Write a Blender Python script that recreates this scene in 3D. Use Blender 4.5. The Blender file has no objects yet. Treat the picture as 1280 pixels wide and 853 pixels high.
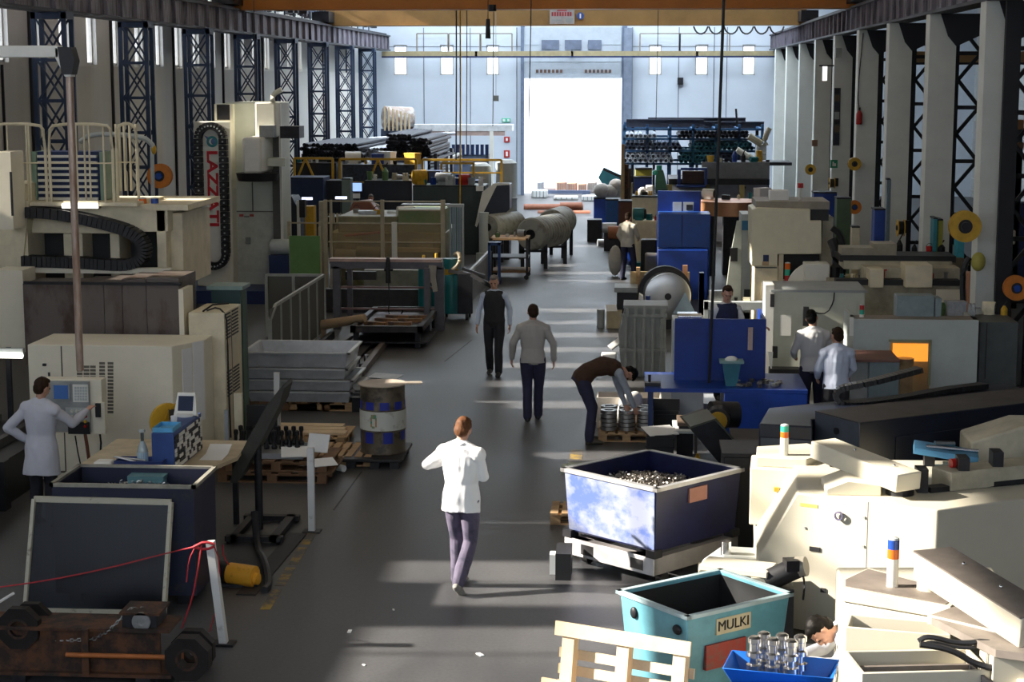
import bpy, math, random
from mathutils import Vector, Matrix, noise as mnoise
PI = math.pi
R = random.Random(7)
COL = bpy.context.scene.collection

# ---------------------------------------------------------------- camera model
F = 2200.0
VPX, VPY, CH = 800.0, 100.0, 5.1
TILT = math.atan((426.5 - VPY) / F)
YAW = math.atan((VPX - 640) * math.cos(TILT) / F)
CAMM = Matrix.Rotation(YAW, 3, 'Z') @ Matrix.Rotation(PI / 2 - TILT, 3, 'X')
CP = Vector((0, 0, CH))
def ray(px, py): return CAMM @ Vector(((px - 640) / F, (426.5 - py) / F, -1))
def G(px, py, z=0.0):
    d = ray(px, py); return CP + d * ((z - CH) / d.z)
def W(px, py, Y):
    d = ray(px, py); return CP + d * (Y / d.y)
def WX(px, py, X):
    d = ray(px, py); return CP + d * (X / d.x)
def FB(x0, y0, x1, y1, Y):
    """width and height, in metres, of something measured at depth Y: X0, X1, Z0, Z1"""
    a = W(x0, (y0 + y1) / 2, Y); b = W(x1, (y0 + y1) / 2, Y)
    t = W((x0 + x1) / 2, y0, Y); u = W((x0 + x1) / 2, y1, Y)
    return a.x, b.x, max(0.0, u.z), t.z

# ---------------------------------------------------------------- materials
MATS = {}
def nt(name):
    m = bpy.data.materials.new(name); m.use_nodes = True
    n = m.node_tree; return m, n, n.nodes['Principled BSDF']
def mat(name, rgb, rough=.5, metal=0., var=.12, scale=4., bump=0., rgb2=None, amt=None, stretch=(1, 1, 1), spec=.5, emit=0):
    """painted / bare surface: a base colour broken up by dirt and wear of its own"""
    if name in MATS: return MATS[name]
    m, n, b = nt(name); L = n.links
    tc = n.nodes.new('ShaderNodeTexCoord'); mp = n.nodes.new('ShaderNodeMapping'); mp.inputs['Scale'].default_value = stretch
    L.new(tc.outputs['Object'], mp.inputs[0])
    nz = n.nodes.new('ShaderNodeTexNoise'); nz.inputs['Scale'].default_value = scale; nz.inputs['Detail'].default_value = 6; nz.inputs['Roughness'].default_value = .65
    L.new(mp.outputs[0], nz.inputs[0])
    cr = n.nodes.new('ShaderNodeValToRGB')
    if rgb2 is None:
        cr.color_ramp.elements[0].color = (*[c * (1 - 2.2 * var) for c in rgb], 1)
        cr.color_ramp.elements[1].color = (*[min(1, c * (1 + var)) for c in rgb], 1)
        cr.color_ramp.elements[0].position = .25; cr.color_ramp.elements[1].position = .7
    else:
        cr.color_ramp.elements[0].color = (*rgb2, 1); cr.color_ramp.elements[1].color = (*rgb, 1)
        a = .5 if amt is None else amt
        cr.color_ramp.elements[0].position = max(0, a - .08); cr.color_ramp.elements[1].position = min(1, a + .08)
    L.new(nz.outputs[0], cr.inputs[0]); L.new(cr.outputs[0], b.inputs['Base Color'])
    b.inputs['Roughness'].default_value = rough; b.inputs['Metallic'].default_value = metal
    b.inputs['Specular IOR Level'].default_value = spec
    if bump:
        bp = n.nodes.new('ShaderNodeBump'); bp.inputs['Strength'].default_value = bump; bp.inputs['Distance'].default_value = .02
        L.new(nz.outputs[0], bp.inputs['Height']); L.new(bp.outputs[0], b.inputs['Normal'])
    if emit:
        b.inputs['Emission Color'].default_value = (*rgb, 1); b.inputs['Emission Strength'].default_value = emit
    MATS[name] = m; return m
def mat_glass(name, rgb=(1, 1, 1), alpha=.25, rough=.1):
    if name in MATS: return MATS[name]
    m, n, b = nt(name)
    tr = n.nodes.new('ShaderNodeBsdfTransparent'); tr.inputs[0].default_value = (*rgb, 1)
    mx = n.nodes.new('ShaderNodeMixShader'); mx.inputs[0].default_value = alpha
    b.inputs['Base Color'].default_value = (*rgb, 1); b.inputs['Roughness'].default_value = rough
    n.links.new(tr.outputs[0], mx.inputs[1]); n.links.new(b.outputs[0], mx.inputs[2])
    n.links.new(mx.outputs[0], n.nodes['Material Output'].inputs[0]); MATS[name] = m; return m

CREAM = mat('cream paint', (.82, .76, .60), .45, var=.05, scale=1.6)
CREAM2 = mat('aged cream paint', (.74, .66, .47), .5, var=.12, scale=2.5)
WHITEP = mat('off white paint', (.78, .77, .70), .45, var=.04)
GREYP = mat('grey paint', (.33, .35, .34), .5, var=.1)
LGREY = mat('light grey paint', (.50, .54, .53), .5, var=.06)
BLUEP = mat('blue paint', (.002, .034, .25), .42, var=.15, scale=3)
DBLUE = mat('dark blue paint', (.006, .022, .10), .5, var=.15)
NAVY = mat('navy truss paint', (.012, .03, .075), .5, var=.15)
LBLUE = mat('light blue paint', (.13, .36, .44), .45, var=.12)
TEAL = mat('teal paint', (.01, .16, .17), .4, var=.1)
GREENP = mat('green paint', (.12, .23, .09), .55, var=.12)
DGREEN = mat('dark green paint', (.03, .09, .06), .5, var=.2)
YEL = mat('yellow paint', (.62, .36, .02), .5, var=.15)
ORG = mat('orange paint', (.65, .20, .015), .5, var=.15)
RED = mat('red paint', (.5, .02, .015), .45, var=.1)
BLACK = mat('black rubber', (.012, .012, .014), .55, var=.1)
DKM = mat('dark steel', (.022, .022, .026), .5, .4, var=.25, scale=5)
STEEL = mat('bare steel', (.42, .42, .41), .35, .85, var=.15, scale=6)
BRIGHT = mat('machined steel', (.72, .72, .72), .22, 1., var=.06, scale=8)
GALV = mat('galvanised steel', (.42, .44, .46), .42, .5, var=.12, scale=6)
RUST = mat('rusty steel', (.11, .045, .02), .8, .1, rgb2=(.025, .016, .012), scale=5, amt=.5)
COPP = mat('copper sheet', (.55, .27, .13), .4, .6, var=.1)
WOOD = mat('pallet wood', (.50, .32, .16), .8, var=.16, scale=5, stretch=(1, 1, 6))
PALEW = mat('pale new wood', (.72, .56, .36), .75, var=.08, scale=5)
DWOOD = mat('old wood', (.22, .12, .06), .85, var=.2, scale=5)
PAPER = mat('white paper', (.82, .82, .80), .8, var=.02)
CARD = mat('cardboard', (.48, .34, .20), .8, var=.08)
CLEARP = mat_glass('clear plastic', (.9, .95, .97), .3, .08)
SKIN = mat('skin', (.52, .28, .19), .5, var=.05, scale=10)
CREAMD = mat('grimy cream paint', (.50, .46, .34), .55, var=.2, scale=2.2)

# ---------------------------------------------------------------- mesh builder
SPLIT = {'foot', 'leg', 'table_leg', 'latch', 'handle', 'bolt', 'clamp', 'rib', 'fork_pocket', 'lug', 'end_panel', 'pale_panel', 'screw', 'hanger', 'block', 'end_block', 'louvre_bank', 'rubber_foot', 'wheel', 'prop', 'trestle', 'support'}
class MB:
    def islands(s):
        par = list(range(len(s.v)))
        def f(i):
            while par[i] != i: par[i] = par[par[i]]; i = par[i]
            return i
        for fc in s.f:
            for i in fc[1:]: par[f(i)] = f(fc[0])
        d = {}
        for fc in s.f: d.setdefault(f(fc[0]), []).append(fc)
        out = []
        for fs in d.values():
            m = MB(); ix = {}
            for fc in fs:
                for i in fc:
                    if i not in ix: ix[i] = len(m.v); m.v.append(s.v[i])
                m.f.append(tuple(ix[i] for i in fc))
            out.append(m)
        return out
    def __init__(s): s.v = []; s.f = []
    def add(s, vs, fs):
        b = len(s.v); s.v += [Vector(v) for v in vs]; s.f += [tuple(b + i for i in f) for f in fs]; return s
    def box(s, x0, x1, y0, y1, z0, z1):
        return s.add([(x0, y0, z0), (x1, y0, z0), (x1, y1, z0), (x0, y1, z0), (x0, y0, z1), (x1, y0, z1), (x1, y1, z1), (x0, y1, z1)],
                     [(0, 3, 2, 1), (4, 5, 6, 7), (0, 1, 5, 4), (1, 2, 6, 5), (2, 3, 7, 6), (3, 0, 4, 7)])
    def ob(s, c, size, rz=0., rx=0., ry=0.):
        M = Matrix.Rotation(rz, 3, 'Z') @ Matrix.Rotation(ry, 3, 'Y') @ Matrix.Rotation(rx, 3, 'X')
        hx, hy, hz = [q / 2 for q in size]; c = Vector(c)
        vs = [c + M @ Vector(p) for p in [(-hx, -hy, -hz), (hx, -hy, -hz), (hx, hy, -hz), (-hx, hy, -hz), (-hx, -hy, hz), (hx, -hy, hz), (hx, hy, hz), (-hx, hy, hz)]]
        return s.add(vs, [(0, 3, 2, 1), (4, 5, 6, 7), (0, 1, 5, 4), (1, 2, 6, 5), (2, 3, 7, 6), (3, 0, 4, 7)])
    def bar(s, a, b, w, h=None):
        """square bar from a to b"""
        a = Vector(a); b = Vector(b); d = b - a; h = h or w
        q = d.to_track_quat('Y', 'Z').to_matrix()
        vs = []
        for p in (a, b):
            for sx, sz in ((-1, -1), (1, -1), (1, 1), (-1, 1)): vs.append(p + q @ Vector((sx * w / 2, 0, sz * h / 2)))
        return s.add(vs, [(0, 1, 2, 3), (7, 6, 5, 4), (0, 4, 5, 1), (1, 5, 6, 2), (2, 6, 7, 3), (3, 7, 4, 0)])
    def cyl(s, a, b, r, r2=None, n=16, cap=True):
        a = Vector(a); b = Vector(b); r2 = r if r2 is None else r2
        q = (b - a).to_track_quat('Z', 'Y').to_matrix(); vs = []
        for p, rr in ((a, r), (b, r2)):
            for i in range(n):
                t = 2 * PI * i / n; vs.append(p + q @ Vector((math.cos(t) * rr, math.sin(t) * rr, 0)))
        fs = [(i, (i + 1) % n, n + (i + 1) % n, n + i) for i in range(n)]
        if cap: fs += [tuple(range(n))[::-1], tuple(range(n, 2 * n))]
        return s.add(vs, fs)
    def ring(s, a, b, ro, ri, n=24):
        """hollow cylinder"""
        a = Vector(a); b = Vector(b); q = (b - a).to_track_quat('Z', 'Y').to_matrix(); vs = []
        for p, rr in ((a, ro), (b, ro), (b, ri), (a, ri)):
            for i in range(n):
                t = 2 * PI * i / n; vs.append(p + q @ Vector((math.cos(t) * rr, math.sin(t) * rr, 0)))
        fs = []
        for k in range(4):
            k2 = (k + 1) % 4
            fs += [(k * n + i, k * n + (i + 1) % n, k2 * n + (i + 1) % n, k2 * n + i) for i in range(n)]
        return s.add(vs, fs)
    def tube(s, pts, r, n=8, smooth=0):
        pts = [Vector(p) for p in pts]
        for _ in range(smooth):
            q = [pts[0]]
            for a, b in zip(pts, pts[1:]): q += [a * .75 + b * .25, a * .25 + b * .75]
            pts = q + [pts[-1]]
        vs, fs = [], []; up = Vector((0, 0, 1)); m = len(pts)
        for k, p in enumerate(pts):
            d = (pts[min(k + 1, m - 1)] - pts[max(k - 1, 0)]).normalized()
            x = d.cross(up)
            if x.length < .05: x = d.cross(Vector((0, 1, 0)))
            x.normalize(); y = x.cross(d).normalized()
            rr = r[k] if isinstance(r, (list, tuple)) else r
            for i in range(n):
                t = 2 * PI * i / n; vs.append(p + x * math.cos(t) * rr + y * math.sin(t) * rr)
        for k in range(m - 1):
            fs += [(k * n + i, k * n + (i + 1) % n, (k + 1) * n + (i + 1) % n, (k + 1) * n + i) for i in range(n)]
        fs += [tuple(range(n)), tuple(range((m - 1) * n, m * n))]
        return s.add(vs, fs)
    def prism(s, poly, ax, a, b):
        """poly extruded along ax: 'x' poly is (y,z); 'y' poly is (x,z); 'z' poly is (x,y)"""
        n = len(poly)
        f = {'x': lambda p, t: (t, p[0], p[1]), 'y': lambda p, t: (p[0], t, p[1]), 'z': lambda p, t: (p[0], p[1], t)}[ax]
        vs = [f(p, a) for p in poly] + [f(p, b) for p in poly]
        return s.add(vs, [tuple(range(n)), tuple(range(2 * n - 1, n - 1, -1))] + [(i, n + i, n + (i + 1) % n, (i + 1) % n) for i in range(n)])
    def sph(s, c, r, n=12, m=8):
        c = Vector(c); r = (r, r, r) if not isinstance(r, (tuple, list)) else r
        vs = [c + Vector((0, 0, -r[2]))]
        for j in range(1, m):
            t = -PI / 2 + PI * j / m
            for i in range(n):
                u = 2 * PI * i / n; vs.append(c + Vector((r[0] * math.cos(t) * math.cos(u), r[1] * math.cos(t) * math.sin(u), r[2] * math.sin(t))))
        vs.append(c + Vector((0, 0, r[2]))); e = len(vs) - 1
        fs = [(0, 1 + (i + 1) % n, 1 + i) for i in range(n)]
        for j in range(m - 2):
            fs += [(1 + j * n + i, 1 + j * n + (i + 1) % n, 1 + (j + 1) * n + (i + 1) % n, 1 + (j + 1) * n + i) for i in range(n)]
        fs += [(1 + (m - 2) * n + i, 1 + (m - 2) * n + (i + 1) % n, e) for i in range(n)]
        return s.add(vs, fs)
    def lathe(s, c, prof, n=24, ax=(0, 0, 1)):
        c = Vector(c); q = Vector(ax).to_track_quat('Z', 'Y').to_matrix(); vs, fs = [], []
        for r, z in prof:
            for i in range(n):
                t = 2 * PI * i / n; vs.append(c + q @ Vector((r * math.cos(t), r * math.sin(t), z)))
        for k in range(len(prof) - 1):
            fs += [(k * n + i, k * n + (i + 1) % n, (k + 1) * n + (i + 1) % n, (k + 1) * n + i) for i in range(n)]
        fs += [tuple(range(n))[::-1], tuple(range((len(prof) - 1) * n, len(prof) * n))]
        return s.add(vs, fs)
    def tub(s, x0, x1, y0, y1, z0, z1, t=.03, flare=0., floor=None):
        """open box with walls t thick, wider by flare at the top"""
        zf = z0 + t if floor is None else floor
        o0 = [(x0 + flare, y0 + flare, z0), (x1 - flare, y0 + flare, z0), (x1 - flare, y1 - flare, z0), (x0 + flare, y1 - flare, z0)]
        o1 = [(x0, y0, z1), (x1, y0, z1), (x1, y1, z1), (x0, y1, z1)]
        i1 = [(x0 + t, y0 + t, z1), (x1 - t, y0 + t, z1), (x1 - t, y1 - t, z1), (x0 + t, y1 - t, z1)]
        i0 = [(x0 + flare + t, y0 + flare + t, zf), (x1 - flare - t, y0 + flare + t, zf), (x1 - flare - t, y1 - flare - t, zf), (x0 + flare + t, y1 - flare - t, zf)]
        fs = [(3, 2, 1, 0), (12, 13, 14, 15)]
        for k in range(3):
            for i in range(4):
                j = (i + 1) % 4; fs.append((k * 4 + i, k * 4 + j, (k + 1) * 4 + j, (k + 1) * 4 + i))
        return s.add(o0 + o1 + i1 + i0, fs)
    def join(s, o): return s.add(o.v, o.f)
    def rot(s, rz, c=(0, 0, 0), i0=0):
        M = Matrix.Rotation(rz, 3, 'Z'); c = Vector(c)
        for i in range(i0, len(s.v)): s.v[i] = c + M @ (s.v[i] - c)
        return s
    def xf(s, M):
        s.v = [M @ v for v in s.v]; return s
    def mv(s, d):
        d = Vector(d); s.v = [v + d for v in s.v]; return s

def mk(name, mb, m, loc, smooth=None, bevel=0):
    me = bpy.data.meshes.new(name)
    me.from_pydata([tuple(v - loc) for v in mb.v], [], mb.f); me.validate(); me.update()
    import bmesh
    bm = bmesh.new(); bm.from_mesh(me); bmesh.ops.recalc_face_normals(bm, faces=bm.faces); bm.to_mesh(me); bm.free()
    me.materials.append(m)
    if smooth is None: smooth = 32
    if smooth:
        for p in me.polygons: p.use_smooth = True
        me.set_sharp_from_angle(angle=math.radians(smooth))
    o = bpy.data.objects.new(name, me); COL.objects.link(o)
    if bevel:
        b = o.modifiers.new('edge', 'BEVEL'); b.width = bevel; b.segments = 2; b.limit_method = 'ANGLE'; b.angle_limit = math.radians(40)
    return o
def P(name, mb, m, label=None, subs=(), bevel=0, smooth=None): return dict(n=name, mb=mb, m=m, label=label, subs=subs, bevel=bevel, smooth=smooth)
def bounds(mbs):
    vs = [v for m in mbs for v in m.v]
    return (min(v.x for v in vs), max(v.x for v in vs), min(v.y for v in vs), max(v.y for v in vs), min(v.z for v in vs))
def thing(name, label, cat, *parts, own=None, group=None, kind=None, bevel=0, loc=None, smooth=None):
    """own=(mb, material): the thing is one mesh (parts may hang under it); otherwise an Empty at its base"""
    mbs = ([own[0]] if own else []) + [p['mb'] for p in parts]
    if loc is None:
        b = bounds(mbs); loc = Vector(((b[0] + b[1]) / 2, (b[2] + b[3]) / 2, b[4]))
    if own: r = mk(name, own[0], own[1], loc, smooth, bevel)
    else:
        r = bpy.data.objects.new(name, None); COL.objects.link(r); r.empty_display_size = .1
    r.location = loc
    if label: r['label'] = label
    if cat: r['category'] = cat
    if group: r['group'] = group
    if kind: r['kind'] = kind
    def put(p, par):
        if p['n'] in SPLIT and not p['subs']:
            isl = p['mb'].islands()
            if 1 < len(isl) <= 12:
                for q in isl: put(dict(p, mb=q), par)
                return
        o = mk(p['n'], p['mb'], p['m'], loc, p['smooth'], p['bevel']); o.parent = par
        if p['label']: o['label'] = p['label']
        for q in p['subs']: put(q, o)
    for p in parts: put(p, r)
    return r
def struct(name, mb, m, parts=(), label=None, bevel=0, smooth=None):
    return thing(name, label, None, *parts, own=(mb, m), kind='structure', loc=Vector((0, 0, 0)), bevel=bevel, smooth=smooth)
def dup(r, loc=None, rz=None, label=None, off=None, scale=None):
    c = r.copy(); COL.objects.link(c)
    if loc is not None: c.location = loc
    if off is not None: c.location = r.location + Vector(off)
    if rz is not None: c.rotation_euler = (0, 0, rz)
    if scale is not None: c.scale = (scale, scale, scale) if not isinstance(scale, tuple) else scale
    if label: c['label'] = label
    for a in list(r.children):
        b = a.copy(); COL.objects.link(b); b.parent = c
        for g in list(a.children):
            d = g.copy(); COL.objects.link(d); d.parent = b
    return c
def textmb(s, size, M, depth=.006, bold=0):
    cu = bpy.data.curves.new('t', 'FONT'); cu.body = s; cu.size = size; cu.extrude = depth; cu.offset = bold; cu.align_x = 'CENTER'; cu.align_y = 'CENTER'
    o = bpy.data.objects.new('t', cu); COL.objects.link(o)
    dg = bpy.context.evaluated_depsgraph_get(); dg.update()
    me = bpy.data.meshes.new_from_object(o.evaluated_get(dg))
    mb = MB(); mb.add([M @ v.co for v in me.vertices], [tuple(p.vertices) for p in me.polygons])
    bpy.data.objects.remove(o); bpy.data.curves.remove(cu); bpy.data.meshes.remove(me)
    return mb
UPR = Matrix.Rotation(PI / 2, 4, 'X')   # text standing up, facing -Y

# ---------------------------------------------------------------- camera, view
cam = bpy.data.cameras.new('camera'); co = bpy.data.objects.new('camera', cam); COL.objects.link(co)
cam.sensor_width = 36; cam.lens = F / 1280 * 36; cam.clip_end = 600; cam.clip_start = .2
co.location = CP; co.rotation_euler = CAMM.to_euler()
sc = bpy.context.scene; sc.camera = co
sc.view_settings.view_transform = 'Standard'; sc.view_settings.look = 'None'
sc.view_settings.exposure = 0.22; sc.view_settings.gamma = 1
try: sc.view_settings.use_curve_mapping = False
except Exception: pass
# ================================================================ PEOPLE
def caps(mb, a, b, ra, rb=None, n=12):
    rb = ra if rb is None else rb; a = Vector(a); b = Vector(b)
    mb.sph(a, ra, n, 8); mb.sph(b, rb, n, 8)
    if (b - a).length > 1e-4: mb.cyl(a, b, ra, rb, n)
    return mb
def limb(mb, pts, rs):
    for (a, b, ra, rb) in zip(pts, pts[1:], rs, rs[1:]): caps(mb, a, b, ra, rb)
    return mb
def loft(mb, secs, n=18):
    """secs: (centre, rx, ry, xdir, ydir)"""
    vs, fs = [], []
    for c, rx, ry, xd, yd in secs:
        for i in range(n):
            t = 2 * PI * i / n; vs.append(Vector(c) + xd * math.cos(t) * rx + yd * math.sin(t) * ry)
    m = len(secs)
    for k in range(m - 1):
        fs += [(k * n + i, k * n + (i + 1) % n, (k + 1) * n + (i + 1) % n, (k + 1) * n + i) for i in range(n)]
    fs += [tuple(range(n))[::-1], tuple(range((m - 1) * n, m * n))]
    return mb.add(vs, fs)
def remesh(mb, vox, smooth=2, wr=0., seed=0, wscale=9.):
    """one continuous surface out of overlapping volumes"""
    me = bpy.data.meshes.new('r'); me.from_pydata([tuple(v) for v in mb.v], [], mb.f); me.update()
    import bmesh
    bm = bmesh.new(); bm.from_mesh(me); bmesh.ops.recalc_face_normals(bm, faces=bm.faces); bm.to_mesh(me); bm.free()
    o = bpy.data.objects.new('r', me); COL.objects.link(o)
    m = o.modifiers.new('r', 'REMESH'); m.mode = 'VOXEL'; m.voxel_size = vox
    if smooth: s = o.modifiers.new('s', 'SMOOTH'); s.factor = .5; s.iterations = smooth
    dg = bpy.context.evaluated_depsgraph_get(); dg.update()
    m2 = bpy.data.meshes.new_from_object(o.evaluated_get(dg))
    out = MB(); vs = [v.co.copy() for v in m2.vertices]
    if wr:
        for i, v in enumerate(m2.vertices):
            p = v.co * wscale; p.z *= .45
            d = mnoise.noise(p + Vector((seed * 3.1, 0, 0))) + .5 * mnoise.noise(p * 2.3 + Vector((seed, 5, 0)))
            vs[i] = vs[i] + v.normal * (d * wr)
    out.add(vs, [tuple(p.vertices) for p in m2.polygons])
    bpy.data.objects.remove(o); bpy.data.meshes.remove(me); bpy.data.meshes.remove(m2)
    return out
def make_hand(mb, w, d, nrm, curl=.5, side=1, s=1.0):
    """palm, four unequal curled fingers and a thumb from the side of the palm; d points along the hand, nrm out of the palm, side=+1 when the thumb is at d x nrm"""
    w = Vector(w); d = Vector(d).normalized(); nrm = Vector(nrm); nrm = (nrm - d * nrm.dot(d)).normalized(); x = d.cross(nrm).normalized() * side
    pc = w + d * .055 * s
    loft(mb, [(w + d * .0, .026 * s, .019 * s, x, nrm), (w + d * .03 * s, .034 * s, .018 * s, x, nrm), (w + d * .085 * s, .041 * s, .015 * s, x, nrm), (w + d * .098 * s, .037 * s, .012 * s, x, nrm)], 12)
    for k, (off, L) in enumerate(((.031, .072), (.011, .080), (-.010, .074), (-.030, .058))):
        a = w + d * .09 * s + x * off * s; L *= s; p = a; ang = curl * .35; r = .0095 * s
        for j, f in enumerate((.45, .32, .23)):
            q = p + (d * math.cos(ang) + nrm * math.sin(ang)) * L * f
            caps(mb, p, q, r, r * .9, 8); p = q; r *= .9; ang += curl * .75
    t0 = w + d * .03 * s + x * .028 * s; t1 = t0 + (d * .55 + x * .55 + nrm * .35) * .042 * s; t2 = t1 + (d * .8 + x * .12 + nrm * .35) * .034 * s
    caps(mb, t0, t1, .0135 * s, .0115 * s, 8); caps(mb, t1, t2, .0115 * s, .009 * s, 8)
def person(label, loc, rz, J=None, top=None, sleeve=None, legs=None, shoe=None, hair=None, vest=None, hem=.86, flare=0., seated=False,
           collar=None, vox=.010, curlL=.6, curlR=.6, h=1.0, look=None, belt=None, headt=None, bald=False, group=None, palmL=None, palmR=None, seed=1, sleeves_to='wr', skirt_front=True, hairlen=0.):
    """faces +Y in its own frame, left is -X, right is +X, soles at z = 0"""
    j = dict(pel=(0, 0, .95), waist=(0, .01, 1.08), chest=(0, .0, 1.28), top=(0, -.005, 1.44), neck=(0, 0, 1.49), head=(0, .025, 1.615),
             shL=(-.18, 0, 1.375), shR=(.18, 0, 1.375), elL=(-.25, -.03, 1.13), elR=(.25, -.03, 1.13), wrL=(-.26, .04, .88), wrR=(.26, .04, .88),
             hipL=(-.095, 0, .92), hipR=(.095, 0, .92), knL=(-.10, .02, .50), knR=(.10, .02, .50), anL=(-.105, -.02, .085), anR=(.105, -.02, .085),
             footL=(0, 1, 0), footR=(0, 1, 0))
    j.update(J or {}); j = {k: Vector(v) for k, v in j.items()}
    look = Vector(look or (0, 1, 0)).normalized()
    xs = (j['shR'] - j['shL']).normalized(); xp = (j['hipR'] - j['hipL']).normalized()
    def yd(x, up): return up.cross(x).normalized()
    u1 = (j['waist'] - j['pel']).normalized(); u2 = (j['chest'] - j['waist']).normalized(); u3 = (j['top'] - j['chest']).normalized()
    xm = (xs + xp).normalized()
    def torso(mb, g, hips=True, shoulders=True, up=True):
        s = []
        if hips: s += [(j['pel'] - u1 * .10, .10 + g, .085 + g, xp, yd(xp, u1)), (j['pel'], .162 + g, .115 + g, xp, yd(xp, u1))]
        s += [(j['waist'], .145 + g, .10 + g, xm, yd(xm, u1)), (j['chest'], .168 + g, .112 + g, xs, yd(xs, u2)), (j['chest'].lerp(j['top'], .6), .165 + g, .10 + g, xs, yd(xs, u3)),
              (j['top'], .12 + g, .078 + g, xs, yd(xs, u3)), (j['top'] + u3 * .035, .06 + g * .6, .055 + g * .6, xs, yd(xs, u3))]
        loft(mb, s)
        if shoulders:
            for a in ('shL', 'shR'):
                caps(mb, j[a], j['top'] - u3 * .06, .058 + g, .06 + g)
                caps(mb, j[a] + u3 * .005, j['top'] + u3 * .03, .048 + g, .042 + g)
        return mb
    b = MB(); torso(b, 0)
    hc = j['head']; n0 = j['neck']
    up = (hc - n0).normalized(); hx = look.cross(up).normalized(); hy = up.cross(hx).normalized()
    HM = Matrix((hx, hy, up)).transposed()
    def hp(x, y, z): return hc + HM @ Vector((x, y, z))
    caps(b, j['top'], hc - up * .03, .058, .052)
    hb = MB(); hb.sph((0, -.008, .02), (.076, .094, .098), 16, 12).sph((0, .022, -.045), (.056, .062, .068), 14, 10).sph((0, .05, -.085), (.03, .03, .026)).sph((0, .094, -.012), (.012, .016, .022)).sph((0, .1, -.026), (.016, .013, .01))
    hb.sph((0, .075, .022), (.05, .02, .012)).sph((-.078, -.008, -.005), (.01, .017, .03)).sph((.078, -.008, -.005), (.01, .017, .03)).sph((0, .086, -.055), (.024, .01, .010)).sph((-.038, .06, -.025), (.022, .022, .02)).sph((.038, .06, -.025), (.022, .022, .02))
    b.add([hc + HM @ v for v in hb.v], hb.f)
    for s, c, pn in (('L', curlL, palmL), ('R', curlR, palmR)):
        limb(b, [j['sh' + s], j['el' + s], j['wr' + s]], [.046, .038, .026])
        d = (j['wr' + s] - j['el' + s]).normalized()
        pn = Vector(pn) if pn else Vector((1 if s == 'L' else -1, .2, 0))
        tgt = Vector((0, .8, .3)); x = d.cross(pn); side = 1 if x.dot(tgt) > 0 else -1
        make_hand(b, j['wr' + s] + d * .01, d, pn, c, side)
        limb(b, [j['hip' + s], j['kn' + s], j['an' + s]], [.075, .05, .038])
    b = remesh(b, vox * .8, 2)
    parts = []
    def tr(mb): return mb
    # trousers
    t = MB(); lst = [(j['pel'] - u1 * .09, .155, .118, xp, yd(xp, u1)), (j['pel'], .176, .130, xp, yd(xp, u1)), (j['waist'] - u1 * .02, .158, .115, xp, yd(xp, u1))]
    loft(t, lst)
    for s in 'LR':
        a, k, e = j['hip' + s], j['kn' + s], j['an' + s]
        limb(t, [a, a.lerp(k, .45), k, k.lerp(e, .5), e + (k - e).normalized() * .0], [.098, .094, .074, .072, .066])
    parts.append(P('trousers', remesh(t, vox, 2, .008, seed), legs))
    # shoes
    for s in 'LR':
        e = j['an' + s]; f = j['foot' + s].normalized(); sx = f.cross(Vector((0, 0, 1))).normalized(); su = sx.cross(f).normalized()
        m = MB(); heel = e - su * .055 - f * .05; toe = heel + f * .26
        secs = []
        for q, wd, hh in ((-.005, .024, .03), (.02, .034, .045), (.08, .036, .05), (.15, .042, .04), (.215, .044, .028), (.25, .032, .02), (.262, .015, .012)):
            secs.append((heel + f * q + su * (hh - .03), wd, hh, sx, su))
        loft(m, secs, 12); caps(m, e, e - su * .04, .048, .05)
        sole = [heel + f * q - su * .03 for q in (0, .26)]
        parts.append(P('shoe', remesh(m, .008, 2), shoe))
    # top
    def sleevemb(g, to='wr'):
        m = MB()
        for s in 'LR':
            a, k, e = j['sh' + s], j['el' + s], j['wr' + s]
            if to == 'wr': limb(m, [a, k, k.lerp(e, .5), e - (e - k).normalized() * .015], [.064 + g, .056 + g, .050 + g, .042 + g])
            else: limb(m, [a, a.lerp(k, .8)], [.066 + g, .056 + g])
        return m
    body = MB(); torso(body, .024)
    if not seated:
        hem = min(hem, .87); zz = hem; uv = Vector((0, 0, 1))
        c0 = (j['hipL'] + j['hipR']) / 2; ln = (c0.z + .06 - hem); dn = -u1
        mid = (j['knL'] + j['knR']) / 2 - c0; dn = (dn * .8 + mid.normalized() * .2).normalized()
        secs = [(j['waist'], .168, .125, xp, yd(xp, u1)), (j['pel'], .19 + flare * .2, .145 + flare * .2, xp, yd(xp, u1))]
        for f_ in (.35, .7, 1.0): secs.append((c0 + dn * (ln - .06) * f_, .19 + flare * (.2 + f_), .145 + flare * (.2 + f_ * .8), xp, yd(xp, u1)))
        loft(body, secs)
    if vest is None:
        body.join(sleevemb(0, sleeves_to)); parts.append(P('shirt' if hem > .7 else 'coat', remesh(body, vox, 1, .010, seed + 3), top))
    else:
        sl = sleevemb(-.006, sleeves_to); torso(sl, .012, hips=True); parts.append(P('shirt', remesh(sl, vox, 1, .008, seed + 5), sleeve))
        vb = MB(); torso(vb, .03, shoulders=False)
        for a in ('shL', 'shR'): caps(vb, j[a].lerp(j['top'], .35), j['top'] - u3 * .03, .075, .085)
        vb.join(MB())
        parts.append(P('vest', remesh(vb, vox, 1, .007, seed + 2), vest))
    if collar is not None:
        m = MB(); m.ring(j['top'] + u3 * .0, j['top'] + u3 * .055, .078, .058, 16)
        parts.append(P('collar', m, collar))
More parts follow.
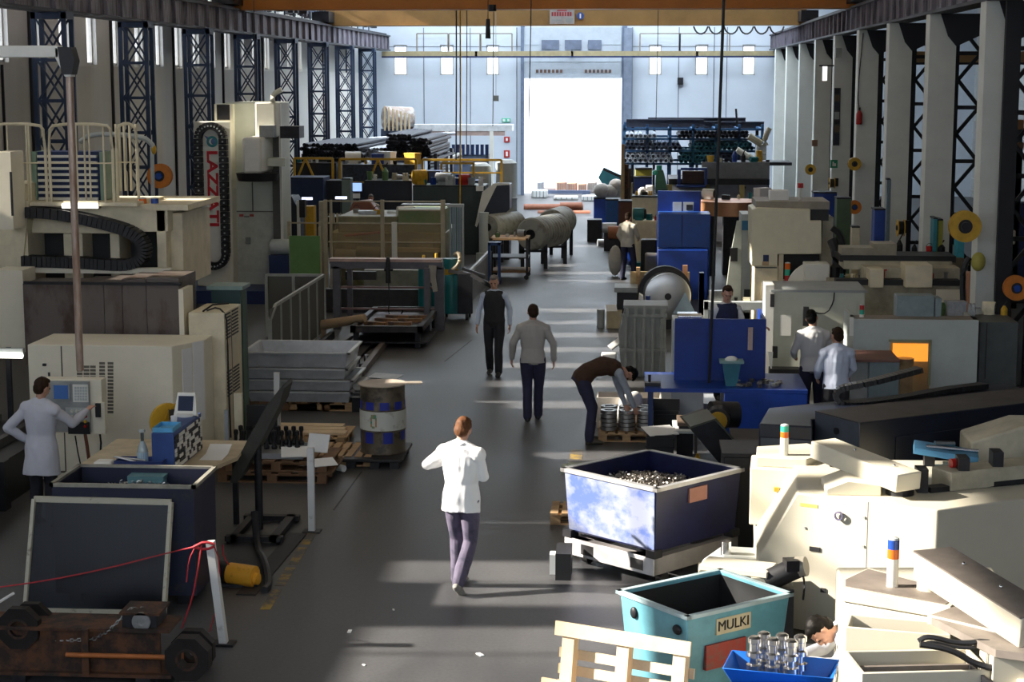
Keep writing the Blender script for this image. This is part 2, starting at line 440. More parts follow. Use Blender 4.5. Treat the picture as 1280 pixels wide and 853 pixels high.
    # hair
    if hair is not None:
        hm = MB(); hm.sph((0, -.022, .036), (.082, .090, .094), 16, 12)
        if not bald: hm.sph((0, -.05, -.01), (.076, .062, .075), 14, 10)
        if not bald: hm.sph((0, .02, .085), (.06, .062, .034), 14, 8)
        if hairlen: hm.sph((0, -.055, -.05 - hairlen / 2), (.07, .05, .05 + hairlen / 2), 14, 10)
        hm.v = [hc + HM @ v for v in hm.v]
        parts.append(P('hair', remesh(hm, .008, 1, .006, seed, 30), hair))
    for sx_ in (-1, 1):
        e = MB().sph(hp(.031 * sx_, .079, .004), .0125, 8, 6); parts.append(P('eye', e, mat('eye', (.05, .03, .025), .2)))
    parts.append(P('mouth', MB().sph(hp(0, .094, -.055), (.02, .006, .006), 8, 6), mat('lips', (.36, .12, .09), .5)))
    if belt: parts.append(P('waistband', remesh(loft(MB(), [(j['waist'] - u1 * .06, .175, .13, xp, yd(xp, u1)), (j['waist'] - u1 * .01, .168, .125, xp, yd(xp, u1))]), .012, 0), belt))
    M = Matrix.Translation(Vector(loc)) @ Matrix.Rotation(rz, 4, 'Z') @ Matrix.Scale(h, 4)
    b.xf(M)
    for p in parts: p['mb'].xf(M); p['smooth'] = 180
    return thing('person', label, 'person', *parts, own=(b, SKIN), loc=Vector(loc), smooth=180, group=group)
HAIRB = mat('dark brown hair', (.035, .018, .010), .6, var=.2, scale=30, spec=.12)
HAIRK = mat('black hair', (.007, .006, .005), .55, var=.2, scale=30, spec=.12)
HAIRC = mat('chestnut hair', (.13, .055, .025), .6, var=.25, scale=30, spec=.12)
HAIRG = mat('grey hair', (.20, .18, .16), .6, var=.2, scale=30, spec=.12)
CWHITE = mat('white cotton', (.90, .90, .90), .85, var=.02)
CGREY = mat('grey cotton', (.42, .42, .44), .85, var=.05)
CBLUE = mat('pale blue cotton', (.50, .57, .70), .85, var=.03)
TNAVY = mat('navy work trousers', (.022, .024, .058), .85, var=.12)
TBLK = mat('black trousers', (.015, .015, .02), .85, var=.1)
SHB = mat('black shoe leather', (.02, .018, .018), .5, var=.1)
SHG = mat('grey shoe leather', (.22, .21, .19), .6, var=.1)
# ================================================================ THE HALL
BAY = 5.67
TRUSS_Y = [BAY * (5.9 + k) for k in range(-3, 8)]
XL, XWL = -11.3, -12.6          # crane-beam line and outer wall, left
YFAR = 79.0
H = 10.6
# --- floor
m, n, b = nt('worn polished concrete'); L = n.links
tc = n.nodes.new('ShaderNodeTexCoord'); mp = n.nodes.new('ShaderNodeMapping'); mp.inputs['Scale'].default_value = (1, .35, 1)
L.new(tc.outputs['Object'], mp.inputs[0])
n1 = n.nodes.new('ShaderNodeTexNoise'); n1.inputs['Scale'].default_value = .9; n1.inputs['Detail'].default_value = 8; L.new(mp.outputs[0], n1.inputs[0])
n2 = n.nodes.new('ShaderNodeTexNoise'); n2.inputs['Scale'].default_value = 30; n2.inputs['Detail'].default_value = 4; L.new(tc.outputs['Object'], n2.inputs[0])
cr = n.nodes.new('ShaderNodeValToRGB'); cr.color_ramp.elements[0].color = (.045, .046, .050, 1); cr.color_ramp.elements[1].color = (.115, .114, .115, 1)
cr.color_ramp.elements[0].position = .3; cr.color_ramp.elements[1].position = .72
L.new(n1.outputs[0], cr.inputs[0])
mx = n.nodes.new('ShaderNodeMix'); mx.data_type = 'RGBA'; mx.blend_type = 'MULTIPLY'; mx.inputs[0].default_value = .5
cr2 = n.nodes.new('ShaderNodeValToRGB'); cr2.color_ramp.elements[0].color = (.6, .6, .6, 1); cr2.color_ramp.elements[0].position = .35; cr2.color_ramp.elements[1].position = .6
L.new(n2.outputs[0], cr2.inputs[0]); L.new(cr.outputs[0], mx.inputs[6]); L.new(cr2.outputs[0], mx.inputs[7])
L.new(mx.outputs[2], b.inputs['Base Color'])
rr = n.nodes.new('ShaderNodeMapRange'); rr.inputs[3].default_value = .34; rr.inputs[4].default_value = .58; L.new(n1.outputs[0], rr.inputs[0]); L.new(rr.outputs[0], b.inputs['Roughness'])
b.inputs['Specular IOR Level'].default_value = .45
FLOORM = m
struct('floor', MB().box(-14, 17, -2, YFAR + 1.2, -.3, 0), FLOORM)
m, n, b = nt('asphalt yard'); b.inputs['Base Color'].default_value = (.45, .45, .46, 1); b.inputs['Roughness'].default_value = .8
struct('ground', MB().box(-60, 60, YFAR + 1.2, 200, -.32, -.02), m)
# worn yellow lane line along the left edge of the aisle, drawn in strokes
lm = mat('worn yellow line', (.34, .22, .03), .6, rgb2=(.075, .07, .065), scale=3.5, amt=.52)
mb = MB()
A0, A1 = G(330, 765), G(394, 660)
for k in range(4):
    a = A0.lerp(A1, k / 4 + .02); c = A0.lerp(A1, k / 4 + .23); mb.bar((a.x, a.y, .002), (c.x, c.y, .002), .10, .004)
struct('trim_lane_line', mb, lm, label='worn yellow floor line along the left edge of the aisle')
a = G(716, 578); mb = MB().box(a.x - .05, a.x + .12, a.y - .3, a.y + .8, 0, .004)
struct('trim_bay_line', mb, lm, label='short worn yellow floor mark beside the blue scrap skip')
DRK = mat('drain steel', (.03, .03, .033), .6, .3)
mb = MB()
p0, p1 = G(322, 745), G(386, 668)
mb.bar((p0.x - .12, p0.y, .006), (p1.x - .12, p1.y, .006), .2, .012)
struct('trim_floor_channel', mb, DRK, label='dark steel channel cover let into the floor beside the yellow line')
# floor joints
mb = MB()
for (x0, y0, x1, y1) in ((417, 638, 452, 590), (556, 452, 590, 425)):
    a, c = G(x0, y0), G(x1, y1); mb.bar((a.x, a.y, .001), (c.x, c.y, .001), .02, .002)
struct('trim_floor_joint', mb, DRK)

# --- left wall: panels with tall slot windows
WALLP = mat('painted concrete panel', (.66, .65, .61), .7, var=.06, scale=.8, stretch=(1, 1, .25))
def windows_y():
    out = [(5.0, 8.9), (9.3, 12.4), (12.8, 15.3), (15.9, 17.6), (18.7, 19.25)]
    y = 22.55
    while y < YFAR - 12: out.append((y, y + .72)); y += 1.93
    return out
WY = windows_y(); ZB, ZT = 5.45, 9.9
mb = MB(); mb.box(XWL - .25, XWL, -2, YFAR + .3, 0, ZB); mb.box(XWL - .25, XWL, -2, YFAR + .3, ZT, H)
y = -2
for (a, c) in WY: mb.box(XWL - .25, XWL, y, a, ZB, ZT); y = c
mb.box(XWL - .25, XWL, y, YFAR + .3, ZB, ZT)
# folded facing panels: each bay has a slanting face that comes out from the wall just before the truss
seam = mat('dark seam', (.03, .03, .035), .7)
fold = MB(); sm = MB()
for ty in TRUSS_Y:
    y0, y1 = ty + .45, ty + 2.75          # slant seen left of the truss
    yb = ty + BAY
    fold.prism([(XWL + .01, yb - 3.0), (XWL + .62, yb - 1.05), (XWL + .62, yb - .85), (XWL + .01, yb - .8)], 'z', 0, 5.4)
    sm.box(XWL, XWL + .06, yb - 3.12, yb - 3.05, 0, 8)
    sm.box(XWL, XWL + .05, ty + .9, ty + .94, 0, 5.4)
wl = struct('wall_left', mb, WALLP, parts=[P('facing_panel', fold, WALLP), P('panel_seam', sm, seam)])
PANE = mat_glass('window glass', (.97, .98, 1), .06, .05)
FRM = mat('window frame paint', (.5, .5, .48), .5)
for i, (a, c) in enumerate(WY):
    f = MB()
    for (u, v) in ((a, a + .05), (c - .05, c)): f.box(XWL - .2, XWL - .1, u, v, ZB, ZT)
    for z in (ZB, 6.9, 8.4, ZT - .05): f.box(XWL - .2, XWL - .1, a, c, z, z + .05)
    if c - a > 1.2:
        k = int((c - a) / 1.1)
        for q in range(1, k + 1): f.box(XWL - .2, XWL - .1, a + (c - a) * q / (k + 1) - .02, a + (c - a) * q / (k + 1) + .02, ZB, ZT)
    struct('window_%d' % (i + 1), f, FRM, parts=[P('pane', MB().box(XWL - .155, XWL - .15, a, c, ZB, ZT), PANE)])

# --- back wall with the big door
BW = mat('blue white wall', (.60, .66, .74), .7, var=.04, scale=.5)
dx0, dx1, _, dz1 = FB(655, 98, 777, 240, YFAR)
wx = [(492, 509), (550, 567), (608, 624), (811, 827), (869, 885), (928, 944)]
mb = MB(); XR = 6.3
wz0 = W(640, 94, YFAR).z; wz1 = W(640, 56, YFAR).z; wz2 = W(640, 22, YFAR).z
xs = [(W(a, 75, YFAR).x, W(b, 75, YFAR).x) for a, b in wx]
mb.box(XWL, dx0, YFAR, YFAR + .3, 0, wz0); mb.box(dx1, 17, YFAR, YFAR + .3, 0, wz0)
mb.box(dx0, dx1, YFAR, YFAR + .3, dz1 + .02, wz0 + 0)if wz0 > dz1 else None
mb.box(XWL, 17, YFAR, YFAR + .3, wz1, H)
x = XWL
for a, c in xs: mb.box(x, a, YFAR, YFAR + .3, wz0, wz1); x = c
mb.box(x, 17, YFAR, YFAR + .3, wz0, wz1)
sm = MB()
for px in (530, 588, 646, 790, 848, 892, 908):
    X = W(px, 110, YFAR).x; sm.box(X - .02, X + .02, YFAR - .012, YFAR, 0, 7.4)
sm.box(XWL, dx0, YFAR - .012, YFAR, 6.55, 6.58); sm.box(dx1, 8, YFAR - .012, YFAR, 6.55, 6.58)
struct('wall_back', mb, BW, parts=[P('panel_seam', sm, mat('grey seam', (.2, .22, .26), .7))])
for i, (a, c) in enumerate(xs):
    f = MB()
    for u in (a, c - .05): f.box(u, u + .05, YFAR + .05, YFAR + .15, wz0, wz1)
    for z in (wz0, wz1 - .06, wz0 + (wz1 - wz0) * .62): f.box(a, c, YFAR + .05, YFAR + .15, z, z + .06)
    struct('window_%d' % (i + 1 + len(WY)), f, FRM, parts=[P('pane', MB().box(a, c, YFAR + .09, YFAR + .095, wz0, wz1), PANE)])
# raised sectional door: panel with its dark windows, hazard marks
DP = mat('door panel paint', (.42, .47, .53), .6, var=.05)
x0, x1, z0, z1 = FB(655, 34, 777, 98, YFAR - .35)
pan = MB().box(x0, x1, YFAR - .35, YFAR - .22, z0, z1)
for k in range(1, 3): pan.box(x0, x1, YFAR - .37, YFAR - .35, z0 + (z1 - z0) * k / 3 - .02, z0 + (z1 - z0) * k / 3 + .02)
dw = []
for (a, c) in ((677, 699), (706, 727), (735, 752)):
    q = FB(a, 50, c, 62, YFAR - .36); dw.append(P('door_window', MB().box(q[0], q[1], YFAR - .41, YFAR - .36, q[2], q[3]), mat('grey door glass', (.14, .17, .24), .3)))
hz = MB()
for a in (670, 731):
    for k in range(7):
        q = FB(a + k * 5, 87, a + k * 5 + 3, 91, YFAR - .36); hz.box(q[0], q[1], YFAR - .38, YFAR - .35, q[2], q[3])
jm = MB()
for a, c in ((651, 655), (777, 783)):
    q = FB(a, 30, c, 240, YFAR - .3); jm.box(q[0], q[1], YFAR - .4, YFAR - .02, 0, q[3])
q = FB(777, 35, 790, 150, YFAR - .4); 
struct('door_1', pan, DP, parts=dw + [P('hazard_mark', hz, mat('hazard brown', (.13, .07, .05), .6)), P('door_jamb', jm, mat('jamb grey blue', (.13, .17, .25), .6)),
       P('door_post', MB().box(q[0] + .1, q[1], YFAR - .45, YFAR - .1, 0, q[3]), mat('post blue grey', (.2, .24, .32), .6))], label='raised grey sectional door with three dark windows above the bright opening')

# --- right side: neighbouring hall seen between the columns
SID = mat('grey siding', (.40, .42, .42), .6, var=.06)
mb = MB(); mb.box(14.6, 14.9, -2, YFAR + .3, 0, H)
for k in range(20):
    mb.box(14.56, 14.6, -2, YFAR, .3 + k * .5, .33 + k * .5)
struct('wall_right', mb, SID)
# --- unseen roof; rooflights of diffusing sheet added to fill the hall with light
def sheet(name, rgb):
    m, n, b = nt(name); t = n.nodes.new('ShaderNodeBsdfTranslucent'); t.inputs[0].default_value = (*rgb, 1)
    n.links.new(t.outputs[0], n.nodes['Material Output'].inputs[0]); return m
RF = mat('roof deck', (.20, .20, .21), .8)
mb = MB(); strips = [(-9.6, -7.2), (-3.6, -1.2), (1.2, 3.6)]; YB = 60.0
x = XWL - .25
for a, c in strips: mb.box(x, a, -2, YB, H, H + .2); x = c
mb.box(x, 17, -2, YB, H, H + .2)
for a, c in strips: mb.box(a, c, -2, 15, H, H + .2)
mb.box(XWL - .25, XWL + .6, YB, YFAR + .3, H, H + .2).box(6.4, 17, YB, YFAR + .3, H, H + .2)
for k in range(15):
    mb.box(XWL, 15, TRUSS_Y[0] + (k - 1) * BAY - .12, TRUSS_Y[0] + (k - 1) * BAY + .12, H - .5, H)
rl = MB()
for a, c in strips: rl.box(a, c, 15, YB, H + .08, H + .1)
rl2 = MB(); rl2.box(XWL + .6, 6.4, YB, YFAR + .3, H + .08, H + .1)
struct('ceiling', mb, RF, parts=[P('fill_rooflight', rl, sheet('warm rooflight sheet', (.38, .355, .315))), P('fill_rooflight', rl2, sheet('clear blue rooflight sheet', (.86, .93, 1)))])  # sheets tinted warm near and blue far to colour the added light
struct('wall_rear', MB().box(-13, 15, -2.3, -2, 0, 3.6).box(-13, 15, -2.3, -2, 10, H).box(-13, -12.2, -2.3, -2, 3.6, 10).box(11, 15, -2.3, -2, 3.6, 10), SID)
struct('window_%d' % (len(WY) + 7), MB().box(-12.2, 11, -2.2, -2.12, 3.6, 3.7).box(-12.2, 11, -2.2, -2.12, 6.0, 6.1).box(-12.2, 11, -2.2, -2.12, 9.9, 10), FRM, parts=[P('pane', MB().box(-12.2, 11, -2.17, -2.16, 3.7, 9.9), PANE)])  # unseen rear window, added to throw soft light on camera-facing surfaces

# --- crane beams
GIRD = mat('weathered crane beam', (.22, .20, .24), .65, rgb2=(.07, .065, .08), scale=9, amt=.46, stretch=(1, 1.2, .12))
GL = mat('crane beam flange', (.035, .035, .045), .6)
for side, X, y0_ in (('left', XL, 27.5), ('right', 5.85, 24)):
    b = MB().box(X - .12, X + .12, y0_, YFAR - .2, 6.44, 7.0)
    fl = MB().box(X - .22, X + .22, y0_, YFAR - .2, 6.38, 6.44).box(X - .22, X + .22, y0_, YFAR - .2, 7.0, 7.06).box(X - .04, X + .04, y0_, YFAR - .2, 7.06, 7.14)
    y = y0_ + .3
    st = MB()
    while y < YFAR - .5: st.box(X - .21, X + .21, y, y + .015, 6.44, 7.0); y += 1.1
    thing('crane_beam', 'long weathered purple-grey crane beam running down the %s row of columns' % side, 'beam', P('web', b, GIRD), P('flange', fl, GL), P('stiffener', st, GIRD), kind='structure')
# --- blue lattice columns on the left
def lattice(x0, x1, y, d, z1, mt_, cell, w=.09, dw_=.035):
    fr = MB(); la = MB()
    for yy in (y, y + d):
        for xx in (x0, x1 - w): fr.box(xx, xx + w, yy, yy + .06, 0, z1)
    fr.box(x0, x1, y, y + d, z1 - .12, z1 + .02); fr.box(x0 - .06, x1 + .06, y - .06, y + d + .06, 0, .03)
    z = z1 - .12
    while z - cell > 0:
        for yy in (y + .02, y + d + .02):
            la.bar((x0 + w, yy, z), (x1 - w, yy, z - cell), dw_); la.bar((x1 - w, yy, z), (x0 + w, yy, z - cell), dw_)
            la.box(x0 + w, x1 - w, yy - .02, yy + .02, z - cell - .03, z - cell + .03)
        z -= cell
    return fr, la
first = None
ords = ['third', 'fourth', 'fifth', 'sixth', 'seventh', 'eighth']
for k, ty in enumerate(TRUSS_Y[3:]):
    if k == 0:
        fr, la = lattice(XL - .34, XL + .34, ty, .45, 6.38, NAVY, .78)
        first = thing('lattice_column', 'navy lattice column nearest the camera, behind the pole boom', 'column', P('frame', fr, NAVY), P('lacing', la, NAVY), group='navy lattice columns along the left wall', kind='structure')
    else:
        lb = ['navy lattice column above the tan machine with the yellow crane hook', 'navy lattice column just left of the machine with red lettering', 'navy lattice column behind the top of the machine with red lettering'][k - 1] if k < 4 else 'navy lattice column number %d from the front along the left wall, beyond the lettered machine' % (k + 1)
        dup(first, off=(0, BAY * k, 0), label=lb)
# --- white columns on the right, each with its dark steel column behind
CW = mat('white column paint', (.72, .74, .69), .6, var=.05, scale=1.5)
DS = mat('black steel column', (.010, .010, .014), .6)
c0 = None
for k in range(9):
    y = 29.8 + BAY * k
    if k == 0:
        body = MB().box(5.65, 6.17, y, y + .5, 0, 6.38)
        hd = MB().prism([(6.0, 5.95), (6.17, 5.75), (6.6, 5.95), (6.6, 6.38), (5.85, 6.38)], 'y', y - .04, y + .54)
        c0 = thing('concrete_column', 'white square column nearest the camera, with the large yellow hose reel', 'column', P('shaft', body, CW), P('head_bracket', hd, DS), group='white columns down the right side', kind='structure')
    else:
        nm = ['second', 'third', 'fourth', 'fifth', 'sixth', 'seventh', 'eighth', 'ninth'][k - 1]
        dup(c0, off=(0, BAY * k, 0), label='%s white square column counted from the camera along the right side' % nm)
d0 = None
for k in range(10):
    y = 25.6 + BAY * k
    if k == 0:
        fr = MB().box(6.25, 6.5, y, y + .3, 0, 6.4).box(6.95, 7.1, y, y + .3, 0, 6.4)
        la = MB(); z = 6.2
        while z > .8:
            la.bar((6.5, y + .1, z), (6.95, y + .1, z - .55), .07); la.bar((6.95, y + .1, z - .55), (6.5, y + .1, z - 1.1), .07); la.box(6.5, 6.95, y + .08, y + .14, z - .6, z - .52)
            z -= 1.1
        d0 = thing('steel_column', 'black laced steel column at the right edge, nearest the camera', 'column', P('frame', fr, DS), P('lacing', la, DS), group='black steel columns beside the white ones', kind='structure')
    else:
        dup(d0, off=(0, BAY * k, 0), label='black laced steel column standing just in front of white column %d on the right' % k)

bp = MB().box(5.92, 6.17, 29.5, 29.62, 0, 6.4).box(5.97, 6.12, 29.62, 29.78, 0, 6.4)
thing('steel_column', 'solid black steel column in front of the nearest white column', 'column', P('base_plate', MB().box(5.85, 6.24, 29.42, 29.79, 0, .03), DS), own=(bp, DS), kind='structure')
bp = MB().box(6.42, 6.62, 29.5, 29.62, 0, 6.4).box(6.36, 6.68, 29.45, 29.67, 0, .03)
thing('steel_column', 'solid black steel column at the right edge beside the nearest white column', 'column', own=(bp, DS), kind='structure')
# ================================================================ LIGHT
sun = bpy.data.lights.new('sun', 'SUN'); sun.energy = 19.0; sun.angle = math.radians(.9); sun.color = (1, .90, .76)
so = bpy.data.objects.new('sun', sun); COL.objects.link(so)
sd = Vector((1, .06, -.54)).normalized(); so.rotation_euler = sd.to_track_quat('-Z', 'Y').to_euler(); so.location = (-20, 20, 20)
w = bpy.data.worlds.new('sky'); sc.world = w; w.use_nodes = True; bg = w.node_tree.nodes['Background']
bg.inputs[0].default_value = (.86, .92, 1, 1); bg.inputs[1].default_value = 2.6
sc.cycles.max_bounces = 7; sc.cycles.diffuse_bounces = 4; sc.cycles.transparent_max_bounces = 16
sc.cycles.use_denoising = True
sc.cycles.sample_clamp_indirect = 4; sc.cycles.caustics_reflective = False; sc.cycles.caustics_refractive = False
# ================================================================ LEFT SIDE, NEAR
def bx(x0, y0, x1, y1, Y, d, mb=None, z0=None):
    q = FB(x0, y0, x1, y1, Y); mb = mb or MB()
    return mb.box(q[0], q[1], Y, Y + d, q[2] if z0 is None else z0, q[3])
def pal(c, w, d, m, label, group='wooden pallets on the floor', h=.14, rz=0, name='wooden_pallet', nb=6):
    """a pallet: top boards, stringer blocks, bottom boards"""
    x, y, z = c; top = MB(); blk = MB(); bot = MB()
    for k in range(nb):
        xx = x - w / 2 + (w - .1) * k / (nb - 1); top.box(xx, xx + w / nb * .72, y - d / 2, y + d / 2, z + h - .022, z + h)
    for i in (-1, 0, 1):
        for j in (-1, 0, 1): blk.box(x + i * (w / 2 - .06) - .06, x + i * (w / 2 - .06) + .06, y + j * (d / 2 - .06) - .05, y + j * (d / 2 - .06) + .05, z + .018, z + h - .04)
        bot.box(x - w / 2, x + w / 2, y + i * (d / 2 - .06) - .05, y + i * (d / 2 - .06) + .05, z + h - .04, z + h - .022)
        bot.box(x - w / 2, x + w / 2, y + i * (d / 2 - .06) - .05, y + i * (d / 2 - .06) + .05, z, z + .018)
    for q in (top, blk, bot): q.rot(rz, (x, y, z))
    return thing(name, label, 'pallet', P('top_board', top, m), P('block', blk, m), P('cross_board', bot, m), group=group)

# --- rusty steel beam with fittings, at the bottom left
y0 = 14.1
xa, xb = W(-30, 812, y0).x, W(212, 812, y0).x
mb = MB().box(xa, xb, y0, y0 + .42, .47, .5).box(xa, xb - .1, y0 + .06, y0 + .1, .1, .47).box(xa, xb, y0, y0 + .42, .07, .1)
rod = MB().cyl((xa + .8, y0 - .05, .28), (xb + .08, y0 - .05, .28), .022).box(xb + .05, xb + .12, y0 - .08, y0, .24, .42)
bl = MB().box(xb - .75, xb - .69, y0 - .04, y0, .1, .5)
thing('steel_beam', 'rusty channel beam with an orange rod along its face, lying across the bottom left corner', 'beam',
      P('channel', mb, RUST), P('rod', rod, mat('orange rust', (.42, .13, .03), .6, .2), 'orange round rod'), P('gusset', bl, RUST),
      P('foot', MB().box(xa + .3, xa + .42, y0, y0 + .4, 0, .07).box(xb - .3, xb - .18, y0, y0 + .4, 0, .07), DKM))
def octo(px, py, Y, r, th, label):
    c = W(px, py, Y); poly = [(c.x + r * math.cos(PI / 8 + k * PI / 4), c.z + r * math.sin(PI / 8 + k * PI / 4)) for k in range(8)]
    mb = MB(); n = 8; ri = r * .38
    inn = [(c.x + ri * math.cos(PI / 8 + k * PI / 4), c.z + ri * math.sin(PI / 8 + k * PI / 4)) for k in range(8)]
    vs = [(p[0], yy, p[1]) for yy in (Y, Y + th) for pl in (poly, inn) for p in pl]
    fs = []
    for i in range(8):
        j = (i + 1) % 8
        fs += [(i, j, 8 + j, 8 + i), (16 + i, 24 + i, 24 + j, 16 + j), (i, 16 + i, 16 + j, j), (8 + i, 8 + j, 24 + j, 24 + i)]
    mb.add(vs, fs)
    rim = MB().ring((c.x, Y - .004, c.z), (c.x, Y + .01, c.z), ri * 1.25, ri * .98)
    return thing('octagonal_plate', label, 'steel plate', P('rim', rim, RUST), own=(mb, mat('dark scaled steel', (.018, .014, .013), .6, .4, var=.3)))
octo(233, 826, 13.92, .2, .14, 'dark octagonal steel plate with a hole, front right end of the rusty beam')
octo(240, 815, 14.56, .2, .1, 'dark octagonal steel plate just behind the one at the right end of the rusty beam')
octo(22, 787, 14.12, .19, .1, 'dark octagonal steel plate standing on the left end of the rusty beam')
octo(38, 780, 14.42, .19, .08, 'dark octagonal steel plate behind the other one on the left end of the rusty beam')
q = FB(153, 769, 196, 807, y0 + .05)
blk = MB().box(q[0], q[1], y0 + .05, y0 + .36, .5, q[3]); cx, cz = (q[0] + q[1]) / 2 + .02, (.5 + q[3]) / 2
hole = MB().ring((cx, y0 + .03, cz), (cx, y0 + .055, cz), .08, .035).cyl((cx, y0 + .045, cz), (cx, y0 + .05, cz), .036)
thing('bearing_block', 'square dark steel block with a bright bored hole, standing on the rusty beam', 'steel block',
      P('bore', hole, STEEL, 'bright bore ring'), P('top_plate', MB().box(q[0] - .02, q[1] + .03, y0 + .03, y0 + .38, q[3], q[3] + .02), RUST), own=(blk, DKM))
# chain from the block along the beam
mb = MB(); pts = [W(178, 764, y0 + .2), W(163, 765, y0 + .14), W(150, 778, y0 + .03), W(136, 792, y0 + .01), W(118, 802, y0 + .06), W(90, 804, y0 + .06), W(45, 804, y0 + .1)]
dense = []
for a, c in zip(pts, pts[1:]):
    nn = max(1, int((c - a).length / .03))
    dense += [a.lerp(c, i / nn) for i in range(nn)]
for i, p in enumerate(dense[:-1]):
    d = (dense[i + 1] - p).normalized(); s = Vector((0, 0, 1)).cross(d).normalized() if i % 2 else Vector((0, 0, 1)); u = d
    ring = [p + u * .02 * math.cos(t * PI / 3) + s * .014 * math.sin(t * PI / 3) for t in range(7)]
    mb.tube(ring, .0065, 5)
thing('chain', 'steel link chain running from the bored block down along the rusty beam', 'chain', own=(mb.mv((0, 0, .022)), STEEL))

# --- dark blue bin with framed screen leaning on its front
NBIN = mat('navy bin paint', (.010, .013, .036), .5, rgb2=(.03, .03, .032), scale=6, amt=.38)
b0, b1 = -5.66, -4.26
mb = MB().tub(b0, b1, 16.35, 17.2, .12, 1.2, .03)
rim = MB()
for a in ((b0 - .02, b1 + .02, 16.33, 16.37), (b0 - .02, b1 + .02, 17.18, 17.22), (b0 - .02, b0 + .02, 16.33, 17.22), (b1 - .02, b1 + .02, 16.33, 17.22)): rim.box(*a, 1.19, 1.225)
ft = MB(); [ft.box(x, x + .12, y, y + .1, 0, .12) for x in (b0 + .1, b1 - .22) for y in (16.45, 17.0)]
thing('scrap_bin', 'navy steel bin with a grey worn rim, behind the white-framed screen', 'bin', P('tub', mb, NBIN), P('rim', rim, mat('worn rim', (.36, .34, .28), .6, .3, var=.2)), P('foot', ft, DKM))
def chips(x0, x1, y0, y1, z, hz, n, m, name, label, r=.02, seed=3):
    rr = random.Random(seed); mb = MB()
    for i in range(n):
        x, y = rr.uniform(x0, x1), rr.uniform(y0, y1)
        u = (x - x0) / (x1 - x0) * 2 - 1; v = (y - y0) / (y1 - y0) * 2 - 1
        p = Vector((x, y, z + hz * max(0, 1 - .6 * (u * u + v * v)) * rr.uniform(.6, 1)))
        a = rr.uniform(0, 6.3); tlt = rr.uniform(-1, 1); pts = []
        R0 = r * rr.uniform(.5, 1.2)
        M = Matrix.Rotation(a, 3, 'Z') @ Matrix.Rotation(tlt, 3, 'X')
        nn = 5
        for k in range(nn + 1):
            t = k / nn * 5; pts.append(p + M @ Vector((math.cos(t) * R0, math.sin(t) * R0, t * R0 * .35)))
        for k in range(nn):
            d = M @ Vector((0, 0, R0 * .55)); b = len(mb.v)
            mb.v += [pts[k], pts[k + 1], pts[k + 1] + d, pts[k] + d]; mb.f.append((b, b + 1, b + 2, b + 3))
    return thing(name, label, 'metal chips', own=(mb, m), kind='stuff', smooth=0)
hb = MB().box(b0 + .05, b1 - .05, 16.4, 17.15, .95, 1.0)
chips(b0 + .3, b1 - .3, 16.45, 17.1, 1.0, .12, 260, STEEL, 'metal_swarf', 'bright metal swarf inside the navy bin')
thing('swarf_tray', 'dark oily tray filling the top of the navy bin', 'tray', own=(hb, DKM))
thing('plastic_box', 'teal translucent plastic box sitting on the back rim of the navy bin', 'box', P('lid', bx(159, 596, 204, 601, 17.0, .24), mat('teal lid', (.12, .26, .28), .4)), own=(bx(160, 601, 203, 622, 17.0, .22), mat('teal plastic box', (.16, .33, .36), .35)))
a, c = W(66, 604, 16.9), W(80, 620, 16.6)
thing('marker_stick', 'thin white stick poking out of the navy bin', 'stick', own=(MB().cyl(a, c, .012, n=8), PAPER))
# framed screen
fx = MB(); Yb, Yt = 16.05, 16.30
tl, tr = W(43, 624, Yt), W(214, 628, Yt); bl_, br = W(33, 797, Yb), W(206, 800, Yb)
bl_.z = br.z = .03
for a, c in ((tl, tr), (tr, br), (br, bl_), (bl_, tl)): fx.bar(a, c, .035, .055)
pane = MB(); off = Vector((0, .01, 0)); pane.add([bl_, br, tr, tl, bl_ + off, br + off, tr + off, tl + off], [(0, 1, 2, 3), (7, 6, 5, 4), (0, 4, 5, 1), (1, 5, 6, 2), (2, 6, 7, 3), (3, 7, 4, 0)])
scm = mat_glass('smoky screen', (.45, .5, .58), .26, .16)
scm.node_tree.nodes['Principled BSDF'].inputs['Base Color'].default_value = (.02, .022, .028, 1)
thing('machine_screen', 'large smoky see-through screen in a chipped white frame, leaning on the navy bin', 'screen', P('frame', fx, mat('chipped white frame', (.50, .47, .37), .6, rgb2=(.16, .12, .08), scale=14, amt=.36)), P('pane', pane, scm))

# --- white post with red cord
pb = G(280, 806); pt = W(263, 677, pb.y)
mb = MB().bar(pb, pt, .085, .07)
POSTW = mat('white post paint', (.62, .62, .60), .5, rgb2=(.3, .28, .25), scale=8, amt=.33)
thing('barrier_post', 'white leaning post with red cord tied round its top, beside the navy bin', 'post', P('post', mb, POSTW), P('foot_plate', MB().ob((pb.x, pb.y, .01), (.2, .16, .02)), DKM))
RC = mat('red cord', (.45, .02, .03), .6)
c1 = MB().tube([W(-12, 736, 15.6), W(60, 726, 15.65), W(130, 712, 15.75), W(200, 694, 15.85), W(242, 684, pt.y - .06)], .007, 6, 1)
c1.tube([W(242, 684, pt.y - .06), W(256, 677, pt.y - .06), W(272, 682, pt.y - .05), W(256, 688, pt.y - .05), W(242, 684, pt.y - .06)], .013, 6, 1)
thing('red_string', 'thin red cord stretched from the left edge to the top of the white post', 'cord', own=(c1, RC))
c2 = MB().tube([W(252, 682, pt.y - .06), W(246, 720, pt.y - .08), W(240, 750, pt.y - .1), W(227, 786, pt.y - .1)], .008, 6, 1)
c2.tube([W(244, 684, pt.y - .06), W(236, 700, pt.y - .08), W(233, 728, pt.y - .08)], .006, 6, 1)
c2.tube([W(268, 684, pt.y - .06), W(274, 700, pt.y + .02), W(275, 745, pt.y + .06), W(262, 790, pt.y + .05)], .006, 6, 1)
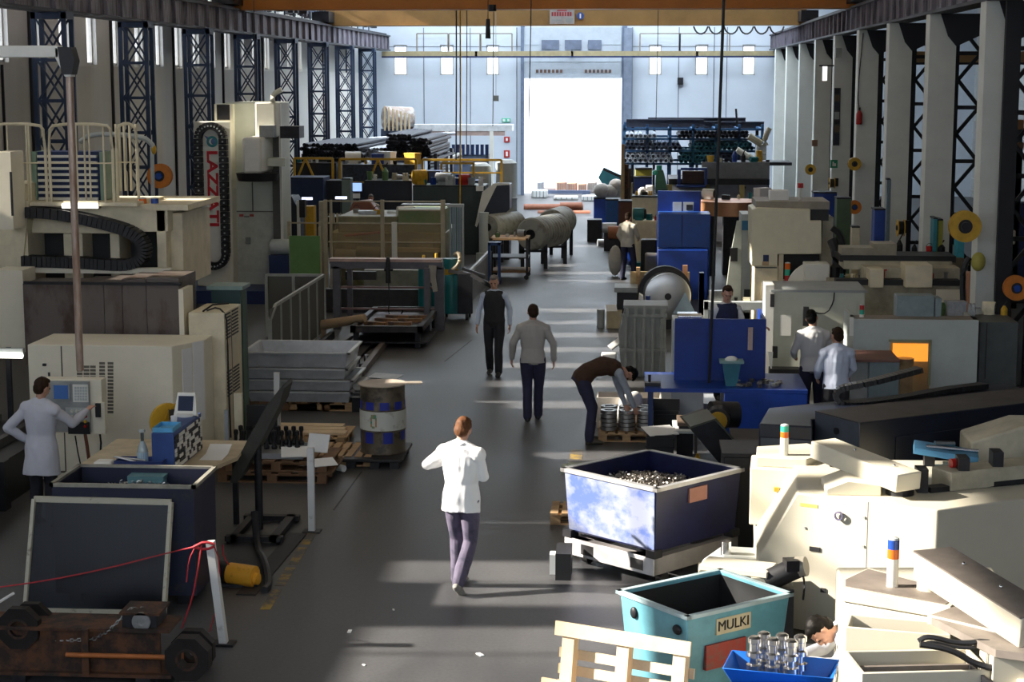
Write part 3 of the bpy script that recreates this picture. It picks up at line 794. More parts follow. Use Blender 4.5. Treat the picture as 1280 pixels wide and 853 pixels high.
thing('cord_ends', 'loose red cord ends hanging down from the white post', 'cord', own=(c2, RC))
a, c = W(-6, 756, 15.2), W(17, 742, 15.4)
thing('white_tube', 'short white tube sticking in from the left edge above the octagonal plates', 'tube', own=(MB().cyl(a, c, .014, n=8).cyl((a.x, a.y, .0), a, .012, n=8), PAPER))

# --- dark machine bed at the far left edge
DB = mat('oily dark machine bed', (.014, .015, .018), .5, .2, var=.3)
mb = MB().box(-10.2, -7.6, 17.2, 22.8, 0, .55).box(-10.2, -9.7, 17.2, 22.8, .55, 1.0)
rl = MB()
for x in (-9.2, -8.6, -8.0): rl.box(x, x + .09, 17.2, 22.7, .55, .66)
thing('machine_bed', 'long dark machine bed with parallel slide rails at the far left edge', 'machine', P('bed', mb, DB), P('slide_rail', rl, mat('dull rail', (.09, .09, .09), .4, .6)), P('rib', MB().box(-7.62, -7.5, 18, 18.2, 0, .6).box(-7.62, -7.5, 20, 20.2, 0, .6), DB))
q = FB(-6, 440, 28, 448, 22.4)
lampm = mat('lit tube', (1, .97, .88), .5, emit=4)
thing('fluorescent_lamp', 'short lit fluorescent tube at the left edge above the dark machine bed', 'lamp', P('tube', MB().cyl((q[0], 22.4, q[2] + .035), (q[1], 22.4, q[2] + .035), .035, n=10), lampm), P('reflector', MB().box(q[0], q[1], 22.42, 22.5, q[2] + .02, q[3] + .04), LGREY), P('bracket', MB().box(q[0] + .1, q[0] + .16, 22.5, 22.56, .6, q[3] + .04), DKM))

# --- cream machining centre: enclosure, covers, gantry
Y1 = 21.5
x0, x1, _, zt = FB(38, 432, 217, 620, Y1); x2 = -5.56; y2 = 22.1
enc = MB().prism([(x0, Y1), (x1, Y1), (x2, y2), (x2, 22.5), (x0, 22.5)], 'z', 0.05, zt)
seamm = mat('panel gap', (.10, .09, .07), .7)
sm = bx(79, 433, 80.4, 612, Y1 - .006, .008); bx(38, 590, 217, 592, Y1 - .006, .008, sm)
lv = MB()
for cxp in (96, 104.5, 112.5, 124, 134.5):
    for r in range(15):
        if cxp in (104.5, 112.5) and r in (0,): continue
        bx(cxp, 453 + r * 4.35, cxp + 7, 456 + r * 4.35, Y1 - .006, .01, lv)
knob = bx(53, 455, 57, 458, Y1 - .03, .03); bx(60, 466, 62, 471, Y1 - .02, .02, knob)
pp = MB(); e = Vector((x2 - x1, y2 - Y1, 0)); nrm = Vector((e.y, -e.x, 0)).normalized()
def onch(u0, u1, z0, z1, t=.006):
    a = Vector((x1, Y1, 0)) + e * u0; c = Vector((x1, Y1, 0)) + e * u1; o = nrm * t
    return [a + o + Vector((0, 0, z0)), c + o + Vector((0, 0, z0)), c + o + Vector((0, 0, z1)), a + o + Vector((0, 0, z1)), a + Vector((0, 0, z0)), c + Vector((0, 0, z0)), c + Vector((0, 0, z1)), a + Vector((0, 0, z1))]
BF = [(0, 1, 2, 3), (7, 6, 5, 4), (0, 4, 5, 1), (1, 5, 6, 2), (2, 6, 7, 3), (3, 7, 4, 0)]
pp.add(onch(.3, .58, 1.05, 1.72), BF); pp.add(onch(.62, .95, .75, 1.78), BF)
cov = MB(); gaps = MB(); cvx = [30, 100, 131, 154, 184, 225]
for i in range(5):
    dy = .05 * i; q = FB(cvx[i], 355, cvx[i + 1] - .6, 432, 22.9 - dy)
    cov.box(q[0], q[1], 22.9 - dy, 23.6, 1.3, q[3] + .02 * i)
trim_ = bx(224, 362, 230, 440, 22.6, .5)
bx(29, 353, 226, 356.5, 22.62, .06, gaps)
COVM = mat('stained way cover', (.15, .125, .11), .4, .5, rgb2=(.08, .05, .04), scale=2.2, amt=.42, stretch=(1, 1, .5))
thing('machining_centre', 'large cream machining centre with louvred front, brown slide covers and rail-topped gantry', 'machine',
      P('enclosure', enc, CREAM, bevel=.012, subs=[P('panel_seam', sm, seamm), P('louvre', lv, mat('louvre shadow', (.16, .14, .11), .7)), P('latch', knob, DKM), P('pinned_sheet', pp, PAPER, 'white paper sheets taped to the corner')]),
      P('slide_cover', cov, COVM, 'brown stained telescopic metal covers', subs=[P('cover_edge', gaps, DKM), P('end_strip', trim_, CREAM)]),
      )
# gantry above it
Yg = 24.2
g = MB(); bx(38, 257, 152, 292, Yg, .9, g); bx(150, 262, 210, 290, Yg, .9, g); bx(196, 262, 208, 358, Yg, .9, g)
bx(80, 292, 104, 358, Yg + .05, .8, g); bx(138, 292, 150, 358, Yg + .05, .8, g); bx(30, 292, 40, 358, Yg + .05, .8, g)
bx(208, 266, 229, 358, Yg + .25, 1.6, g)
lid = bx(150, 256, 235, 263, Yg - .05, 1.9)
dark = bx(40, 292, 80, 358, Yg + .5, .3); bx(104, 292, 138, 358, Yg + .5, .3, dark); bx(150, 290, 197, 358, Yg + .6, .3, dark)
chain = MB(); cp = [W(x, y, Yg - .2) for x, y in ((30, 265), (62, 266), (100, 272), (150, 284), (172, 294), (182, 308), (180, 322), (166, 331), (140, 331), (100, 328), (30, 326))]
pts = cp
for _ in range(2):
    qq = [pts[0]]
    for a, c in zip(pts, pts[1:]): qq += [a * .75 + c * .25, a * .25 + c * .75]
    pts = qq + [pts[-1]]
for a, c in zip(pts, pts[1:]):
    nn = max(1, round((c - a).length / .07))
    for i in range(nn): chain.bar(a.lerp(c, i / nn + .04 / nn), a.lerp(c, (i + .92) / nn), .28, .15)
bar = bx(34, 335, 213, 342, Yg - .3, .12)
tri = MB().prism([(W(28, 330, Yg).x, W(28, 330, Yg).z), (W(38, 250, Yg).x, W(38, 250, Yg).z), (W(44, 250, Yg).x, W(44, 250, Yg).z), (W(34, 345, Yg).x, W(34, 345, Yg).z)], 'y', Yg - .25, Yg)
left = bx(-6, 190, 15, 287, Yg - .8, .5); colm = bx(-6, 230, 36, 440, Yg - .2, .8); lowb = bx(-6, 338, 30, 440, 23.2, .5)
thing('gantry', 'cream overhead gantry with a looping black cable carrier, above the brown slide covers', 'machine',
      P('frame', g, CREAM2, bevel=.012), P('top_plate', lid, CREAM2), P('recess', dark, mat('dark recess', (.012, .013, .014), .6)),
      P('cable_carrier', chain, BLACK, 'black looped cable carrier'), P('guide_bar', bar, CREAM, 'pale guide bar'), P('strut', tri, CREAM2),
      P('side_box', left, CREAM, subs=[P('side_vent', bx(13, 215, 15.5, 270, Yg - .82, .02), DKM)]), P('side_column', colm, CREAM2), P('lower_box', lowb, CREAM))
# guard rail with slatted unit
rail = MB(); ry = Yg - .1
zt_, zb_ = W(0, 155, ry).z, W(0, 252, ry).z
def rl_(x0, x1, yb, zb=zb_):
    a, c = W(x0, 200, yb).x, W(x1, 200, yb).x
    rail.tube([(a, yb, zb), (a, yb, zt_ - .1), (a + .08, yb, zt_), (c - .08, yb, zt_), (c, yb, zt_ - .1), (c, yb, zb)], .022, 8, 1)
    rail.tube([(a, yb, (zb + zt_) / 2), (c, yb, (zb + zt_) / 2)], .012, 6)
rl_(-14, 57, ry); rl_(62, 141, ry); rl_(146, 172, ry + .3)
for x in (10, 34, 37, 96, 106, 112, 130): rail.tube([(W(x, 200, ry).x, ry, zb_), (W(x, 200, ry).x, ry, zt_)], .014, 6)
rb = ry + .9
for x in (146, 150, 156, 163, 171): rail.tube([(W(x, 200, rb).x, rb, zb_ + .1), (W(x, 200, rb).x, rb, zt_ - .02)], .018, 6)
xa, xb = W(-14, 200, ry).x, W(172, 200, ry).x
plat = MB().box(xa, xb, ry - .1, ry + 1.3, zb_ - .05, zb_)
thing('guard_rail', 'cream tubular guard rail around the platform on top of the gantry', 'railing', P('platform', plat, CREAM2), P('rail', rail, CREAM2))
q = FB(46, 190, 125, 250, ry + .3); sl = MB(); z = q[2]
while z < q[3] - .05: sl.box(q[0] + .02, q[1] - .04, ry + .28, ry + .33, z, z + .035); z += .085
thing('louvred_unit', 'blue unit with white horizontal slats standing behind the guard rail', 'machine unit', P('slats', sl, WHITEP), P('end_panel', MB().box(q[0] - .07, q[0], ry + .3, ry + .8, q[2], q[3]).box(q[1], q[1] + .08, ry + .3, ry + .8, q[2], q[3]), mat('sage green paint', (.22, .32, .24), .5)), own=(MB().box(q[0], q[1], ry + .36, ry + .8, zb_, q[3]), DBLUE))
q = FB(78, 254, 122, 261, Yg - .25)
thing('strip_lamp', 'bright strip lamp fixed under the guard rail platform', 'lamp', P('tube', MB().cyl((q[0], Yg - .25, q[2] + .04), (q[1], Yg - .25, q[2] + .04), .035, n=10), lampm), P('housing', MB().box(q[0], q[1], Yg - .22, Yg - .1, q[2], q[3] + .03), CREAM2))
def beacon(px, py, Y, cols, label, r=.05, h=.1, base=.08, stem=None, name='signal_beacon'):
    """stack light: base on the spot, coloured lenses one over another"""
    c = W(px, py, Y); parts = []; z = c.z
    parts.append(P('base', MB().cyl((c.x, Y, z), (c.x, Y, z + base), r * (1.0 if stem is None else stem), n=14), WHITEP)); z += base
    for nm, m in cols:
        parts.append(P('lens', MB().cyl((c.x, Y, z), (c.x, Y, z + h), r, n=14), m, nm + ' lens')); z += h
    parts.append(P('cap', MB().lathe((c.x, Y, z), [(r, 0), (r * .9, .012), (r * .3, .02)], 14), LGREY))
    return thing(name, label, 'beacon', *parts)
LO = mat('orange lens', (.8, .16, .02), .2, var=.02, spec=.8); LB = mat('blue lens', (.02, .07, .35), .2, var=.02, spec=.8)
LR = mat('red lens', (.45, .02, .02), .2, var=.02, spec=.8); LG = mat('green lens', (.05, .45, .30), .2, var=.02, spec=.8)
beacon(179, 266, Yg + .2, [('orange', LO)], 'orange beacon on the gantry end, left of the blue one', .055, .12)
beacon(194, 266, Yg + .2, [('blue', LB)], 'blue beacon on the gantry end, right of the orange one', .055, .12)
q = W(192, 262, Yg + 2.5)
# yellow crane hook thing on a bent arm behind the rail
mb = MB(); Yk = 30
mb.tube([W(100, 178, Yk), W(112, 168, Yk), W(150, 168, Yk), W(180, 172, Yk), W(190, 180, Yk), W(192, 186, Yk)], .045, 8, 1)
hk = MB().sph(W(192, 187, Yk), (.05, .05, .09))
pole = MB().cyl((W(190, 260, Yk).x, Yk, 0), W(190, 184, Yk), .035, n=10)
thing('jib_crane', 'grey bent jib arm with a yellow end, behind the guard rail', 'crane', P('arm', mb, LGREY), P('hook', hk, YEL, 'yellow end piece'), P('mast', pole, LGREY))
def reel(px, py, Y, r, label, m=None, wallx=None, w=.16, face='y'):
    """hose reel: flanged drum on a bracket"""
    c = W(px, py, Y); m = m or ORG
    ax = Vector((0, 1, 0)) if face == 'y' else Vector((1, 0, 0))
    a, b = c - ax * w / 2, c + ax * w / 2
    dr = MB().cyl(a + ax * .02, b - ax * .02, r * .8, n=20)
    fl = MB().ring(a, a + ax * .02, r, r * .45, 22).ring(b - ax * .02, b, r, r * .45, 22)
    hub = MB().cyl(a - ax * .025, b + ax * .025, r * .28, n=12)
    br = MB().box(c.x - .03, c.x + .03, b.y, b.y + .12, c.z - r * .6, c.z + r * .9).box(c.x - .03, c.x + .03, b.y, b.y + .32, c.z - .04, c.z + .04) if face == 'y' else MB().box(b.x, b.x + .1, c.y - .04, c.y + .04, c.z - r * .6, c.z + r * .9)
    return thing('hose_reel', label, 'reel', P('drum', dr, BLACK), P('flange', fl, m), P('hub', hub, LB if m is ORG else DKM), P('bracket', br, DKM), group='yellow hose reels')
reel(200, 220, 34, .24, 'orange hose reel behind the gantry, left of the machine with red lettering')

# --- pendant boom, pole and control panel
Yp = 20.6
a, c = W(-40, 66, Yp), W(76, 64, Yp); pt = W(86, 74, Yp)
arm = MB().box(-10.4, c.x, Yp - .08, Yp + .08, c.z - .075, c.z + .065).prism([(c.x - .05, c.z + .065), (c.x + .1, c.z - .07), (c.x + .14, c.z - .3), (c.x + .06, c.z - .3), (c.x - .05, c.z - .075)], 'y', Yp - .08, Yp + .08)
joint = MB().prism([(pt.x - .1, pt.z + .14), (pt.x + .06, pt.z + .14), (pt.x + .1, pt.z - .02), (pt.x + .06, pt.z - .18), (pt.x - .06, pt.z - .18)], 'y', Yp - .1, Yp + .1)
pol = MB().cyl((pt.x, Yp, 1.62), (pt.x, Yp, pt.z - .15), .045, n=14)
q = FB(52, 476, 112, 542, Yp - .14)
case = MB().box(q[0], q[1] + .14, Yp - .1, Yp + .1, q[2], q[3] + .01)
fac = MB().box(q[0] + .01, q[1], Yp - .14, Yp - .1, q[2] + .02, q[3] - .01)
scr = bx(65, 480, 87, 501, Yp - .16, .02); sin = bx(67, 482, 85, 499, Yp - .165, .006)
kp = bx(91, 481, 110, 503, Yp - .155, .02); kk = MB(); 
for i in range(5):
    for j in range(5): bx(93 + i * 3.3, 484 + j * 3.6, 95.3 + i * 3.3, 486.6 + j * 3.6, Yp - .16, .01, kk)
low = MB(); bx(82, 510, 112, 528, Yp - .15, .012, low)
bts = []
for i, (x, y, m_) in enumerate(((107, 514, LG), (107, 521, LR), (107, 527, YEL), (107, 533, LR), (90, 514, WHITEP), (96, 514, WHITEP), (101, 514, WHITEP), (90, 521, WHITEP), (96, 521, WHITEP), (101, 521, DKM))):
    p = W(x, y, Yp - .16); bts.append(P('button', MB().cyl((p.x, Yp - .185, p.z), (p.x, Yp - .14, p.z), .018, n=10), m_))
blk = bx(85, 527, 112, 543, Yp - .15, .03)
hand = bx(116, 504, 131, 543, Yp - .13, .05); hk2 = bx(119, 505, 125, 522, Yp - .17, .04)
thing('pendant_console', 'grey machine control panel with blue screen hanging on a tall pole from a cream boom', 'control panel',
      P('boom', arm, WHITEP, bevel=.01), P('mast', MB().cyl((-10.3, Yp, 0), (-10.3, Yp, c.z + .2), .1), WHITEP), P('joint', joint, BLACK, 'black swivel joint'), P('pole', pol, mat('brown streaked pole', (.48, .37, .30), .35, .3, rgb2=(.22, .10, .05), scale=3, amt=.42, stretch=(1, 1, .2))),
      P('case', case, CREAM, subs=[P('handwheel_box', hand, CREAM), P('handwheel', hk2, BLACK)], bevel=.008), P('fascia', fac, mat('grey fascia', (.33, .34, .33), .4), subs=bts + [P('screen_surround', scr, GREYP), P('screen', sin, mat('blue screen', (.02, .05, .14), .2, emit=.6)), P('keypad', kp, WHITEP), P('key', kk, LGREY), P('switch_strip', low, LGREY), P('lower_fascia', blk, BLACK)]))
tb = MB().tube([W(106, 540, Yp), W(110, 565, Yp + .1), W(114, 600, Yp + .1), W(114, 622, Yp + .1)], .022, 8, 1)
thing('brown_conduit', 'brown rigid conduit hanging from the control panel', 'conduit', own=(tb, mat('brown conduit', (.28, .10, .06), .5)))
tb = MB().tube([W(94, 545, Yp), W(98, 570, Yp), W(108, 610, Yp + .1)], .009, 6, 1)
tb.tube([W(124, 535, Yp), W(127, 560, Yp), W(122, 590, Yp), W(126, 615, Yp)], .013, 6, 1)
thing('panel_cable', 'thin black cables hanging below the control panel', 'cable', own=(tb, BLACK))

# --- electrical cabinet beside it
cb = MB().box(-5.88, -5.4, 22.53, 23.5, 0, 2.08)
lv = MB()
for z0 in (1.72, .95):
    for k in range(8): lv.box(-5.402, -5.392, 22.6, 22.85, z0 + k * .045, z0 + k * .045 + .02); lv.box(-5.402, -5.392, 22.95, 23.3, z0 + k * .045, z0 + k * .045 + .02)
dr = MB().box(-5.41, -5.395, 22.9, 22.915, .1, 2.0)
cbl = MB().tube([(-5.65, 22.6, 2.1), (-5.5, 22.6, 2.15), (-5.38, 22.55, 2.05), (-5.36, 22.5, 1.8), (-5.37, 22.55, 1.2), (-5.37, 22.6, .4)], .012, 6, 1)
thing('electrical_cabinet', 'tall cream electrical cabinet with vented side, between the machining centre and the aisle', 'cabinet', P('vent', lv, DKM), P('door_gap', dr, seamm), P('cable', cbl, BLACK), P('roof_handle', MB().tube([(-5.7, 22.6, 2.09), (-5.62, 22.8, 2.15), (-5.5, 23.2, 2.12)], .012, 6), DKM), own=(cb, CREAM2), bevel=.012)
cb = MB().box(-5.85, -5.45, 23.68, 24.1, 0, 2.25)
thing('teal_cabinet', 'dark teal cabinet behind the cream electrical cabinet', 'cabinet', P('lid', MB().box(-5.9, -5.4, 23.62, 24.12, 2.25, 2.3), mat('pale teal top', (.22, .32, .30), .5)), P('door', MB().box(-5.46, -5.44, 23.75, 24.05, .1, 2.2), DGREEN), own=(cb, mat('dark teal paint', (.012, .05, .05), .5)))

# --- bench with organiser, reel, bottle, device
zb = .95
bt = MB().prism([(-6.05, 17.75), (-4.75, 17.75), (-4.42, 18.9), (-4.5, 19.8), (-6.05, 19.8)], 'z', zb - .04, zb)
lg = MB()
thing('work_bench', 'wooden topped bench under the blue drawer organiser', 'bench', P('top', bt, mat('beige bench top', (.55, .45, .30), .6)), *[P('leg', MB().box(x, x + .06, y, y + .06, 0, zb - .04), DKM) for x, y in ((-5.95, 17.85), (-4.9, 17.85), (-5.95, 19.6), (-4.65, 19.6))])
ox0, ox1, oy0, oy1 = -5.16, -4.92, 18.1, 19.3
orr = random.Random(5)
fr = MB(); dk = MB(); wh = MB()
for r in range(8):
    for k in range(14):
        z = zb + .02 + r * .046; y = oy0 + .03 + k * .083
        (dk if orr.random() < .35 else wh).box(ox1 + .002, ox1 + .012, y, y + .07, z, z + .036)
thing('drawer_organiser', 'blue small-parts organiser with a grid of white and black drawers, on the bench', 'organiser', P('pale_drawers', wh, WHITEP), P('empty_slots', dk, BLACK), own=(MB().box(ox0, ox1, oy0, oy1, zb, zb + .42), mat('organiser blue', (.03, .07, .24), .45)), bevel=.006)
thing('blue_tray', 'light blue plastic tray on top of the drawer organiser', 'tray', own=(MB().tub(ox0, ox1 - .02, oy0 + .05, oy0 + .4, zb + .42, zb + .47, .01), mat('sky blue plastic', (.12, .42, .68), .4)))
thing('white_cup', 'small white cup beside the screen device on the organiser', 'cup', own=(MB().lathe((-5.05, 18.62, zb + .42), [(.03, 0), (.038, .09), (.034, .09), (.027, .01)], 14), PAPER))
c = W(231, 532, 19.05); zz = zb + .42
case = MB().prism([(-.13, 0), (.13, 0), (.10, .26), (-.10, .26)], 'y', -.03, .06).xf(Matrix.Translation((c.x, 19.1, zz)) @ Matrix.Rotation(-.35, 4, 'X'))
sc_ = MB().box(-.085, .085, -.036, -.03, .05, .22).xf(Matrix.Translation((c.x, 19.1, zz)) @ Matrix.Rotation(-.35, 4, 'X'))
thing('screen_device', 'small white device with a dark screen standing on the organiser', 'device', P('screen', sc_, mat('device screen', (.02, .03, .07), .2)), P('stand', MB().cyl((c.x, 19.08, zz), (c.x, 19.08, zz + .03), .09, n=14), WHITEP), own=(case, WHITEP))
cr_ = W(217, 525, 19.75)
rlm = MB().ring((cr_.x - .07, 19.7, cr_.z), (cr_.x - .04, 19.66, cr_.z), .21, .05).ring((cr_.x + .08, 19.78, cr_.z), (cr_.x + .11, 19.74, cr_.z), .21, .05)
thing('cable_reel', 'yellow cable reel leaning on the cream enclosure behind the organiser', 'reel', P('drum', MB().cyl((cr_.x - .05, 19.7, cr_.z), (cr_.x + .09, 19.76, cr_.z), .15), BLACK), P('flange', rlm, YEL), P('stand', MB().box(cr_.x - .05, cr_.x + .1, 19.68, 19.78, zb, cr_.z - .12), DKM))
c = G(179, 588, zb)
thing('glass_bottle', 'tall clear bottle with a dark neck standing on the bench', 'bottle', P('neck', MB().cyl((c.x, c.y, zb + .32), (c.x, c.y, zb + .41), .018, n=10), mat('grey cap', (.1, .12, .12), .4)), P('pump_head', MB().ob((c.x, c.y, zb + .43), (.06, .03, .03)), LGREY), P('label_band', MB().cyl((c.x, c.y, zb + .1), (c.x, c.y, zb + .2), .0605, n=14, cap=False), mat('pale blue label', (.4, .6, .75), .6)),
      own=(MB().lathe((c.x, c.y, zb), [(.055, 0), (.06, .02), (.06, .2), (.045, .26), (.02, .32)], 16), mat('bottle glass', (.45, .52, .52), .15)))
c = G(177, 594, zb)
thing('orange_bottle', 'small orange squeeze bottle on the bench beside the clear bottle', 'bottle', P('nozzle', MB().cyl((c.x, c.y, zb + .11), (c.x, c.y, zb + .15), .009, .003, n=8), PAPER), own=(MB().lathe((c.x, c.y, zb), [(.028, 0), (.03, .08), (.012, .11)], 12), mat('orange plastic', (.75, .2, .03), .4)))
c = G(160, 590, zb)
thing('blue_toolbox', 'open navy tool box with tools on the front of the bench', 'toolbox', P('tools', MB().cyl((c.x - .15, c.y, zb + .16), (c.x + .2, c.y - .02, zb + .13), .012, n=8).cyl((c.x - .1, c.y - .05, zb + .17), (c.x + .12, c.y - .1, zb + .13), .014, n=8), STEEL), own=(MB().tub(c.x - .1, c.x + .42, c.y - .16, c.y + .1, zb, zb + .15, .012), mat('toolbox blue', (.02, .04, .16), .4)))
thing('white_case', 'small white rounded case at the left end of the bench', 'case', own=(MB().box(-5.75, -5.55, 17.9, 18.1, zb, zb + .14), WHITEP), bevel=.03)
thing('paper_sheet', 'loose white paper curled on the right edge of the bench', 'paper', own=(MB().prism([(18.7, zb + .004), (19.0, zb + .01), (19.2, zb + .08), (19.2, zb + .083), (19.0, zb + .013), (18.7, zb + .007)], 'x', -4.8, -4.55), PAPER))
# ================================================================ LEFT SIDE, MIDDLE DISTANCE
def th1(name, label, cat, mb, m, **k): return thing(name, label, cat, own=(mb, m), **k)
# --- stack of grey metal trays on pallets
Yt = 26.6
q = FB(306, 512, 436, 524, Yt)
tx0, tx1 = q[0], q[1]
GT = mat('grey tray steel', (.56, .58, .60), .45, .35, var=.12, scale=3)
z = .16
pal((tx0 + .65, Yt + .62, 0), 1.35, 1.15, DWOOD, 'weathered wooden pallet under the left half of the grey tray stack', 'pallets under the grey trays')
pal((tx1 - .45, Yt + .62, 0), 1.0, 1.15, WOOD, 'wooden pallet under the right half of the grey tray stack', 'pallets under the grey trays')
z = .14
for k, (dx, w) in enumerate(((.04, 0), (0, .05), (-.03, 0), (.0, .0))):
    hh = .17 if k < 3 else .24
    o = MB().tub(tx0 + dx, tx1 + dx + w, Yt, Yt + 1.25, z, z + hh, .025, .05)
    lip = MB(); a, b2, c, d = tx0 + dx - .03, tx1 + dx + w + .03, Yt - .03, Yt + 1.28
    for u in ((a, b2, c, c + .05), (a, b2, d - .05, d), (a, a + .05, c, d), (b2 - .05, b2, c, d)): lip.box(*u, z + hh - .02, z + hh + .005)
    thing('metal_tray', ['bottom grey metal tray of the stack', 'second grey metal tray from the bottom of the stack', 'third grey metal tray from the bottom of the stack', 'open topmost grey metal tray of the stack'][k], 'tray', P('lip', lip, mat('worn tray lip', (.62, .63, .62), .4, .4, var=.1)), own=(o, GT), group='stacked grey metal trays')
    z += hh + .012
q = FB(418, 478, 452, 500, Yt - .2)
sh = MB()
for i, (a, zz, r_) in enumerate(((.0, .24, .1), (.06, .30, -.15), (-.03, .36, .3))): sh.ob((tx1 + .25 + a, Yt + .35 + i * .1, zz), (.55, .75, .006), r_, .05 * i)
thing('metal_sheets', 'loose thin metal sheets lying beside the grey tray stack', 'sheet metal', P('sheet', MB().ob((tx1 + .45, Yt + .9, .42), (.5, .3, .005), -.3, .1), GALV), P('block', MB().box(tx1 + .05, tx1 + .4, Yt, Yt + 1.0, 0, .22), DKM), own=(sh, GALV))
# --- white stake posts
def stake(px, y0, y1, label, w=.075, m=POSTW):
    g = G(px, y1); t = W(px - 0, y0, g.y)
    return thing('stake_post', label, 'post', P('foot_plate', MB().box(g.x - .1, g.x + .1, g.y - .08, g.y + .08, 0, .015), DKM), own=(MB().box(g.x - w / 2, g.x + w / 2, g.y - .03, g.y + .03, 0, t.z), m))
stake(390, 560, 665, 'short weathered white post at the edge of the aisle by the yellow line')
stake(348, 466, 575, 'weathered white post in front of the grey tray stack')
stake(300, 492, 590, 'short beige post beside the dark curved sheet', .11, CREAM2)
# --- dark curved sheet and trolley frame
g = G(322, 706)
pts = [(287, 604), (292, 585), (312, 545), (335, 505), (353, 482), (355, 486), (350, 505), (330, 545), (308, 585), (296, 604)]
mb = MB(); Yc = 19.2
poly = [(W(x, y, Yc).x, W(x, y, Yc).z) for x, y in pts]
mb.prism(poly, 'y', Yc, Yc + .5)
OLV = mat('dark olive steel', (.045, .045, .035), .55, .3, var=.2)
pm = MB().cyl((W(323, 600, Yc + .2).x, Yc + .2, 0), (W(323, 600, Yc + .2).x, Yc + .2, W(323, 545, Yc + .2).z), .045, n=12)
bs = MB().box(g.x - .55, g.x + .1, 18.75, 18.85, .02, .08).box(g.x - .55, g.x + .1, 19.7, 19.8, .02, .08).box(g.x - .05, g.x + .05, 18.75, 19.8, .02, .08).box(g.x - .5, g.x - .42, 18.75, 19.8, .02, .08)
cst = [P('caster', MB().cyl((g.x + dx - .02, yy, .04), (g.x + dx + .02, yy, .04), .04, n=12), BLACK) for dx in (-.5, .06) for yy in (18.75, 19.8)]
thing('sheet_trolley', 'dark trolley carrying a long upright curved steel sheet beside the work bench', 'trolley', P('curved_sheet', mb, OLV), P('mast', pm, DKM), P('base', bs, DKM), *cst)
tb = MB().tube([W(318, 640, 18.9), W(322, 690, 18.7), (G(330, 712).x, G(330, 712).y, .12), (G(337, 735).x, G(337, 735).y, .03), (G(330, 742).x, G(330, 742).y, .03)], .04, 8, 2)
th1('black_hose', 'thick black hose bending down to the floor by the sheet trolley', 'hose', tb, BLACK)
g = G(306, 732)
pb_ = MB().cyl((g.x - .16, g.y + .02, .12), (g.x + .12, g.y - .06, .11), .11, n=16).cyl((g.x + .12, g.y - .06, .09), (g.x + .16, g.y - .07, .09), .06, n=14)
thing('orange_pump', 'orange cylindrical pump with a black motor on the floor beside the white leaning post', 'pump', P('motor', MB().cyl((g.x - .3, g.y + .1, .13), (g.x - .14, g.y + .03, .12), .1, n=16), BLACK), P('cable', MB().tube([(g.x - .12, g.y, .16), (g.x - .2, g.y - .05, .3), (g.x - .22, g.y, .42)], .008, 6, 1), RC), P('cradle', MB().box(g.x - .3, g.x + .15, g.y - .08, g.y + .12, 0, .03), DKM), own=(pb_, mat('orange pump paint', (.75, .36, .03), .45, rgb2=(.3, .13, .02), scale=9, amt=.36)))
# --- wooden pallets, boards and cast parts
Yw = 24.0
q = FB(332, 535, 430, 544, Yw)
pal(((q[0] + q[1]) / 2, Yw + .4, 0), q[1] - q[0], .8, WOOD, 'pallet with light boards between the grey trays and the cast parts')
brd = MB()
for k in range(3): brd.box(q[0] + .02, q[1] - .06 * k, Yw + .1 + k * .25, Yw + .31 + k * .25, .145, .175)
th1('board_stack', 'pale wooden boards lying on the pallet in front of the grey trays', 'boards', brd, PALEW)
Yw = 21.7
q = FB(272, 600, 408, 628, Yw); cx = (q[0] + q[1]) / 2
pal((cx, Yw + .45, 0), q[1] - q[0], .9, DWOOD, 'lower brown pallet beneath the cast iron parts', 'pallets under the cast parts')
pal((cx + .05, Yw + .47, .145), q[1] - q[0] - .1, .9, DWOOD, 'upper brown pallet beneath the cast iron parts', 'pallets under the cast parts')
q2 = FB(418, 580, 426, 592, Yw)
pal((q[1] + .05, Yw + 1.5, 0), .75, .9, WOOD, 'small orange-brown pallet between the cast parts and the drum', 'pallets under the cast parts')
cr0 = MB().tub(cx - .62, cx + .38, Yw + .12, Yw + .85, .29, .36, .02)
crw = thing('wire_basket', 'grey crate with dark back panel holding the cast parts on the brown pallets', 'crate', P('corner_post', MB().box(cx - .62, cx - .57, Yw + .1, Yw + .15, .29, .92), GALV), P('back_panel', MB().box(cx - .5, cx - .1, Yw + .86, Yw + .9, .36, .85), BLACK), own=(cr0, GALV))
f0 = None; k = 0
for r in range(2):
    for i in range(9):
        x = cx - .52 + i * .1; y = Yw + .3 + r * .28; zz = .385
        if f0 is None:
            mb = MB().lathe((x, y, zz), [(.035, 0), (.04, .03), (.018, .07), (.02, .17), (.032, .2), (.03, .24), (.012, .25)], 12)
            f0 = th1('cast_part', 'dark cast iron spindle part standing in the grey crate', 'metal part', mb, DKM, group='cast spindle parts in the crate'); f0l = f0.location.copy()
        else: dup(f0, off=(i * .1, r * .28, 0))
R2 = random.Random(2)
for k, (px, py, w, d, rz, zz) in enumerate(((372, 567, .42, .3, .2, .36), (398, 556, .3, .24, -.3, .45), (405, 580, .3, .22, .5, .3))):
    g = G(px, py, zz)
    th1('paper_sheet', ['large crumpled white paper over the cast parts', 'white folded paper card standing beside the cast parts', 'white paper scrap at the pallet edge near the drum'][k], 'paper', MB().ob((g.x, g.y, zz + .02), (w, d, .01), rz, .25 if k != 1 else 1.2), PAPER)
g = G(425, 595)
th1('paper_roll', 'small white roll lying by the black drum pallet', 'roll', MB().cyl((g.x - .1, g.y + .3, .05), (g.x + .02, g.y + .2, .05), .045, n=14), PAPER)
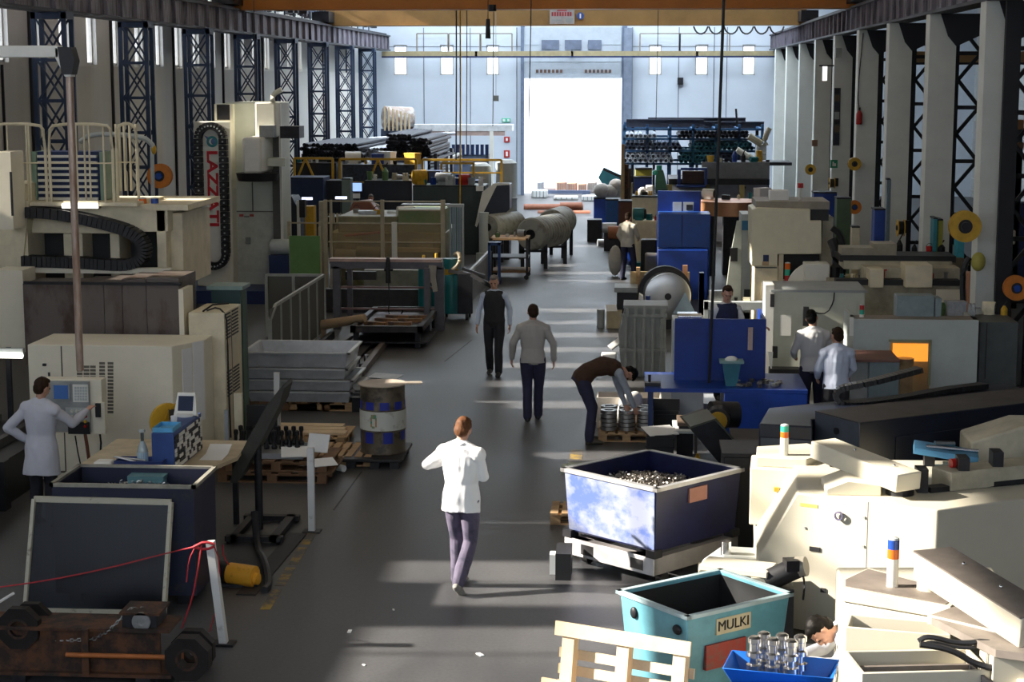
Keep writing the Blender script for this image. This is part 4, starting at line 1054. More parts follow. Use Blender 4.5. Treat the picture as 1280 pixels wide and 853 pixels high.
# --- the painted drum on its black pallet
g0, g1 = G(430, 583), G(500, 592)
px0, px1, py0 = G(437, 580).x, G(500, 590).x, 22.6
pm = MB().box(px0 - .05, px1, py0, py0 + 1.15, .09, .13)
bk = MB()
for x in (px0, (px0 + px1) / 2 - .05, px1 - .16):
    for y in (py0 + .03, py0 + .52, py0 + 1.0): bk.box(x, x + .12, y, y + .12, 0, .09)
thing('plastic_pallet', 'black pallet under the painted steel drum', 'pallet', P('deck', pm, BLACK, bevel=.008), P('block', bk, BLACK))
dc = (W(479, 560, py0 + .55).x, py0 + .55, .13); r = .30
hz = W(479, 480, py0 + .55).z - .13
DRM = mat('brown worn drum steel', (.13, .10, .065), .5, .3, rgb2=(.05, .04, .03), scale=6, amt=.45)
body = MB().lathe(dc, [(r, 0), (r + .012, .01), (r, .03), (r, hz * .33), (r + .01, hz * .34), (r, hz * .36), (r, hz * .64), (r + .01, hz * .65), (r, hz * .67), (r, hz - .02), (r + .012, hz - .01), (r, hz), (r - .02, hz), (r - .02, hz - .1)], 36)
lab = MB(); n_ = 36
def band(z0, z1, rr, a0=0, a1=2 * PI, k=36):
    m = MB(); vs = []
    for i in range(k + 1):
        t = a0 + (a1 - a0) * i / k
        for zz in (z0, z1): vs.append((dc[0] + rr * math.cos(t), dc[1] + rr * math.sin(t), dc[2] + zz))
    return m.add(vs, [(2 * i, 2 * i + 2, 2 * i + 3, 2 * i + 1) for i in range(k)])
bl1 = MB()
for a in range(9):
    t = a * 2 * PI / 9 - 2.05
    bl1.join(band(hz * .655, hz * .775, r + .004, t - .21, t + .21, 6))
for a in range(7):
    t = a * 2 * PI / 7 - 1.2
    bl1.join(band(hz * .17 + .03 * (a % 2), hz * .34, r + .004, t - .22, t + .22, 6))
lg_ = MB().join(band(hz * .54, hz * .60, r + .016, -1.95, -1.72, 4)).join(band(hz * .42, hz * .56, r + .015, -1.98, -1.90, 3)).join(band(hz * .42, hz * .56, r + .015, -1.76, -1.69, 3)).join(band(hz * .40, hz * .43, r + .015, -1.92, -1.78, 3))
lid = MB()
lid.prism([(dc[0] + (r + .03) * math.cos(t * .35), dc[1] + (r + .03) * math.sin(t * .35)) for t in range(18)], 'z', dc[2] + hz, dc[2] + hz + .012)
lid.ob((dc[0] + .42, dc[1] + .05, dc[2] + hz + .01), (.22, .18, .012), .2)
thing('steel_drum', 'brown steel drum with blue patches and a white label band, on the black pallet', 'drum', P('label_band', band(hz * .36, hz * .64, r + .012), mat('chipped white band', (.62, .62, .55), .55, rgb2=(.33, .30, .22), scale=9, amt=.36)), P('label_mark', lg_, mat('green red mark', (.05, .30, .16), .5, rgb2=(.5, .25, .12), scale=14, amt=.5)), P('blue_patch', bl1, mat('deep blue patch', (.015, .03, .30), .5)), P('lid', lid, mat('beige dusty lid', (.50, .42, .34), .6, .2)), own=(body, DRM))

# --- low barrier fence of steel posts and dark mesh
fx, ya, yb, fh = -6.24, 29.3, 34.5, 1.25
SM = mat('grey galvanised post', (.42, .43, .40), .5, .4, var=.1)
MESH = mat_glass('fine dark mesh', (.25, .25, .23), .6, .7); MESH.node_tree.nodes['Principled BSDF'].inputs['Base Color'].default_value = (.2, .2, .18, 1)
posts = []; fr = MB()
for k in range(7):
    y = ya + (yb - ya) * k / 6; posts.append(P('post', MB().box(fx - .03, fx + .03, y - .03, y + .03, 0, fh - (.18 if k == 0 else 0)), SM))
fr.bar((fx, ya, fh - .2), (fx, ya + .5, fh), .05).bar((fx, ya + .5, fh), (fx, yb, fh), .05).bar((fx, ya, .12), (fx, yb, .12), .04)
fr.bar((fx, yb, fh), (-7.4, yb, fh), .05).bar((fx, yb, .12), (-7.4, yb, .12), .04)
for x in (-6.85, -7.4): posts.append(P('post', MB().box(x - .03, x + .03, yb - .03, yb + .03, 0, fh), SM))
ms = MB().box(fx - .006, fx + .006, ya, yb, .12, fh - .02).box(-7.4, fx, yb - .006, yb + .006, .12, fh)
thing('barrier_fence', 'low grey steel barrier with close posts and dark mesh running beside the floor rails', 'fence', P('rail', fr, SM), P('mesh', ms, MESH), *posts)

# --- floor rails with clutter, steel platform
mb = MB()
for (x0, y0, x1, y1) in ((452, 470, 482, 431), (386, 462, 442, 424), (420, 470, 446, 432)):
    a, c = G(x0, y0), G(x1, y1); mb.bar((a.x, a.y, .06), (c.x, c.y, .06), .1, .12)
th1('floor_rail', 'pair of worn steel rails lying on the floor behind the grey trays', 'rail', mb, mat('worn rail steel', (.16, .14, .13), .5, .5))
a, b2 = G(405, 438), G(395, 410)
mb = MB().box(-6.0, -5.1, 30.2, 33.5, 0, .06).box(-6.05, -5.95, 30.0, 34, .06, .2)
th1('slide_bed', 'dark oily slide bed on the floor beside the barrier fence', 'machine bed', mb, DB)
g = G(398, 444)
th1('rag', 'small white rag lying on the dark slide bed', 'cloth', MB().sph((g.x, g.y + .2, .1), (.09, .07, .05)), PAPER)
for k, (px, py) in enumerate(((447, 455), (458, 452), (452, 463))):
    g = G(px, py); th1('pipe_fitting', ['small bright pipe fitting on the floor between the rails, left one', 'small bright pipe fitting on the floor between the rails, middle one', 'dark small fitting on the floor between the rails'][k], 'fitting', MB().cyl((g.x, g.y, 0), (g.x, g.y, .12), .05, .04, n=12), BRIGHT if k < 2 else DKM)
Yq = 33.2
q = FB(438, 422, 528, 434, Yq)
x0, x1 = q[0], q[1]
top = MB()
for u in ((x0, x1, Yq, Yq + .12), (x0, x1, Yq + 2.9, Yq + 3.0), (x0, x0 + .1, Yq, Yq + 3.0), (x1 - .1, x1, Yq, Yq + 3.0)): top.box(*u, .30, .42)
top.box(x0 + .1, x1 - .1, Yq + .1, Yq + 2.9, .30, .34)
lgs = [P('leg', MB().box(x, x + .1, y, y + .1, 0, .3), DKM) for x in (x0 + .05, x1 - .15) for y in (Yq + .05, Yq + 2.8)]
thing('steel_platform', 'low dark steel platform frame standing beside the aisle', 'platform', P('frame', top, mat('dark brown steel', (.05, .042, .04), .5, .4, var=.25)), P('shelf', MB().box(x0, x1 + .1, Yq - .1, Yq + 1.5, .10, .13), DKM), *lgs)
for k in range(7):
    xx = x0 + .3 + k * .15; th1('rusty_bar', ['short rusty bar lying on the low platform, leftmost', 'short rusty bar on the low platform, second from left', 'short rusty bar on the low platform, third from left', 'short rusty bar in the middle of the low platform', 'short rusty bar on the low platform, third from right', 'short rusty bar on the low platform, second from right', 'short rusty bar lying on the low platform, rightmost'][k], 'bar', MB().ob((xx + .1, Yq + .7 + (k % 3) * .5, .375), (.5, .14, .07), .15 * (k - 3)), mat('orange rusty bar', (.30, .15, .06), .7, .2, rgb2=(.1, .06, .04), scale=5))
    if k > 4: break
g = G(455, 422)
th1('cardboard_tube', 'wrapped beige bundle on the left end of the low platform', 'bundle', MB().cyl((x0 - .75, Yq + .9, .30), (x0 + .2, Yq + .55, .50), .10, .08, n=12).cyl((x0 - .7, Yq + .88, 0), (x0 - .7, Yq + .88, .3), .05), CARD)

# --- test table frame, gas bottles, teal machine
Yf = 35.6
q = FB(415, 330, 553, 415, Yf); x0, x1, zt = q[0], q[1], W(480, 324, Yf).z
LG_ = mat('grey violet steel', (.13, .125, .14), .5, .4, var=.15)
zz1 = W(480, 334, Yf).z
pk = MB().box(x0 - .05, x1 - .02, Yf - .02, Yf + .3, zt - .06, zt)
bm_ = MB().box(x0 - .02, x1, Yf, Yf + .25, zz1 - .04, zt - .06)
hz1, hz2 = W(480, 360, Yf).z, W(480, 387, Yf).z
rr_ = MB().box(x0, x1, Yf + .05, Yf + .1, hz1 - .02, hz1 + .02).box(x0, x1, Yf + .05, Yf + .1, hz2 - .02, hz2 + .02)
legs = [P('leg', MB().box(W(a, 370, yy).x, W(c, 370, yy).x, yy, yy + .14, 0, zz1), LG_) for a, c, yy in ((416, 425, Yf), (543, 555, Yf), (434, 440, Yf + 1.2), (530, 537, Yf - .2))]
thing('steel_frame_table', 'tall grey steel frame with a pinkish top bar beside the mesh guard', 'frame', P('top_bar', pk, mat('pinkish worn bar', (.52, .36, .30), .5, .2, var=.15)), P('beam', bm_, LG_), P('rail', rr_, mat('dull red rail', (.20, .11, .10), .5)), *legs)
p = W(485, 345, Yf - .15)
thing('air_tool', 'black air tool hanging over the top bar of the steel frame', 'tool', P('hose', MB().tube([(p.x, Yf - .1, p.z - .1), (p.x + .02, Yf - .1, p.z - .5), (p.x - .02, Yf - .08, .35), (p.x + .1, Yf + .3, .03)], .012, 6, 1), BLACK), own=(MB().cyl((p.x, Yf - .12, p.z - .15), (p.x, Yf - .12, p.z + .38), .055, .04, n=10).cyl((p.x - .08, Yf - .12, p.z + .12), (p.x + .1, Yf - .12, p.z + .12), .03, n=8), BLACK))
p = W(540, 340, Yf - .12)
th1('work_glove', 'pale work cloth draped over the right leg of the steel frame', 'cloth', MB().ob((p.x, Yf - .12, p.z - .05), (.16, .04, .36), 0, 0, .1).ob((p.x + .05, Yf - .16, p.z - .25), (.10, .04, .3), 0, 0, -.15), mat('grimy pale cloth', (.38, .35, .30), .9))
gb = None
for k, (px, yy) in enumerate(((530, 36.6), (537, 37.0))):
    x = W(px, 380, yy).x
    if not gb: gb = thing('gas_cylinder', 'teal gas cylinder behind the steel frame, left one', 'gas cylinder', P('valve', MB().cyl((x, yy, 1.36), (x, yy, 1.46), .03, n=10), YEL), own=(MB().lathe((x, yy, 0), [(.115, 0), (.12, .02), (.12, 1.15), (.09, 1.28), (.035, 1.36)], 16), TEAL), group='teal gas cylinders'); x_0 = x
    else: dup(gb, off=(x - x_0 + .15, yy - 36.6, 0), label='teal gas cylinder behind the steel frame, right one')
Yv = 37.2
q = FB(553, 325, 579, 408, Yv); cx = (q[0] + q[1]) / 2
bd = MB().lathe((cx - .07, Yv + .3, .12), [(.2, 0), (.21, .05), (.2, .8), (.15, .9)], 18).box(cx + .02, cx + .28, Yv + .1, Yv + .6, .12, .95)
tp = MB().cyl((cx - .08, Yv + .3, 1.0), (cx - .08, Yv + .3, q[3]), .17, n=18)
hs = MB().tube([(cx - .1, Yv + .2, 1.02), (cx + .15, Yv + .05, 1.2), (cx + .14, Yv + .1, q[3] + .15), (cx + .02, Yv + .2, q[3] + .1), (cx + .05, Yv + .2, 1.4)], .045, 8, 2)
ar = MB().bar((cx - .1, Yv + .1, 1.06), (cx + .55, Yv, .95), .07).bar((cx + .4, Yv, 1.0), (cx + .85, Yv - .1, .75), .09).bar((cx + .2, Yv, 1.12), (cx + .7, Yv, .95), .06)
thing('industrial_vacuum', 'teal industrial vacuum with thick hoses at the edge of the aisle', 'vacuum cleaner', P('canister', bd, TEAL), P('motor_head', tp, TEAL, subs=[P('band', MB().cyl((cx - .08, Yv + .3, q[3] - .35), (cx - .08, Yv + .3, q[3] - .22), .175, n=18), YEL)]), P('hose', hs, mat('tan hose', (.36, .30, .20), .6)), P('nozzle_arm', ar, BLACK), P('cover', MB().box(cx + .1, cx + .42, Yv - .02, Yv + .1, .15, 1.0), DKM),
      *[P('wheel', MB().cyl((cx + dx - .03, Yv + dy, .08), (cx + dx + .03, Yv + dy, .08), .08, n=14), BLACK) for dx in (-.2, .3) for dy in (.05, .55)])
# --- lean grey ramp plate against the rollers stand
Yr = 38.5
a, b_, c, d = G(580, 385), G(576, 400), W(609, 318, 43), W(580, 345, 38)
p0 = Vector((a.x, 39.5, 0)); p1 = Vector((W(612, 350, 44.8).x, 44.8, 0))
zt0, zt1 = W(580, 346, 39.5).z, W(612, 314, 44.8).z
mb = MB(); o = Vector((.05, 0, 0))
mb.add([p0, p1, p1 + Vector((0, 0, zt1)), p0 + Vector((0, 0, zt0)), p0 + o, p1 + o, p1 + o + Vector((0, 0, zt1)), p0 + o + Vector((0, 0, zt0))], BF)
thing('side_guard', 'plain grey sheet-metal guard standing along the aisle behind the vacuum', 'guard', P('edge_strip', MB().bar(p0 + Vector((0, 0, zt0)), p1 + Vector((0, 0, zt1)), .06), SM), P('foot', MB().box(p0.x - .1, p0.x + .15, 39.5, 39.6, 0, .04).box(p1.x - .1, p1.x + .15, 44.7, 44.8, 0, .04), DKM), own=(mb, mat('dusty grey sheet', (.30, .29, .26), .55, .2, var=.1)))

# --- glazed / meshed machine guard and olive machine behind
Yg2 = 42.0
BEI = mat('beige post paint', (.50, .43, .30), .55, var=.1)
OL = mat('olive grimy machine paint', (.26, .24, .13), .5, var=.3, scale=1.5)
zt = W(480, 250, Yg2).z
gp = []
for a, c, t in ((405, 409, 250), (413, 415, 250), (476, 480, 250), (551, 556, 250), (490, 496, 278), (399, 402, 277), (360, 363, 277)):
    q = FB(a, t, c, 340, Yg2); gp.append(P('post', MB().box(q[0], q[1] + .01, Yg2 - .04, Yg2 + .04, 0, q[3]), BEI if a != 490 else WHITEP))
rl = MB()
for (a, c, y) in ((408, 556, 251), (360, 556, 278.5), (410, 556, 302)):
    q = FB(a, y, c, y + 1, Yg2); rl.box(q[0], q[1], Yg2 - .015, Yg2 + .015, q[3] - .03, q[3])
q = FB(411, 280, 553, 330, Yg2)
gw = MB().box(q[0], q[1], Yg2 + .01, Yg2 + .02, q[2], q[3])
thing('mesh_guard', 'long guard of beige posts and rails with grimy clear panels, behind the steel frame', 'guard', P('rail', rl, BEI), P('panel', gw, mat_glass('grimy clear panel', (.75, .66, .48), .22, .5)), *gp)
q = FB(412, 278, 556, 345, 43.2)
mb = MB().box(q[0], q[1], 43.2, 46, 0, 1.35); mb.box(q[0] + .2, q[0] + 1.7, 43.3, 45.5, 1.35, 1.75)
gpn = bx(498, 262, 556, 318, 43.4, 1.2, None, 1.3)
det = MB(); 
for (a, y0, c, y1) in ((420, 312, 470, 322), (430, 300, 452, 314), (512, 300, 540, 312)): bx(a, y0, c, y1, 43.1, .3, det)
cy = MB(); p = W(461, 316, 43.0); cy.cyl((p.x - .3, 43.05, p.z), (p.x + .3, 43.05, p.z), .16, n=14); p = W(420, 322, 43.0); cy.cyl((p.x, 43.05, p.z), (p.x + .5, 43.05, p.z), .2, n=14)
rd = MB(); p = W(476, 290, 43); rd.cyl((p.x - .9, 43.0, p.z - .1), (p.x + .1, 43.0, p.z), .03, n=8)
sw = MB().box(W(493, 290, 43.1).x, W(556, 290, 43.1).x, 42.95, 43.1, .9, 1.0)
thing('grinding_machine', 'large olive-brown machine with a green hood behind the mesh guard', 'machine', P('bed', mb, OL, bevel=.03), P('hood', gpn, mat('faded green hood', (.15, .21, .08), .5, rgb2=(.28, .25, .12), scale=.8, amt=.4), subs=[P('hood_rim', bx(498, 262, 556, 264, 43.36, .1), BEI)]), P('slide', det, CREAMD), P('spindle', cy, mat('grimy steel', (.3, .28, .22), .4, .6)), P('red_bar', rd, RED), P('shelf', sw, CREAM2))
q = FB(383, 250, 413, 345, 43.6)
crt = MB(); n9 = 16; q2 = FB(407, 268, 478, 276, 45.5)
for k in range(n9): crt.box(q2[0] + (q2[1] - q2[0]) * k / n9, q2[0] + (q2[1] - q2[0]) * (k + .5) / n9, 45.5, 45.56, q2[3] - .25, q2[3] + .02)
thing('roller_conveyor', 'conveyor edged with a row of pale pegs behind the mesh guard', 'conveyor', P('bed', MB().box(q2[0], q2[1], 45.56, 46.6, q2[3] - .3, q2[3] - .08), DKM), P('peg_row', crt, mat('warm pale peg', (.62, .52, .32), .5)), P('leg', MB().box(q2[0] + .05, q2[0] + .15, 46.1, 46.2, 0, q2[3] - .3).box(q2[1] - .15, q2[1] - .05, 46.1, 46.2, 0, q2[3] - .3), DKM))
p = W(449, 266, 46.2)
th1('red_brown_motor', 'rounded red-brown motor housing behind the conveyor pegs', 'motor', MB().prism([(p.x - .4, 0), (p.x + .4, 0), (p.x + .4, p.z), (p.x + .2, p.z + .3), (p.x - .25, p.z + .25), (p.x - .4, p.z - .1)], 'y', 46.7, 47.2), mat('red brown paint', (.25, .08, .035), .5), bevel=.05)
# green panel on posts
Yn = 40.0
q = FB(362, 295, 400, 345, Yn)
thing('green_screen', 'bright green sheet panel on posts at the near end of the mesh guard', 'panel', P('post', MB().box(q[0] - .02, q[0] + .04, Yn + .05, Yn + .12, 0, q[3]), BEI), P('post', MB().box(q[1] - .04, q[1] + .02, Yn + .05, Yn + .12, 0, q[3] + .2), BEI), own=(MB().box(q[0], q[1], Yn, Yn + .04, .65, q[3]), mat('bright green paint', (.13, .27, .08), .5, var=.1)))
p = W(350, 310, 40.5)
thing('motor_drum', 'pale round motor on a dark stand left of the green panel', 'motor', P('stand', MB().box(p.x - .25, p.x + .25, 40.4, 41.0, 0, p.z - .17), DBLUE), own=(MB().cyl((W(338, 312, 40.5).x, 40.7, p.z), (W(361, 312, 40.5).x, 40.7, p.z), .19, n=18).cyl((W(336, 312, 40.5).x, 40.7, p.z), (W(338, 312, 40.5).x, 40.7, p.z), .14, n=18), LGREY))
# dark block behind the steel frame
th1('plate_rack', 'dark steel plates standing behind the steel frame table', 'rack', bx(405, 362, 527, 408, 38.3, .3).join(bx(432, 350, 470, 362, 38.4, .2, None, .9)), mat('dark grey plate', (.045, .042, .042), .5, .4, var=.2))
th1('grey_desk', 'low grey-green cabinet with a white paper on top, behind the steel frame', 'cabinet', bx(455, 338, 560, 362, 39.4, .8, None, 0), mat('grey green paint', (.25, .25, .2), .5, var=.15))
# tall blue-grey curtain panel
q = FB(562, 258, 577, 348, 41)
cp_ = MB(); nn = 5
for k in range(nn): cp_.box(q[0] + (q[1] - q[0]) * k / nn, q[0] + (q[1] - q[0]) * (k + .7) / nn, 41 + .03 * (k % 2), 41.06 + .03 * (k % 2), 0.02, q[3])
thing('strip_curtain', 'tall blue-grey strip screen at the right end of the mesh guard', 'screen', P('header', MB().box(q[0] - .05, q[1] + .05, 40.98, 41.14, q[3] - .02, q[3] + .05), SM), P('side_post', MB().box(q[1], q[1] + .05, 41, 41.1, 0, q[3]), SM), own=(cp_, mat('blue grey strip', (.25, .33, .36), .4)))

# --- big white-lettered vertical milling machine
Ym = 40.5
LZ = mat('pale machine paint', (.78, .75, .62), .5, var=.06, scale=1.2); LZ2 = mat('pale green-grey panel', (.56, .59, .52), .5, var=.07, scale=1.2)
q = FB(244, 152, 290, 342, Ym)
face = MB().box(q[0], q[1], Ym, Ym + .5, .3, q[3])
q2 = FB(290, 128, 344, 345, Ym + .5)
colb = MB().box(q2[0] - .1, q2[1], Ym + .5, Ym + 2.4, .0, q2[3])
q3 = FB(345, 200, 357, 345, Ym + .3); 
pan = bx(290, 265, 342, 340, Ym + .46, .04)
pt_ = MB(); bx(315, 228, 315.7, 264, Ym + .44, .06, pt_); bx(290, 264, 342, 265, Ym + .43, .06, pt_); bx(341, 170, 350, 340, Ym + .35, .2, pt_)
em = MB(); bx(299, 268, 304, 271, Ym + .43, .04, em); bx(312, 268, 317, 271, Ym + .43, .04, em)
em2 = MB(); bx(305, 270, 311, 272, Ym + .43, .04, em2); bx(307, 297, 313, 305, Ym + .43, .04, em2)
# chain oval
def oval(cx_, zt_, zb_, rx, n=10):
    pts = []
    for i in range(n + 1):
        t = PI - PI * i / n; pts.append((cx_ + rx * math.cos(t), zt_ + rx * math.sin(t)))
    for i in range(n + 1):
        t = -PI * i / n; pts.append((cx_ + rx * math.cos(t), zb_ + rx * math.sin(t)))
    return pts
cxo = W(266.5, 245, Ym).x; rr0 = (W(282, 245, Ym).x - W(251, 245, Ym).x) / 2
ztop = W(266, 173, Ym).z; zbot = W(266, 317, Ym).z
ov = oval(cxo, ztop, zbot, rr0, 12); links = MB(); pegs = MB()
cl = ov + [ov[0]]
acc = 0
for a, c in zip(cl, cl[1:]):
    L_ = math.dist(a, c); nn = max(1, round(L_ / .14))
    for i in range(nn):
        u = [a[k] + (c[k] - a[k]) * (i + .06) / nn for k in (0, 1)]; v = [a[k] + (c[k] - a[k]) * (i + .94) / nn for k in (0, 1)]
        links.bar((u[0], Ym - .1, u[1]), (v[0], Ym - .1, v[1]), .19, .17) if abs(u[0] - v[0]) > 1e-5 or 1 else 0
        pegs.cyl(((u[0] + v[0]) / 2, Ym - .2, (u[1] + v[1]) / 2), ((u[0] + v[0]) / 2, Ym - .18, (u[1] + v[1]) / 2), .022, n=6)
ins = MB().prism(oval(cxo, ztop - .02, zbot + .02, rr0 - .09), 'y', Ym - .05, Ym)
MT = lambda x, y, z, s: Matrix.Translation((x, y, z)) @ UPR @ Matrix.Rotation(-PI / 2, 4, 'Z')
zc = W(266, 236, Ym).z
txt = textmb('LAZZATI', .30, Matrix.Translation((cxo, Ym - .055, zc)) @ UPR @ Matrix.Rotation(-PI / 2, 4, 'Z') @ Matrix.Scale(1.5, 4, (1, 0, 0)) @ Matrix.Scale(1.12, 4, (0, 1, 0)), .008, .010)
for i_, v_ in enumerate(txt.v): pass
lgz = W(266, 177, Ym).z
logo = MB().ring((cxo + .02, Ym - .065, lgz), (cxo + .02, Ym - .05, lgz), .13, .075, 20)
logo2 = MB().sph((cxo + .05, Ym - .055, lgz), (.06, .012, .07)).prism([(cxo - .16, lgz + .14), (cxo - .02, lgz + .08), (cxo - .08, lgz + .03)], 'y', Ym - .06, Ym - .05)
head = bx(319, 128, 344, 172, Ym - .0, .6)
hd2 = MB().join(bx(303, 172, 327, 217, Ym - .9, 1.4))
rng = MB(); p = W(320, 220, Ym - .6); rng.cyl((p.x, Ym - .4, p.z - .12), (p.x, Ym - .4, p.z + .06), .45, .5, n=20)
gb_ = bx(324, 157, 341, 172, Ym - .4, .4); armz = bx(326, 198, 356, 208, Ym - .3, .5); db_ = bx(350, 158, 374, 173, Ym - .4, .6)
top = MB().join(bx(268, 130, 291, 152, Ym + .3, 1.2)); td = bx(271, 131, 287, 150, Ym + .28, .03)
cn = MB().box(W(348, 250, Ym).x, W(350.5, 250, Ym).x, Ym + .2, Ym + .3, 0, W(349, 130, Ym).z)
hkz = MB().tube([W(341, 128, Ym), W(341, 118, Ym), W(352, 112, Ym)], .06, 8, 1)
SEAM2 = mat('panel line', (.12, .12, .11), .7)
thing('milling_machine', 'tall pale vertical milling machine with an oval cable carrier and red upright lettering', 'machine', P('carrier_panel', face, LZ, bevel=.02), P('column', colb, LZ2, bevel=.03, subs=[P('panel_line', pt_, SEAM2), P('lower_panel', pan, mat('pale panel', (.52, .53, .47), .5))]),
      P('cable_carrier', links, BLACK, 'black oval cable carrier', subs=[P('link_pin', pegs, LGREY)]), P('sign_plate', ins, WHITEP, subs=[P('lettering', txt, mat('red lettering', (.62, .01, .02), .5)), P('emblem_ring', logo, mat('teal emblem', (.03, .30, .32), .5)), P('emblem_mark', logo2, mat('blue emblem', (.10, .20, .42), .5))]),
      P('head', head, LZ, bevel=.03), P('spindle_box', hd2, WHITEP, bevel=.06), P('tool_ring', rng, DKM), P('grey_box', gb_, GREYP), P('arm', armz, LZ2), P('dark_box', db_, DKM), P('top_frame', top, LZ, subs=[P('opening', td, DKM)]), P('pipe_post', cn, WHITEP), P('lamp_arm', hkz, LZ),
      P('warning_mark', em, mat('dull red mark', (.5, .08, .06), .6)), P('plate_mark', em2, mat('grey mark', (.2, .22, .2), .6)), P('base', MB().box(q[0] - .3, q2[1] + .8, Ym - .9, Ym + 2.6, 0, .3), DBLUE))
# dark operator station right of it
q = FB(352, 246, 372, 300, 47)
thing('operator_station', 'dark hooded control station with a white edge right of the tall milling machine', 'control station', P('side_strip', MB().join(bx(349, 245, 354, 264, 46.9, .1)), WHITEP), P('inner_post', bx(371, 251, 374, 284, 46.6, .15, None, 0), WHITEP), P('hanging_cover', bx(374, 250, 381, 272, 46.6, .2), BLACK), own=(MB().prism([(q[0], 0), (q[1], 0), (q[1], q[3] - .3), (q[1] - .15, q[3]), (q[0] + .1, q[3]), (q[0], q[3] - .2)], 'y', 47, 48), mat('near black blue', (.012, .016, .03), .5)))
th1('yellow_box', 'yellow machine box beyond the green panel', 'box', bx(381, 258, 392, 272, 48.5, .4, None, 0), YEL)
th1('pale_column', 'pale thick post beyond the green panel', 'post', bx(399, 252, 406, 320, 44.0, .2, None, 0), mat('dusty beige post', (.42, .37, .27), .6))
th1('rope_hook', 'black crane hook hanging against the pale side panel of the milling machine', 'hook', MB().tube([W(323, 277, 43), W(324, 285, 43), W(327, 290, 43), W(329, 298, 43), W(326, 304, 43), W(323, 299, 43)], .035, 6, 1).box(W(322, 290, 43).x, W(330, 290, 43).x, 42.96, 43.06, W(325, 302, 43).z, W(325, 290, 43).z).cyl((W(323, 277, 43).x, 43, W(323, 277, 43).z), (W(323, 277, 43).x, 43, 10.5), .01, n=5), DKM)
# ================================================================ RIGHT SIDE, NEAR
def FR(x, y, deg, z=0): return Matrix.Translation((x, y, z)) @ Matrix.Rotation(math.radians(deg), 4, 'Z')
IVORY = mat('ivory machine paint', (.58, .54, .43), .42, var=.03, scale=1.5)
GTOP = mat('grey brown dusty top', (.20, .17, .145), .6, var=.15)
DKN = mat('near black navy cover', (.010, .014, .028), .35, var=.15)
# --- blue scrap skip on its fork base
M = FR(.21, 17.35, 48)
SW_, SD_ = 1.34, 1.30     # local x runs to the right-hand corner, local y to the left-hand corner
tub = MB().tub(0, SW_, 0, SD_, .36, 1.03, .03, .04, floor=.42).xf(M)
SKB = mat('shaded navy skip paint', (.007, .010, .05), .4, var=.2)  # navy darkened to stand in for shade on the right-hand side
SKW = mat('worn sunlit skip face', (.09, .14, .38), .45, rgb2=(.28, .31, .41), scale=2.6, amt=.52, stretch=(1, 1, 1.3))  # worn paint, its paler tone kept to the sunlit front-left side
rim = MB()
for u in ((-.03, SW_ + .03, -.03, .03), (-.03, SW_ + .03, SD_ - .03, SD_ + .03), (-.03, .03, -.03, SD_ + .03), (SW_ - .03, SW_ + .03, -.03, SD_ + .03)): rim.box(*u, 1.0, 1.04)
rim.xf(M)
side = MB().box(.5, .78, -.012, .025, .80, .95).xf(M)
bf = MB()
for y in (.02, SD_ - .12): bf.box(.0, SW_, y, y + .1, .12, .3)
for x in (0, SW_ - .1): bf.box(x, x + .1, .02, SD_ - .02, .12, .3)
bf.box(.0, .1, .12, .34, .12, .3).box(0, .12, SD_ - .34, SD_ - .12, .12, .3)
bf.xf(M)
pk = MB().box(-.012, .0, .16, .34, .15, .26).box(-.012, .0, .86, 1.04, .15, .26).xf(M)
fp = MB().box(-.01, .0, .02, SD_ - .02, .12, .3).xf(M)
thing('scrap_skip', 'large worn blue scrap skip full of metal turnings on a pale fork base', 'skip', P('tub', tub, SKB), P('worn_sunlit_face', MB().add([(.027, .05, .38), (.027, SD_ - .05, .38), (-.012, SD_ - .02, .995), (-.012, .02, .995), (.04, .05, .38), (.04, SD_ - .05, .38), (.01, SD_ - .02, .995), (.01, .02, .995)], BF).xf(M), SKW), P('rim', rim, mat('worn pale rim', (.5, .5, .5), .45, .4)), P('name_plate', side, mat('faded red plate', (.35, .16, .12), .6)),
      P('fork_frame', bf, mat('dusty grey frame', (.30, .28, .27), .5, .2)), P('front_beam', fp, mat('pale worn beam', (.62, .60, .60), .5), subs=[P('fork_pocket', pk, BLACK)]),
      P('bracket', MB().box(-.02, .1, 0.0, .12, .30, .38).box(-.02, .1, SD_ - .12, SD_, .30, .38).box(SW_ - .12, SW_, 0, .12, .3, .38).box(SW_ - .12, SW_, SD_ - .12, SD_, .3, .38).xf(M), DKM),
      P('wheel', MB().cyl((.2, .05, .06), (.2, .13, .06), .06, n=14).xf(M), BLACK), P('wheel', MB().cyl((.2, 1.1, .06), (.2, 1.18, .06), .06, n=14).xf(M), BLACK), P('wheel', MB().cyl((1.15, .05, .06), (1.15, .13, .06), .06, n=14).xf(M), BLACK), P('wheel', MB().cyl((1.15, 1.1, .06), (1.15, 1.18, .06), .06, n=14).xf(M), BLACK))
g = G(692, 738)
thing('fork_block', 'black steel block with a white painted end beside the fork base of the blue skip', 'block', P('white_end', MB().box(g.x - .06, g.x + .0, g.y + .35, g.y + .5, .06, .27), PAPER), own=(MB().box(g.x, g.x + .16, g.y + .35, g.y + .8, 0, .28), BLACK))
rr = random.Random(9)
sw = MB()
fill = MB()
nx = 14
hgt = lambda u, v: .73 + .17 * math.exp(-((u - .45) ** 2 + (v - .55) ** 2) * 6)
grid = [(SW_ * (.06 + .88 * i / nx), SD_ * (.06 + .88 * k / nx), hgt(i / nx, k / nx) + rr.uniform(-.015, .015)) for k in range(nx + 1) for i in range(nx + 1)]
fill.add(grid, [(k * (nx + 1) + i, k * (nx + 1) + i + 1, (k + 1) * (nx + 1) + i + 1, (k + 1) * (nx + 1) + i) for k in range(nx) for i in range(nx)])
